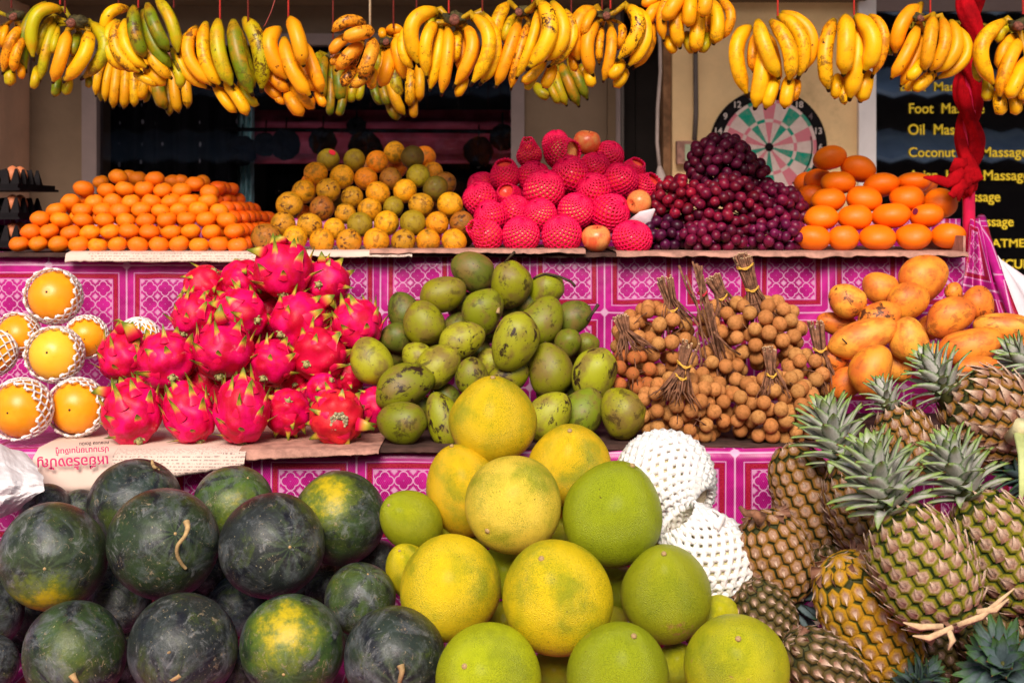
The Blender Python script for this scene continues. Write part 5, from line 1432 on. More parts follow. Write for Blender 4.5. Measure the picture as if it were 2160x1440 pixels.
stalk_px(ymr, [(1777, 715), (1790, 728), (1802, 736)], [0.0016, 0.0014, 0.001], M_['dark_stem'], 'scratch')

# dragon fruit bodies, bracts and stubs
def dr_prof(t, r, z):
    return r * (1 - 0.06 * z), z * 1.0
MS['dragon'] = [sphere_mesh('dragon_fruit', M_['dragon'], 40, 26, dr_prof, (lambda i: (lambda v: lumpy(i + 110, 0.085, 2.3)(v)))(i)) for i in range(3)]
def bract_mesh(seed, L=0.6, W=0.34, lift=0.25, back=1.0):
    """a broad scale that follows a unit sphere from its base and curls off at the tip"""
    V, Fc, A_ = [], [], []
    n = 9
    us = (-1, -0.6, -0.25, 0, 0.25, 0.6, 1)
    for side in (0, 1):
        for j in range(n + 1):
            t = j / n
            w = W * (1 - t) ** 0.75 * (1 - 0.25 * math.sin(t * PI)) + 0.004
            rho = 1.0 + 0.035 * math.sin(min(1, t * 2) * PI / 2) + lift * max(0, t - 0.45) ** 1.7 * 2.2 - (0.035 * (1 - t * .7) if side else 0)
            ph = L * t
            for u in us:
                y = u * w + 0.05 * math.sin(seed * 2.1) * t * t
                edge = -0.045 * abs(u) ** 3 * (1 - t)
                dz = 0.10 * (1 - u * u) * (-0.6) * (1 - t) * (1 if t < .3 else 0)
                V.append((math.cos(ph) * (rho + edge) * math.sqrt(max(0, 1 - y * y * .9)) - 1, y, math.sin(ph) * rho + dz)); A_.append(min(1, t * 0.95 + 0.10 * abs(u) ** 2 * t + 0.0))
    q_ = len(us)
    m = q_ * (n + 1)
    for j in range(n):
        for q in range(q_ - 1):
            a = j * q_ + q
            Fc.append((a, a + 1, a + q_ + 1, a + q_)); Fc.append((m + a, m + a + q_, m + a + q_ + 1, m + a + 1))
        for q in (0, q_ - 1):
            a = j * q_ + q
            Fc.append((a, a + q_, m + a + q_, m + a))
    return mesh('bract', V, Fc, M_['bract'], attrs={'g': A_})
BR = [bract_mesh(i, l, w, c) for i, (l, w, c) in enumerate(((0.58, 0.34, 0.28), (0.66, 0.30, 0.42), (0.48, 0.36, 0.20), (0.62, 0.24, 0.5), (0.55, 0.36, 0.30), (0.42, 0.28, 0.22)))]
def stub_mesh():
    b = MB()
    b.tube([(0, 0, -0.93), (0, 0, -1.02), (0.03, 0, -1.10)], [0.17, 0.12, 0.10], 10)
    for k in range(5):
        a = 2 * PI * k / 5
        b.tube([(0.10 * math.cos(a), 0.10 * math.sin(a), -0.94), (0.16 * math.cos(a), 0.16 * math.sin(a), -1.0), (0.20 * math.cos(a), 0.20 * math.sin(a), -1.06)], [0.07, 0.04, 0.012], 5)
    return b.mesh('stub', plain('green_tan_stub', (0.36, 0.32, 0.12), 0.7, 0.5, 4, 0.4, dirt=(0.10, 0.10, 0.02)), True)
STUB = stub_mesh()
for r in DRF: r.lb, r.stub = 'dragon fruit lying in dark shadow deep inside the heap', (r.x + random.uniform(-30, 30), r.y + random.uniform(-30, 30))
for q, r in enumerate(DR + DRF):
    R = (r.rx + r.ry) / 2
    sx, sy = r.stub[0] - r.x, r.stub[1] - r.y
    sd_ = facing(sx, sy, R)
    r.z = -sd_; r.s = (r.rx, r.rx, r.ry) if abs(sy) > abs(sx) else (r.ry, r.ry, r.rx)
    r.col = (0.80, 0.002, 0.125); r.a = 0.3 if q != 1 else 1.0; r.jit = 0.06
    if 'shad' in r.lb or 'dark' in r.lb or 'red' in r.lb: r.col = (0.68, 0.004, 0.05)  # dark pink is a skin colour; shaded ones have shade painted in
    if q == 4: r.col = (0.80, 0.03, 0.035)
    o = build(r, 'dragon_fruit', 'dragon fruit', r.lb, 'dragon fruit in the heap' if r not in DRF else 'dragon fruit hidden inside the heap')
    nb = 26 if R > 40 else 16
    for i in range(nb):
        t = (i + 0.5) / nb
        th = math.acos(max(-1, 1 - 2 * (0.06 + 0.90 * t)))        # 0 = tip end (+Z)
        az = i * 2.39996 + random.uniform(-.2, .2)
        n_ = Vector((math.sin(th) * math.cos(az), math.sin(th) * math.sin(az), math.cos(th)))
        up = (Vector((0, 0, 1)) - n_ * n_.z).normalized()
        y_ = up.cross(n_)
        Rm = Matrix(((n_.x, y_.x, up.x), (n_.y, y_.y, up.y), (n_.z, y_.z, up.z))).to_4x4()
        k = BR[i % 6] if th > 0.8 else BR[5 if i % 2 else 0]
        f = random.uniform(0.8, 1.1)
        tw = Matrix.Rotation(random.uniform(-.25, .25), 4, 'X')
        obj('bract', k, o, Matrix.Translation(n_ * (1 - 0.05 * n_.z * math.sin(th)) * 1.0) @ Rm @ tw @ SC(random.uniform(.9, 1.2), f, f))
    if q != 4:
        obj('stub', STUB, o)
    else:
        b = MB()
        for k in range(16):
            a = 2 * PI * k / 16
            rr_ = 0.27 + 0.03 * math.sin(k * 3)
            V, Fc = lathe([(0, .6), (.8, .3), (1, 0), (.8, -.3), (0, -.6)], 6)
            b.add([(v[0] * .075 + rr_ * math.cos(a), v[1] * .075 + rr_ * math.sin(a), -0.98 + v[2] * 0.1) for v in V], Fc)
            b.add([(v[0] * .06 + rr_ * .6 * math.cos(a + .2), v[1] * .06 + rr_ * .6 * math.sin(a + .2), -0.975 + v[2] * 0.08) for v in V], Fc)
        wp = obj('dry_crown', b.mesh('dry_crown', M_['calyx'], True), o)
        V, Fc = lathe([(0, -0.99), (0.30, -0.965), (0.32, -0.93), (0, -0.93)], 20)
        obj('crown_disc', mesh('disc', V, Fc, M_['calyx']), o)
        V, Fc = lathe([(0, -1.01), (0.10, -1.0), (0.12, -0.95), (0, -0.93)], 10)
        obj('crown_hole', mesh('hole', V, Fc, M_['dark_stem']), o)
# long green bracts that stick out
for q, pts, wd in ((5, [(250, 700), (262, 682), (250, 674), (236, 678)], .012), (5, [(285, 715), (272, 690), (256, 678)], .016), (0, [(232, 828), (208, 824), (192, 828)], .012), (4, [(752, 895), (772, 898), (790, 905)], .014), (7, [(470, 682), (462, 662), (466, 640)], .014),
                   (16, [(560, 535), (545, 530), (520, 527)], .014), (12, [(678, 640), (695, 630), (706, 622)], .014), (16, [(590, 512), (588, 505), (580, 498)], .02), (17, [(680, 556), (679, 545), (678, 530)], .012)):
    r = DR[q]
    p0 = surf(r, *pts[0])
    pp = [p0] + [P(x, y, p0.y - 0.006) for x, y in pts[1:]]
    n = len(pp)
    V, Fc = tube(pp, [wd, wd * .7, wd * .4, 0.001][:n - 1] + [0.001], 8, ry=0.35)
    g = [0.25 + 0.75 * (i // 8) / (n - 1) for i in range(len(V))]
    wpart('bract', mesh('long_bract', V, Fc, M_['bract'], attrs={'g': g}), r.o)
# ------------------------------------------------------------------ pomelos and watermelons
def PO(x, y, rx, ry, px, py, v, col, lb, dz=0.0, a=0.15, D=None):
    return rec('pomelo', x, y, rx, ry, dz=dz, pole=(px, py), v=v, col=col, lb=lb, a=a, D=D)
GRN, YEL, GLD, YG = (0.33, 0.38, 0.006), (0.82, 0.59, 0.008), (0.84, 0.50, 0.008), (0.55, 0.50, 0.008)
PM = [PO(1040, 888, 94, 90, 1040, 798, 3, (0.76, 0.50, 0.008), 'topmost pomelo, pear-shaped and yellow, in front of the green mangoes', D=2.40), PO(1202, 980, 88, 84, 1200, 905, 3, (0.84, 0.52, 0.010), 'golden pomelo with a brown button on top, upper right of the heap', D=2.40),
      PO(978, 1036, 79, 96, 955, 945, 2, GLD, 'yellow pomelo with a scarred top, behind and left of the pale one', D=2.34), PO(1083, 1065, 100, 106, 1027, 1104, 0, (0.86, 0.62, 0.06), 'pale yellow pomelo with a creased stem scar, in the middle of the second row', -.02, D=2.27),
      PO(1291, 1086, 105, 110, 1330, 985, 2, GRN, 'big bright green pomelo, right of the pale one', D=2.24), PO(868, 1097, 60, 78, 830, 1060, 1, (0.40, 0.41, 0.008), 'small green pomelo at the left end of the heap, above the yellow edge one', D=2.34),
      PO(866, 1205, 50, 74, 850, 1160, 1, (0.76, 0.58, 0.010), 'yellow pomelo half hidden behind the front left one', .05, D=2.26), PO(950, 1238, 105, 112, 900, 1320, 1, (0.82, 0.57, 0.010), 'large yellow pomelo at the left of the front middle row', D=2.15),
      PO(1176, 1258, 116, 126, 1142, 1164, 1, YEL, 'largest yellow pomelo in the centre front with a pink bruise', D=2.12, a=0.9), PO(1405, 1252, 96, 110, 1395, 1165, 3, (0.36, 0.38, 0.008), 'pear-shaped green pomelo with brown scabs, right of the largest one', D=2.17, a=0.8),
      PO(1030, 1428, 116, 108, 983, 1376, 1, (0.45, 0.50, 0.007), 'green-yellow pomelo at the bottom with a white button', D=2.04), PO(1302, 1425, 108, 114, 1330, 1330, 2, GRN, 'green pomelo with pink dots at the bottom centre', D=2.05, a=0.4), PO(1552, 1405, 110, 106, 1545, 1325, 2, (0.52, 0.48, 0.008), 'bottom right pomelo with a large tan scar', D=2.02, a=1.0),
      PO(1402, 1140, 34, 46, 1400, 1090, 0, (0.74, 0.62, 0.010), 'yellow pomelo sliver between the green ones and the netted fruit', D=2.36), PO(1518, 1300, 42, 50, 1518, 1260, 0, YG, 'olive pomelo behind the scarred one at the right', D=2.2), PO(1066, 1205, 58, 56, 1066, 1150, 0, (0.40, 0.44, 0.008), 'shaded pomelo in the gap between the two big yellow ones', D=2.33),
      PO(1297, 1240, 50, 60, 1297, 1200, 0, (0.28, 0.34, 0.008), 'dark green pomelo in the gap right of the largest one', D=2.36), PO(1170, 1412, 48, 42, 1170, 1380, 0, (0.34, 0.28, 0.008), 'shaded brownish pomelo in the bottom gap, left', D=2.25), PO(1428, 1405, 46, 54, 1428, 1360, 0, (0.42, 0.42, 0.008), 'shaded pomelo in the bottom gap, right', D=2.22),
      PO(1130, 1080, 60, 60, 1190, 1110, 0, (0.85, 0.30, 0.01), 'orange-tinted pomelo glimpsed behind the pale and the green one', D=2.44)]
NW = [rec('pomelo', 1403, 1012, 94, 94, col=(0.90, 0.74, 0.45), lb='pomelo in a white foam net with a torn hole, upper one', pole=(1470, 1045), v=0, a=0.1, D=2.38, net='big'), rec('pomelo', 1500, 1185, 88, 100, col=(0.90, 0.78, 0.48), lb='pomelo in a white foam net sliding off its top, lower one', pole=(1440, 1108), v=0, a=0.1, D=2.24, net='big2')]
def W(x, y, rx, ry, px, py, patch, pa, col, lb, D, v=0, tint=None):
    return rec('watermelon', x, y, rx, ry, pole=(px, py), patch=patch, a=pa, col=col, lb=lb, D=D, v=v)
DG, BG_, MG = (0.030, 0.045, 0.022), (0.022, 0.026, 0.026), (0.055, 0.10, 0.016)
WM = [W(112, 1172, 111, 113, 130, 1172, (115, 1275), 1, (0.040, 0.066, 0.024), 'watermelon with fine rays and a yellow underside, left of the upper row', 2.26), W(345, 1147, 115, 117, 393, 1103, None, 0, (0.030, 0.048, 0.020), 'dark watermelon with a long wavy dry stalk, upper row', 2.25),
      W(574, 1150, 111, 110, 627, 1131, None, 0, BG_, 'blackish watermelon with white flecks, right of the stalked one', 2.25), W(285, 1068, 101, 98, 340, 985, None, 0, (0.024, 0.042, 0.032), 'blue-green watermelon with a curled stem behind the upper row', 2.42),
      W(492, 1068, 86, 86, 530, 1000, (470, 1110), .6, (0.06, 0.10, 0.018), 'lighter green striped watermelon at the back in the middle', 2.42), W(716, 1093, 97, 98, 640, 1085, (712, 1020), 1, (0.04, 0.08, 0.022), 'watermelon with a broad yellow patch, back right', 2.38),
      W(158, 1378, 110, 106, 152, 1425, (190, 1300), .45, (0.035, 0.068, 0.018), 'watermelon with an olive-yellow shoulder at the bottom left', 2.12), W(385, 1365, 114, 113, 378, 1418, None, 0, BG_, 'purplish black watermelon with a hooked dry stalk, bottom row', 2.10),
      W(617, 1365, 109, 111, 615, 1388, (610, 1310), 1, (0.045, 0.09, 0.018), 'watermelon with a bright yellow patch over its star-shaped end, bottom row', 2.12), W(760, 1262, 72, 78, 780, 1200, (750, 1200), .35, (0.045, 0.070, 0.018), 'small dull watermelon beside the pomelos with pale chips', 2.24),
      W(832, 1385, 102, 111, 845, 1412, None, 0, (0.022, 0.036, 0.024), 'dark watermelon at the bottom right with a short stalk', 2.16), W(96, 1075, 52, 58, 96, 1030, None, 0, BG_, 'dark watermelon just behind the crumpled paper', 2.45),
      W(-28, 1290, 74, 80, -28, 1220, None, 0, BG_, 'black watermelon cut off by the left edge of the picture', 2.28), W(250, 1268, 70, 66, 250, 1220, None, 0, BG_, 'watermelon in the dark gap between the four left ones', 2.38), W(500, 1275, 62, 66, 500, 1220, None, 0, (0.02, 0.03, 0.05), 'bluish watermelon in the dark gap of the lower row', 2.40),
      W(690, 1240, 56, 62, 690, 1200, None, 0, BG_, 'watermelon in the dark gap left of the small dull one', 2.44), W(60, 1300, 60, 60, 60, 1260, None, 0, BG_, 'watermelon deep in shadow under the rayed one', 2.42), W(-20, 1400, 60, 60, -20, 1390, None, 0, BG_, 'watermelon in the shadow of the bottom left corner', 2.3),
      W(270, 1400, 50, 50, 270, 1380, None, 0, BG_, 'watermelon in the gap between the two bottom left ones', 2.3), W(505, 1410, 46, 50, 505, 1390, None, 0, BG_, 'watermelon in the gap between the hooked-stalk and star-ended ones', 2.3),  # melons in the gaps: the gap's darkness is put into their colour
      W(800, 1180, 40, 44, 800, 1160, None, 0, BG_, 'watermelon behind the small dull one, next to the green pomelo', 2.45), W(390, 1275, 60, 60, 390, 1240, None, 0, BG_, 'watermelon hidden right under the stalked one', 2.42)]
for r in PM: r.rr = math.sqrt(r.rx * r.ry) * 0.97
settle(PM + NW + WM, lambda r: r.D, 1.9, 2.588, tight=0.93, h=0.738)
PF, WF = [], []
fill(PM + NW, 'pomelo', 44, 0.12, 2.5, PF, cover=0.97, reach=150)
fill(WM, 'watermelon', 46, 0.14, 2.5, WF, cover=0.97, reach=190)
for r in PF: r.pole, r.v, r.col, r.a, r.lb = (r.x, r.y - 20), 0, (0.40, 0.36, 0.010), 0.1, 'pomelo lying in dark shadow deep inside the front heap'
for r in WF: r.pole, r.patch, r.a, r.v, r.col, r.lb = (r.x, r.y - 20), None, 0, 0, BG_, 'black watermelon lying in dark shadow deep inside the bin'  # near black puts the darkness of the gaps into the rind colour
for r in PM + NW + PF:
    R = math.sqrt(r.rx * r.ry)
    sx, sy = r.pole[0] - r.x, r.pole[1] - r.y
    r.z = facing(sx, sy, R * 1.02)
    # squash so that the outline keeps the measured width and height
    r.s = (r.rx, r.rx, r.ry) if abs(sy) > abs(sx) * .8 and abs(sy) > R * .5 else (R, R, R)
    r.jit = 0.02
    o = build(r, 'pomelo', 'pomelo', r.lb, 'pomelos in the front heap' if r in PM else 'pomelos hidden inside the heap' if r in PF else 'pomelos in white foam nets')
btn = MB()
V, Fc = lathe([(0, 1.02), (0.045, 1.015), (0.055, 0.995), (0.06, 0.96), (0, 0.95)], 12)
BTN = mesh('button', V, Fc, M_['stem'])
for r in PM[:13]:
    obj('stem_button', BTN, r.o, Matrix.Translation((0, 0, 0.02 + (0.10 * 5 * (0.02, 0.10, 0.18, 0.26)[r.v] - 0.03 if r.v else -0.03))))
for r in NW:
    obj('foam_net', NETS[r.net], r.o, None)
V, Fc = tube([surf(NW[1], 1508, 1110) + Vector((0, -.01, 0)), P(1525, 1090, NW[1].Y - .04), P(1515, 1082, NW[1].Y - .03), P(1490, 1068, NW[1].Y - .0)], [0.007, 0.006, 0.005, 0.002], 8, ry=0.5)
wpart('net_end', mesh('net_end', V, Fc, M_['whitefoam']), NW[1].o)
for r in WM + WF:
    R = math.sqrt(r.rx * r.ry)
    r.z = facing(r.pole[0] - r.x, r.pole[1] - r.y, R)
    if r.patch:
        r.xd = facing(r.patch[0] - r.x, r.patch[1] - r.y, R)
    else:
        r.xd = Vector((1, 0, 0.2)); r.tw = random.random() * 6
    r.s = (r.rx, r.rx, r.ry) if abs(r.pole[1] - r.y) > abs(r.pole[0] - r.x) else (r.rx, r.ry, (r.rx + r.ry) / 2)
    r.s = ((r.rx + r.ry) / 2,) * 3
    r.jit = 0.1
    build(r, 'watermelon', 'watermelon', r.lb, 'watermelons in the bin' if r in WM else 'watermelons hidden inside the bin')
V, Fc = lathe([(0, 1.0), (0.022, 0.998), (0.03, 0.985), (0.035, 0.95), (0, 0.94)], 12)
WB = mesh('navel', V, Fc, M_['stem'])
for r in WM:
    if r.rx > 60: obj('navel', WB, r.o)
def melon_stalk(r, pts, rr):
    V, Fc = [], []
    pp = []
    for i, (x, y) in enumerate(pts):
        d = ((x - r.x) / r.rx) ** 2 + ((y - r.y) / r.ry) ** 2
        pp.append(surf(r, x, y, 0.004 + 0.006 * math.sin(i)) if d < 1 or not pp else P(x, y, pp[-1].y))
    # smooth
    q = []
    n = len(pp)
    for i in range(n - 1):
        p0, p1, p2, p3 = pp[max(i - 1, 0)], pp[i], pp[i + 1], pp[min(i + 2, n - 1)]
        for s in range(5):
            t = s / 5
            q.append(0.5 * ((2 * p1) + (p2 - p0) * t + (2 * p0 - 5 * p1 + 4 * p2 - p3) * t * t + (3 * p1 - p0 - 3 * p2 + p3) * t ** 3))
    q.append(pp[-1])
    R = np.interp(np.linspace(0, 1, len(q)), np.linspace(0, 1, len(rr)), rr)
    V, Fc = tube(q, list(R), 8)
    wpart('stalk', mesh('stalk', V, Fc, M_['stem']), r.o)
melon_stalk(WM[1], [(393, 1100), (396, 1112), (390, 1130), (375, 1150), (374, 1170), (383, 1188), (393, 1199)], [0.0055, 0.0042, 0.003, 0.003, 0.003, 0.0028, 0.0024])
melon_stalk(WM[7], [(380, 1420), (366, 1429), (350, 1430), (338, 1418), (336, 1400), (343, 1383), (359, 1374)], [0.006, 0.005, 0.0042, 0.0038, 0.0032, 0.0026, 0.0016])
melon_stalk(WM[3], [(321, 970), (322, 978), (326, 985), (332, 986)], [0.002, 0.003, 0.003, 0.002])
melon_stalk(WM[6], [(152, 1422), (158, 1432), (166, 1441)], [0.006, 0.004, 0.002])
melon_stalk(WM[10], [(845, 1402), (848, 1415), (844, 1432), (842, 1445)], [0.006, 0.004, 0.0032, 0.003])

# ------------------------------------------------------------------ pineapples
def eye_mesh(mat):
    V, Fc, A_ = [], [], []
    rings = [(1.02, -0.10, 0.0), (0.97, 0.10, 0.06), (0.84, 0.30, 0.35), (0.58, 0.45, 0.6), (0.30, 0.44, 0.85), (0.10, 0.34, 1.0)]
    n = 12
    for r, h, a in rings:
        for k in range(n):
            t = 2 * PI * k / n
            hexr = 1.0 / max(abs(math.cos(t)) * 1.0, abs(math.cos(t - PI / 3)), abs(math.cos(t + PI / 3))) * 0.98
            q = r * (hexr * (r > .5) + (r <= .5))
            V.append((q * math.cos(t), q * math.sin(t), h)); A_.append(a)
    V.append((0, 0, 0.30)); A_.append(1.0)
    for j in range(len(rings) - 1):
        for k in range(n):
            k2 = (k + 1) % n
            Fc.append((j * n + k, j * n + k2, (j + 1) * n + k2, (j + 1) * n + k))
    for k in range(n):
        Fc.append(((len(rings) - 1) * n + k, (len(rings) - 1) * n + (k + 1) % n, len(V) - 1))
    return mesh('fruitlet', V, Fc, mat, attrs={'e': A_})
EYES = {k: eye_mesh(M_[k]) for k in ('pine_eye', 'pine_eye_green', 'pine_eye_dark', 'pine_eye_gold')}
def scale_mesh(seed):
    """papery bract over a fruitlet: base below (-Y), tip up (+Y) and lifted off"""
    V, Fc, A_ = [], [], []
    rnd = random.Random(seed)
    n = 5
    tipx = rnd.uniform(-.18, .18)
    for side in (0, 1):
        for j in range(n + 1):
            t = j / n
            w = 0.62 * (1 - t) ** 1.15 + 0.02
            y = -0.62 + 1.42 * t
            z = 0.40 + 0.30 * math.sin(t * 2.0) + 0.28 * t * t - (0.05 if side else 0)
            for u in (-1, 0, 1):
                V.append((u * w + tipx * t * t, y, z - (0.22 * (1 - t)) * abs(u) + 0.05 * rnd.uniform(-1, 1))); A_.append(t)
    m = 3 * (n + 1)
    for j in range(n):
        for q in range(2):
            a = j * 3 + q
            Fc += [(a, a + 1, a + 4, a + 3), (m + a, m + a + 3, m + a + 4, m + a + 1)]
        for q in (0, 2):
            a = j * 3 + q
            Fc.append((a, a + 3, m + a + 3, m + a))
    return mesh('scale', V, Fc, M_['pine_bract'], attrs={'g': A_})
SCALES = [scale_mesh(i) for i in range(5)]
def leaf_mesh(mat, seed, W=0.13, bend=0.35):
    V, Fc, A_, E_ = [], [], [], []
    n = 12
    for j in range(n + 1):
        t = j / n
        w = W * (0.85 + 0.5 * t * (1 - t)) * (1 - t ** 2.4) ** 0.9 + 0.002
        w *= 1 + (0.10 if j % 2 else -0.06)
        x = bend * t ** 1.9
        z = t * (1 - 0.12 * bend * t)
        for u, d in ((-1, 0.05), (-.45, -0.01), (0, -0.028), (.45, -0.01), (1, 0.05), (0.5, -0.045), (0, -0.06), (-.5, -0.045)):
            V.append((x - d * 1.0 * (1 - t * .5), u * w, z)); A_.append(t); E_.append(abs(u))
    m = 8
    for j in range(n):
        for q in range(m):
            a = j * m + q; b = j * m + (q + 1) % m
            Fc.append((a, b, b + m, a + m))
    return mesh('leaf', V, Fc, mat, attrs={'g': A_, 'e': E_})
LEAF = {k: [leaf_mesh(M_[k], i, w, b) for i, (w, b) in enumerate(((0.15, 0.25), (0.135, 0.42), (0.16, 0.12), (0.125, 0.6)))] for k in ('pine_leaf', 'pine_leaf_dark')}
CUT = 0
def crown(root, base, d, Rb, L, n=46, mat='pine_leaf', spread=1.0, hgt=0.62):
    d = d.normalized()
    A0 = align(d)
    org = root.matrix_basis.translation
    V, Fc = tube([base - d * 0.01, base + d * L * hgt * 0.5, base + d * L * hgt], [Rb * .55, Rb * .45, Rb * .12], 10)
    wpart('crown_core', mesh('core', V, Fc, M_['pine_body']), root)
    for i in range(n):
        f = (i + .5) / n
        az = i * 2.39996
        rd = (A0 @ Vector((math.cos(az), math.sin(az), 0)))
        h = hgt * L * f ** 0.9
        tilt = math.radians((66 - 52 * f ** 0.8 + random.uniform(-6, 6)) * spread)
        z = d * math.cos(tilt) + rd * math.sin(tilt)
        x = (rd * math.cos(tilt) - d * math.sin(tilt))
        y = z.cross(x)
        Mm = Matrix(((x.x, y.x, z.x), (x.y, y.y, z.y), (x.z, y.z, z.z))).to_4x4()
        ln = L * (0.37 + 0.18 * math.sin(f * PI) + random.uniform(-.05, .07))
        p = base + d * h + rd * Rb * 0.45 * (1 - f)
        wd = L * random.uniform(0.68, 0.9) * (1 - .25 * f)
        obj('leaf', LEAF[mat][i % 4 if f < .7 else (2, 0)[i % 2]], root, Matrix.Translation(p - org) @ Mm @ SC(ln, wd, ln))
def pineapple(label, b, t, w, Y, eye='pine_eye', cr=None, dY=0.0, n=14, nr=9, bright=1.0, leafm='pine_leaf', ragged_b=True, bract=1.0, round_=2.6):
    """b: bottom pixel, t: pixel where the crown starts, w: width in pixels, dY: how much nearer the bottom is"""
    n, nr = int(n * 1.2), int(nr * 1.22)
    pb, pt = P(b[0], b[1], Y - dY), P(t[0], t[1], Y)
    ax = pt - pb
    L = ax.length
    d = ax.normalized()
    R = rad(w / 2, Y) * 0.93
    root = empty('pineapple', pb); tag(root, label, 'pineapple', 'pineapples in the heap')
    A0 = align(d)
    shp = lambda s: max(0.0, 1 - abs(2 * s - 1) ** round_) ** 0.5 * (1.0 + 0.05 * (0.5 - s))
    pr = [(0, L)] + [(R * 0.97 * shp(1 - k / 16), L * (1 - k / 16)) for k in range(1, 16)] + [(0, 0)]
    V, Fc = lathe(pr, 28)
    wpart('body', mesh('pine_core', [pb + A0 @ Vector(v) for v in V], Fc, M_['pine_body']), root)
    camp = Vector((0, 0, ZC))
    sp = L / nr
    for j in range(-1, nr + 1):
        s = (j + 0.5) / nr
        sh = shp(min(0.995, max(0.012, s)))
        if j == -1: s, sh = 0.012, sh * 0.75
        if j == nr: s = 0.99
        nn = n if sh > 0.62 else max(5, int(n * sh * 1.25))
        for i in range(nn):
            az = 2 * PI * (i + 0.5 * (j % 2)) / nn + j * 0.10 + random.uniform(-.03, .03)
            rd = A0 @ Vector((math.cos(az), math.sin(az), 0))
            ds = (shp(min(1, s + .03)) - shp(max(0, s - .03))) * R / (0.06 * L)
            nrm = (rd - d * ds).normalized()
            if j == -1: nrm = (rd * 0.5 - d).normalized()
            p = pb + d * (L * s) + rd * (R * sh)
            vd = (camp - p).normalized()
            if nrm.dot(vd) < -0.35: continue
            up = (d - nrm * nrm.dot(d)).normalized()
            xx = up.cross(nrm)
            Mm = Matrix(((xx.x, up.x, nrm.x), (xx.y, up.y, nrm.y), (xx.z, up.z, nrm.z))).to_4x4()
            sx = 2 * PI * R * sh / nn * 0.5 * 1.05
            sy = sp * 0.66
            Mp = Matrix.Translation(p - pb - nrm * sx * 0.05) @ Mm @ Matrix.Rotation(random.uniform(-.08, .08), 4, 'Z')
            e = obj('fruitlet', EYES[eye], root, Mp @ SC(sx, sy, sx * 0.85))
            if bract > 0:
                q = bract * random.uniform(0.85, 1.2)
                obj('scale', random.choice(SCALES), e, Matrix.Rotation(random.uniform(-.15, .15), 4, 'Z') @ SC(0.95 * q, 1.15 * q, 1.0 * q))
    if ragged_b:
        for k in range(12):
            az = 2 * PI * k / 12 + random.uniform(-.2, .2)
            rd = A0 @ Vector((math.cos(az), math.sin(az), 0))
            z = (rd * random.uniform(.7, 1.1) + d * random.uniform(-.35, .45)).normalized()
            Mm = align(z, -d)
            obj('dry_leaf', SCALES[k % 5], root, Matrix.Translation(d * L * 0.05 + rd * R * 0.40) @ Mm @ Matrix.Rotation(-PI / 2, 4, 'X') @ SC(R * .25, R * random.uniform(.35, .7), R * .22))
    if cr:
        c = P(cr[0], cr[1], Y + cr[2])
        crown(root, pt - d * 0.006, (c - pt), R * 0.62, (c - pt).length * 0.88, n=cr[3] if len(cr) > 3 else 46, mat=leafm)
    return root
pineapple('big pineapple in the foreground with green-edged fruitlets and a blue-grey crown', (2018, 1325), (1880, 1076), 212, 2.10, 'pine_eye_green', (1804, 872, -.01, 60), 0.06, 14, 9, bract=1.05)
pineapple('pineapple at the right edge leaning like the front one, crown upright', (2205, 1292), (2042, 1048), 200, 2.25, 'pine_eye_green', (1965, 870, .0, 56), 0.06, 14, 9, bract=1.0)
pineapple('pineapple squeezed behind the big one, its crown in front of the longans', (1862, 1180), (1778, 975), 150, 2.33, 'pine_eye', (1720, 796, .0, 56), 0.03, 13, 8)
pineapple('orange-brown pineapple standing at the left beside the magenta cloth, no crown seen', (1738, 1172), (1664, 938), 138, 2.42, 'pine_eye', None, 0.02, 12, 9, bract=.7, round_=3.2)
pineapple('reddish pineapple lying head down left of the big one, with a small bent stalk', (1608, 1080), (1672, 1268), 148, 2.24, 'pine_eye', (1700, 1345, .05, 26), 0.0, 13, 7, leafm='pine_leaf_dark', bract=.6)
pineapple('golden pineapple lying diagonally in the bottom centre of the heap', (1770, 1178), (1895, 1435), 190, 2.20, 'pine_eye_gold', (1965, 1550, -.02, 30), 0.04, 14, 9, bract=.75, round_=3.0)
pineapple('pale dried-up pineapple lying on its side at the upper right', (2190, 935), (2000, 832), 205, 2.44, 'pine_eye', (1915, 705, .02, 46), 0.02, 14, 8, bract=1.25, leafm='pine_leaf')
pineapple('small orange pineapple behind the crowns, crown of purplish leaves', (1948, 1010), (1880, 862), 132, 2.46, 'pine_eye', (1838, 768, .02, 34), 0.03, 12, 6, bract=1.0)
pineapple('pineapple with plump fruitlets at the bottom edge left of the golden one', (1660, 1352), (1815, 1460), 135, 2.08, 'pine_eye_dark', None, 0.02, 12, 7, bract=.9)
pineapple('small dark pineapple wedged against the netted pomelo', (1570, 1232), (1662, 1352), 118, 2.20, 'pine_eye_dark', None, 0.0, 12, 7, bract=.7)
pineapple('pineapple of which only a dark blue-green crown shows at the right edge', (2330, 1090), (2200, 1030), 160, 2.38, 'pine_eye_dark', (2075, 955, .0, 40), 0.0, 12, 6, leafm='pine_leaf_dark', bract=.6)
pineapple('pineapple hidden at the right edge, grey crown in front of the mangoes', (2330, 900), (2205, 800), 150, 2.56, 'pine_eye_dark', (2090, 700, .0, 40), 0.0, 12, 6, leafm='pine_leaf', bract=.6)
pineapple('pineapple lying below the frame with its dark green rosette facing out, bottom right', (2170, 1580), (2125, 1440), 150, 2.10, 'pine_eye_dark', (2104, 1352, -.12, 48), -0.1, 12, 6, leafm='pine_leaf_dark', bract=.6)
pineapple('pineapple below the front one with a short green crown, bottom edge', (1850, 1560), (1925, 1460), 140, 2.12, 'pine_eye_dark', (1990, 1385, -.05, 40), 0.0, 12, 6, leafm='pine_leaf_dark', bract=.6)
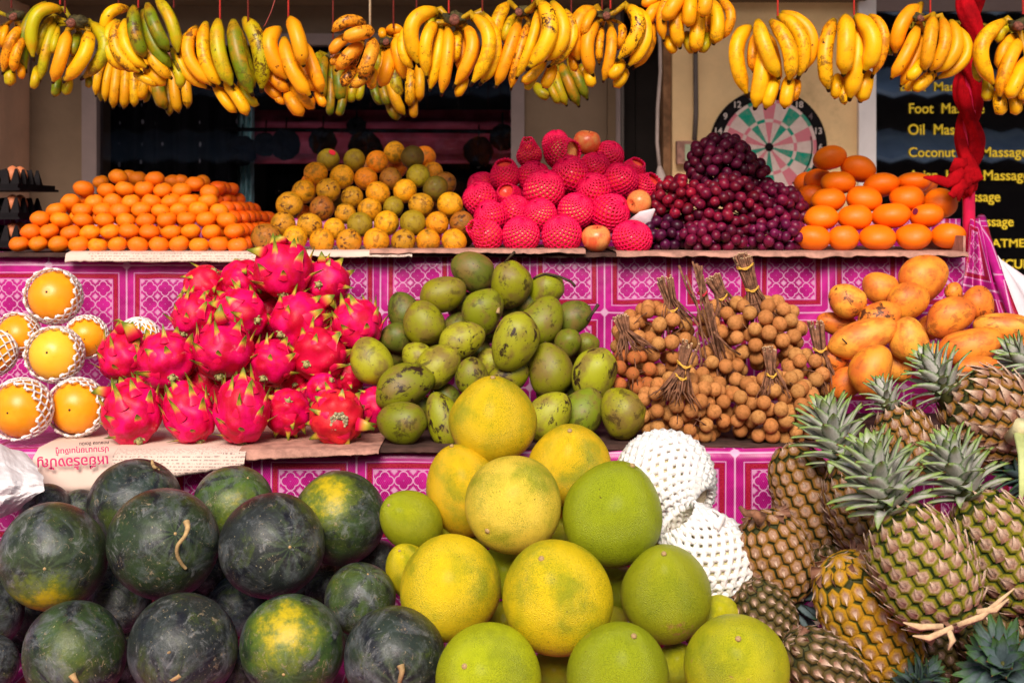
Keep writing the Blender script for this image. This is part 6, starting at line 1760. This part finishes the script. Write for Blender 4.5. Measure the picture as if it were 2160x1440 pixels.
pineapple('dark pineapple in shadow between the big one and the bottom right rosette', (2160, 1400), (2030, 1290), 150, 2.22, 'pine_eye_dark', None, 0.0, 12, 7, bract=.9)
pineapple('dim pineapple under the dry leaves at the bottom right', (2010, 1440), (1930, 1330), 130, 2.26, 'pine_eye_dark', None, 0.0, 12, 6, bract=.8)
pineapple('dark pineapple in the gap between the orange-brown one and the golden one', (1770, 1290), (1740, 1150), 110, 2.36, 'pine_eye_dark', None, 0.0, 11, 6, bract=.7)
# cut stalk of the pale pineapple and dry leaves under the big one
pr_ = [o for o in COL.objects if o.get('label', '').startswith('pale dried-up')][0]
V, Fc = tube([P(2135, 925, 2.34), P(2150, 905, 2.32), P(2156, 893, 2.31)], [0.014, 0.012, 0.012], 12)
wpart('cut_stalk', mesh('cut', V, Fc, plain('fresh_cut_stalk', (0.66, 0.58, 0.32), 0.6, 0.2, 30)), pr_)
V, Fc = tube([P(2150, 915, 2.31), P(2160, 960, 2.28), P(2158, 1020, 2.27), P(2150, 1072, 2.27)], [0.010, 0.010, 0.007, 0.001], 8, ry=0.3)
wpart('hanging_leaf', mesh('hl', V, Fc, plain('pale_green_leaf', (0.50, 0.55, 0.22), 0.5, 0.3, 12)), pr_)
pr_ = [o for o in COL.objects if o.get('label', '').startswith('big pineapple')][0]
for pts in ([(2020, 1318), (2070, 1300), (2110, 1265), (2140, 1240)], [(2010, 1322), (1960, 1345), (1925, 1340)], [(2000, 1325), (2010, 1350), (2000, 1370)], [(2060, 1290), (2100, 1285), (2128, 1262)], [(1990, 1320), (1940, 1322), (1905, 1312)]):
    V, Fc = tube([P(x, y, 1.99) for x, y in pts], [0.004, 0.005, 0.003, 0.001][:len(pts) - 1] + [0.001], 6, ry=0.3)
    wpart('dry_leaf', mesh('dry', V, Fc, M_['twig_cut']), pr_)
pr_ = [o for o in COL.objects if o.get('label', '').startswith('reddish pineapple')][0]
V, Fc = tube([P(1608, 1095, 2.20), P(1590, 1082, 2.2), P(1572, 1082, 2.2), P(1560, 1068, 2.2)], [0.012, 0.007, 0.006, 0.003], 8)
wpart('stalk', mesh('stk', V, Fc, M_['twig']), pr_)

# ------------------------------------------------------------------ bananas
BC = {'Y': (0.88, 0.43, 0.002), 'O': (0.88, 0.33, 0.003), 'L': (0.46, 0.38, 0.003), 'G': (0.15, 0.19, 0.003), 'B': (0.84, 0.32, 0.015)}
def banana_mesh(p0, pm, p1, w, rs_):
    """quadratic curve through three points, in metres; w = half width"""
    c = pm * 2 - (p0 + p1) / 2
    n, m = 18, 10
    pts, rr, tt = [], [], []
    for j in range(n + 1):
        t = j / n
        pts.append(p0 * (1 - t) ** 2 + c * 2 * t * (1 - t) + p1 * t * t)
        if t < 0.16: f = 0.42 + 0.52 * (t / 0.16) ** 0.8
        elif t > 0.80: f = max(0.24, 0.96 - 0.80 * ((t - 0.80) / 0.17) ** 1.5)
        else: f = 0.94 + 0.06 * math.sin((t - .16) / .64 * PI)
        rr.append(w * f); tt.append(t)
    V, A_, Fc = [], [], []
    T = [(pts[min(i + 1, n)] - pts[max(i - 1, 0)]).normalized() for i in range(n + 1)]
    U = T[0].cross(Vector((0, 1, 0))).normalized()
    for i in range(n + 1):
        U = (U - T[i] * U.dot(T[i])).normalized()
        Wv = T[i].cross(U)
        for k in range(m):
            a = 2 * PI * k / m
            fl = 1 + 0.075 * math.cos(5 * a + rs_)
            V.append(pts[i] + (U * math.cos(a) + Wv * math.sin(a)) * rr[i] * fl); A_.append(tt[i])
    for i in range(n):
        for k in range(m):
            k2 = (k + 1) % m
            Fc.append((i * m + k, i * m + k2, (i + 1) * m + k2, (i + 1) * m + k))
    V.append(pts[0]); A_.append(0); V.append(pts[-1] + T[-1] * w * 0.15); A_.append(1)
    for k in range(m):
        k2 = (k + 1) % m
        Fc.append((k, len(V) - 2, k2)); Fc.append((n * m + k, n * m + k2, len(V) - 1))
    return V, Fc, A_
BY, BYB = 2.92, 3.30
BUNCH = []
def bunch(label, ox, oy, scl, Y, stalk, data, strings=(), dark=1.0):  # dark lowers the skin colour to paint in the rear row's shade
    BUNCH.append(label)
    sx, sy = ox + stalk[0] / scl, oy + stalk[1] / scl
    k = Y / F
    org = P(sx, sy, Y)
    root = empty('banana_bunch', org); tag(root, label, 'bananas', 'banana bunches hanging over the stall')
    for q in data.strip().split('\n'):
        v = q.split()
        x0, y0, xm, ym, x1, y1, w = map(float, v[:7])
        c, dz = v[7], float(v[8])
        al = float(v[9]) if len(v) > 9 else (0.95 if c == 'B' else random.choice((0, 0.3, 0.5, .8)))
        Yd = Y + dz * 0.022
        r = w / scl / 2 * k * 1.07
        p0 = P(ox + x0 / scl, oy + y0 / scl, Yd + 0.022)
        pm = P(ox + xm / scl, oy + ym / scl, Yd - 0.008)
        p1 = P(ox + x1 / scl, oy + y1 / scl, Yd + random.uniform(-.002, .006))
        V, Fc, A_ = banana_mesh(p0, pm, p1, r, random.random() * 6)
        if len(stalk) > 2:
            sp_ = org + Vector((0, 0.01, 0))
            if (p0 - sp_).length < 3.4 * stalk[2] / scl * k:
                dd = (pm - p0).normalized() * r
                nv, nf = tube([p0 + dd * 0.6, p0 - dd * 0.5, p0.lerp(sp_, .55), p0.lerp(sp_, .85)], [r * .62, r * .46, r * .36, r * .36], 8, False)
                b0 = len(V); V += nv; Fc += [tuple(i + b0 for i in f) for f in nf]; A_ += [0.02] * len(nv)
        cc = BC[c]
        f = random.uniform(0.92, 1.08)
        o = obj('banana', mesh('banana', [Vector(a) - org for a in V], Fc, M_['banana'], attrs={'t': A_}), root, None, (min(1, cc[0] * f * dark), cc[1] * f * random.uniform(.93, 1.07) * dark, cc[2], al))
    if len(stalk) > 2:
        R = stalk[2] / scl * k
        b = MB()
        pr = [(0, 1)] + [(math.sin(PI * j / 10), math.cos(PI * j / 10)) for j in range(1, 10)] + [(0, -1)]
        V, Fc = lathe(pr, 18)
        tilt = stalk[3] if len(stalk) > 3 else 0.0
        V2 = []
        for v in V:
            v = Vector(v); f = 1 + 0.36 * noise3(v * 2 + Vector((sx, 0, 0))) + 0.10 * math.cos(6 * math.atan2(v.z, v.x) + sx)
            V2.append(Vector((v.x * f * R, v.y * f * R * .7 + 0.014, (v.z * 0.62 + 0.16) * f * R)))
        o = obj('stalk_crown', mesh('stalk', V2, Fc, M_['stalk']), root)
        V, Fc = lathe([(0, 0.000), (R * .34, 0.001), (R * .42, -0.008), (R * 0.46, -0.03), (0, -0.03)], 12, lambda q: q * (1 + 0.15 * noise3(q * 60)))
        Mc = Matrix.Translation((tilt * R, -R * .8 + 0.006, -R * 0.18)) @ Matrix.Rotation(PI / 2 + 0.3, 4, 'X')
        obj('cut_face', mesh('cut', V, Fc, M_['stalk_cut']), root, Mc)
    for s in strings:
        x, y, kind = s
        px_, py_ = ox + x / scl, oy + y / scl
        a = P(px_, py_ + 6, Y - 0.004)
        top = Vector((a.x + random.uniform(-.004, .004), Y - 0.004, 2.745))
        V, Fc = tube([a, a.lerp(top, .5), top], 0.0021 if kind != 'string_white' else 0.0026, 6)
        ln = {'string': 'red string', 'string_old': 'old dull red string', 'string_white': 'cream string'}[kind]
        tag(obj('string', mesh('string', V, Fc, M_[kind])), '%s holding the %s' % (ln, STR[label]), 'string', 'strings the bananas hang from')
STR = {}
def B(label, short, *a, **k):
    STR[label] = short
    bunch(label, *a, **k)
B('orange-yellow bunch cut off by the left edge, brown stalk end showing', 'leftmost orange-yellow bunch', 0, 0, 5.4, BY, (150, 190, 100), '''
250 340 120 480 30 850 120 O 0
290 420 190 600 150 830 110 O 0
80 300 45 400 20 560 80 O 1
20 320 0 400 -40 560 90 O 1
-60 150 -120 400 -100 700 120 L 0
90 760 110 860 110 980 130 L 1
230 700 240 800 250 900 90 O 1
180 320 180 420 170 520 70 L 1''', [(130, 60, 'string_old')])
B('greenish bunch at the upper left with a hooked banana and purple stalk end', 'greenish bunch with the purple stalk end', 0, 0, 5.4, BY, (850, 260, 125, -.3), '''
700 110 400 210 385 700 135 L 0
530 40 290 350 300 830 130 G 1
620 250 530 560 450 940 120 L 1
600 190 470 400 440 650 90 L 1
770 370 700 640 600 950 150 O 0 0.1
880 390 850 520 820 640 110 G 1
1000 370 960 640 720 940 155 Y 0 0.6
1030 270 1200 560 920 910 150 L 1 0.6
430 760 400 900 380 1010 100 L 1
650 850 645 980 620 1100 110 G 2
760 880 770 980 730 1070 110 L 2
1000 850 1010 930 1000 990 80 G 2
660 300 620 500 600 600 90 L 1
900 380 900 600 760 760 120 L 2''', [(685, 20, 'string'), (740, 120, 'string_old')])
B('two-tone bunch, yellow outside and green in front, with a black scribble mark', 'two-tone bunch with the black mark', 0, 0, 5.4, BY, (1620, 90), '''
1460 100 1240 170 1210 420 130 Y 2
1320 230 1230 560 1480 810 130 Y 1
1350 240 1340 580 1620 830 135 Y 0
1430 230 1450 550 1690 780 135 Y 0 0
1530 80 1540 380 1660 670 155 G -1 0.9
1680 50 1780 330 1930 590 145 G -1
1640 120 1750 500 1960 780 150 G 0
1790 0 1950 250 2030 630 140 L 0
1640 450 1760 700 1960 900 135 Y 0
1540 830 1650 900 1830 975 100 Y 1
1650 760 1770 870 1890 970 120 Y 1
1900 700 2030 830 2050 1020 120 L 1
1960 560 2050 750 2080 900 120 G 1''', [(1575, 60, 'string')])
B('dull bunch hanging further back behind the greenish and two-tone ones', 'dull bunch in the rear row, left', 0, 0, 5.4, BYB, (1380, 560, 90), '''
1200 640 1120 850 1090 1100 90 Y 0
1300 640 1220 900 1200 1170 90 Y 0
1350 650 1310 980 1290 1240 110 Y 0
1440 650 1425 1000 1410 1240 105 Y 0
1530 650 1530 1000 1530 1220 100 Y 0
1660 650 1640 950 1600 1140 120 Y 0
1690 700 1690 1000 1640 1170 80 L 1
1210 700 1160 950 1150 1160 80 L 1
1160 600 1130 700 1120 850 100 L 1
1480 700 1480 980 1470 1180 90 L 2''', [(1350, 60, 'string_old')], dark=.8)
B('olive bunch hanging further back under the two-tone bunch', 'olive bunch in the rear row', 0, 0, 5.4, BYB, (1930, 620, 80), '''
1830 680 1800 1000 1900 1250 150 G 0
1970 700 1990 1050 2040 1290 115 Y 0
2080 700 2120 1000 2140 1240 110 Y 0
1760 700 1735 900 1740 1090 80 Y 0
1900 900 1925 1150 1930 1320 90 G 1
2060 700 2090 850 2110 940 90 Y 0
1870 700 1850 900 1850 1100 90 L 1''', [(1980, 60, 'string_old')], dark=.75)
B('fanned bunch turning from yellow at the left to green at the right', 'bunch turning from yellow to green', 370, 0, 5.4, BY, (600, 260), '''
180 350 60 720 400 1020 115 Y 1
250 310 150 640 450 990 145 O 0
350 260 330 660 530 985 150 Y 0
490 230 500 620 660 1000 165 L -1
660 240 720 640 880 1095 175 G -1 0.5
790 220 960 560 980 1050 185 L 0 0.9
450 940 560 1140 700 1280 115 Y 1
570 940 720 1130 820 1320 135 Y 0
730 930 820 1110 950 1195 105 L 1
430 400 440 700 640 960 120 Y 2
700 300 800 700 900 1000 140 L 2''', [(508, 210, 'string'), (828, 215, 'string_old')])
B('orange-yellow bunch with a straight banana sticking up to its red string', 'bunch with the straight upright banana', 370, 0, 5.4, BY, (1340, 300), '''
1190 330 1070 560 1310 930 185 O 0 0
1040 680 1130 890 1310 1040 135 O 1
1030 880 1090 1020 1220 1110 125 O 2
1240 440 1330 800 1550 1110 165 O -1 .2
1310 210 1400 460 1460 760 165 O -2 0
1450 480 1580 780 1670 1070 145 O 0
1320 930 1450 1090 1580 1240 155 O 1 .3
1270 1040 1350 1180 1450 1320 155 O 1 .3
1610 1030 1650 1120 1700 1215 105 O 1
1130 1000 1170 1120 1260 1160 90 O 2
1380 600 1500 850 1600 1050 130 O 1''', [(1287, 190, 'string')])
B('small dark green bunch in the rear row between the orange and brown-spotted ones', 'small dark green bunch in the rear', 370, 0, 5.4, BYB, (1800, 640, 90), '''
1710 650 1670 880 1700 1150 120 G 0
1840 700 1870 960 1880 1160 135 G 0
1770 800 1770 1150 1750 1310 95 G 0
1950 900 1890 1200 1860 1300 95 G 0
2060 800 2010 1050 2000 1130 115 L 1
1640 620 1600 720 1620 790 125 L 1
2110 800 2110 1020 2070 1140 90 L 1
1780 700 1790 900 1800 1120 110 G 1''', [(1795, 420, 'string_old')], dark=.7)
B('overripe brown-spotted bunch held by a cream string', 'brown-spotted bunch', 660, 0, 5.4, BY, (640, 400), '''
590 290 400 240 215 375 135 B 0
675 360 520 380 340 450 155 B -1
430 410 290 500 210 620 125 B 1
540 520 420 620 260 810 155 B 0 1
690 450 640 680 530 880 155 B -1 .8
470 780 400 870 340 980 135 B 1 1
680 800 570 900 420 995 115 B 0
690 800 670 900 670 1015 115 O 1
330 640 260 680 215 730 85 B 2 1
560 450 480 620 420 800 130 B 2 1''', [(650, 330, 'string_white')])
B('half-hidden yellow bunch with a cut flat stalk behind the brown-spotted one', 'yellow bunch behind the brown-spotted one', 660, 0, 5.4, BY + .08, (830, 480, 85), '''
880 570 850 780 760 995 155 O 0 .1
960 450 970 620 1050 920 135 O 0 .1
860 370 930 330 1020 380 115 O 1 .1
790 350 790 380 800 430 90 O 1 0
740 560 745 700 720 880 85 L 1
930 380 990 420 1000 500 110 O 1 0
800 560 780 760 740 930 100 O 1''', [(918, 290, 'string_old')])
B('dim yellow-green bunch in the rear row under the half-hidden one', 'dim yellow-green bunch in the rear', 660, 0, 5.4, BYB, (1000, 640, 80), '''
940 700 940 950 1000 1110 140 L 0
880 750 920 1060 1055 1320 120 Y 0
1110 750 1110 1000 1100 1220 120 Y 0
1210 700 1220 950 1210 1160 110 Y 0
1140 900 1145 1200 1150 1340 100 Y 1
780 850 820 1080 870 1180 110 G 1
680 850 720 1080 800 1180 100 G 2
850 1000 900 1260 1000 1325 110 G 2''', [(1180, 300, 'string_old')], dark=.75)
B('large bright yellow bunch in the centre with its cut stalk facing out', 'large central yellow bunch', 660, 0, 5.4, BY, (1610, 225, 140), '''
1420 130 1130 290 1220 765 175 Y 0 .2
1100 290 1020 560 1150 790 125 Y 1
1400 280 1290 480 1300 900 145 Y 0
1460 320 1420 650 1330 1040 135 Y 1
1540 330 1530 650 1460 1095 135 O 0 .2
1650 340 1640 520 1620 720 105 Y 1
1740 320 1810 580 1600 1000 155 O 0 .3
1820 180 2010 500 1790 980 155 Y -1 .4
1930 160 2080 560 1900 970 150 Y 0
1730 880 1700 980 1630 1100 115 Y 1
1400 190 1330 270 1300 420 95 L 1
1480 300 1480 500 1420 800 110 O 2
1700 330 1700 600 1650 800 110 O 2''', [(1548, 120, 'string'), (1930, 100, 'string_old')])
B('yellow bunch right of centre with a large purple-black bruise', 'bunch with the big dark bruise', 1020, 0, 5.4, BY, (460, 140, 100, -.6), '''
280 50 150 280 130 660 150 Y 1
340 190 270 330 240 500 110 L 1
400 250 280 620 140 1000 145 O 0 .3
510 270 400 640 310 1030 115 O 0
620 120 540 500 370 900 115 Y -1 .4
640 30 750 380 490 800 185 Y -2 1
780 30 910 400 690 700 160 Y -1 .2
930 120 1010 450 730 770 115 Y 0 .7
700 680 560 850 430 930 115 Y 0
600 820 540 930 480 1015 105 L 1
790 750 750 880 680 995 135 Y 1 .1
560 300 470 600 420 800 120 O 1
860 150 960 420 780 700 150 O 1''', [(555, 30, 'string')])
B('drab olive bunch in the rear row right of centre, above the apples', 'drab olive bunch in the rear, right', 1020, 0, 5.4, BYB, (880, 620, 70), '''
890 740 980 960 1090 1220 125 G 0
970 680 1080 900 1185 1140 115 G 0
810 800 860 1000 950 1210 105 L 0
740 880 800 1060 870 1180 95 L 0
600 960 660 1060 750 1100 115 L 0
1100 750 1130 800 1120 850 80 G 1
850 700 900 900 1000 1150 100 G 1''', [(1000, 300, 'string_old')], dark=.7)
B('orange-tinted bunch with a round cut stalk and a dark bruise at its right', 'orange-tinted bunch with the round stalk', 1020, 0, 5.4, BY, (1400, 180, 105), '''
1270 110 1060 300 1090 720 180 O 1 .3
1010 560 1020 700 1050 810 105 O 2 1
1290 270 1180 520 1250 870 150 O 0 .2
1350 320 1320 500 1320 740 95 O 1
1450 310 1450 600 1360 940 125 O 0 .3
1560 280 1580 400 1530 570 95 O 1
1640 80 1760 330 1510 700 165 Y -1 1
1760 110 1850 430 1630 770 145 Y 0 .2
1850 200 1900 480 1700 790 115 O 1
1570 700 1520 800 1430 880 135 Y 0
1610 780 1570 900 1480 985 115 Y 1
1190 760 1210 880 1240 985 125 Y 1
1270 120 1180 260 1150 420 105 O 0''', [(1350, 80, 'string_old'), (1445, 70, 'string')])
B('stubby orange bunch cut off by the top of the frame beside the pillar', 'stubby bunch at the top of the frame', 1360, 0, 5.4, BY, (500, -120, 100), '''
330 -60 205 140 220 475 125 O 0
400 -60 330 60 210 250 170 O -1
400 70 360 280 405 555 165 Y 0
520 -80 515 120 490 310 155 O -1
620 160 600 380 575 605 165 Y 0
690 -80 690 50 650 190 155 O -2
780 20 830 280 780 510 155 Y 0
850 -10 980 200 840 470 115 O 1 .5
250 430 290 520 345 590 115 Y 1
480 380 510 500 570 590 135 L 1
720 380 695 500 630 590 115 L 1
180 30 80 140 30 290 135 O 1
200 -30 60 20 -30 50 95 O 1
700 150 690 300 680 400 130 O 2''', [(470, -100, 'string')])
B('compact yellow bunch hanging right over the dartboard', 'bunch over the dartboard', 1360, 0, 5.4, BY, (1500, 260), '''
1200 310 1040 600 1180 1110 170 Y 1 .3
1270 390 1230 600 1240 830 120 O 1 .5
1370 500 1330 850 1250 1250 190 Y 0 .1
1290 240 1380 560 1530 900 175 Y -1 .4
1440 240 1640 560 1640 940 170 Y -1 .5
1520 180 1790 450 1740 905 160 Y 0 .5
1560 150 1890 390 1820 820 150 O 1 .1
1490 850 1440 1040 1370 1245 145 Y 0 .1
1650 880 1620 1060 1590 1235 155 Y 0 .2
1730 900 1730 1030 1690 1150 95 O 1
1400 400 1480 700 1500 950 140 O 2''', [(1515, 150, 'string')])
B('neat yellow bunch in front of the white window frame', 'bunch before the white window frame', 1720, 0, 4.909, BY, (400, 200), '''
190 210 100 560 140 950 155 Y 0 .7
310 170 320 460 290 790 175 Y -1 .2
440 280 430 640 350 1045 165 Y 0 0
420 170 600 430 490 755 175 Y -1 0
560 165 710 400 580 810 115 O 0
510 740 510 880 460 1060 160 Y 1 0
230 780 220 900 200 1020 115 Y 1
290 780 290 960 305 1080 95 Y 1
380 300 400 500 380 700 120 O 2''', [(400, 130, 'string')])
B('orange-yellow bunch over the price list with a black withered stalk', 'bunch with the black withered stalk', 1720, 0, 4.909, BY, (1090, 190, 80), '''
1070 70 890 260 830 575 150 O 1 .1
1060 280 940 560 780 820 135 O 0 .1
1130 370 1020 640 880 900 115 O 1 .1
1110 620 1040 740 950 815 115 Y -1 0
1220 180 1180 450 1130 745 130 O -2 .3
1310 190 1330 480 1170 750 125 O -1 .3
1400 220 1450 520 1220 755 135 Y 0 0
1460 280 1560 580 1230 825 115 Y 1 .1
1220 740 1120 850 1010 940 115 Y 0
1010 800 980 880 940 925 80 Y 1
1240 750 1150 850 1070 930 90 Y 1
820 350 760 470 800 570 80 G 2''', [(1190, 160, 'string')])
B('yellow bunch cut off by the right edge, beside the red twisted cloth', 'bunch at the right edge', 1720, 0, 4.909, BY, (2130, 270, 110, -.3), '''
1970 220 1720 500 1870 900 155 Y 0 .4
2030 270 1930 330 1890 450 95 L 1
2070 370 1950 520 1910 740 125 O 1
2130 410 1990 680 1905 1030 145 O 0
2180 600 2080 850 1985 1020 135 Y -1 .2
2210 880 2180 950 2105 1030 115 Y 0 .5
1900 940 1910 1080 1925 1175 135 Y 1
2040 980 2070 1080 2070 1185 125 Y 1
1770 700 1790 920 1750 1040 115 L 2
1700 560 1675 700 1700 850 105 L 2
2230 300 2320 550 2250 900 155 O 0
2250 800 2230 950 2170 1100 120 Y 1''', [(2150, 120, 'string')])
V, Fc = tube([P(580, 0, 2.95), P(572, 25, 2.95), P(560, 52, 2.95), P(556, 57, 2.95)], 0.0012, 5)
tag(obj('string_scrap', mesh('scrap', V, Fc, M_['string_old'])), 'thin frayed red string end dangling between two bunches', 'string')
V, Fc = box(-1.7, 1.7, BY - 0.05, BY + 0.01, 2.73, 2.755)
tag(obj('hanging_bar', mesh('bar', V, Fc, M_['wood'], False)), 'wooden bar under the awning that the front strings are tied to', 'bar')
V, Fc = box(-1.7, 1.7, BYB - 0.05, BYB + 0.01, 2.73, 2.755)
tag(obj('hanging_bar', mesh('bar', V, Fc, M_['wood'], False)), 'wooden bar under the awning that the rear strings are tied to', 'bar')
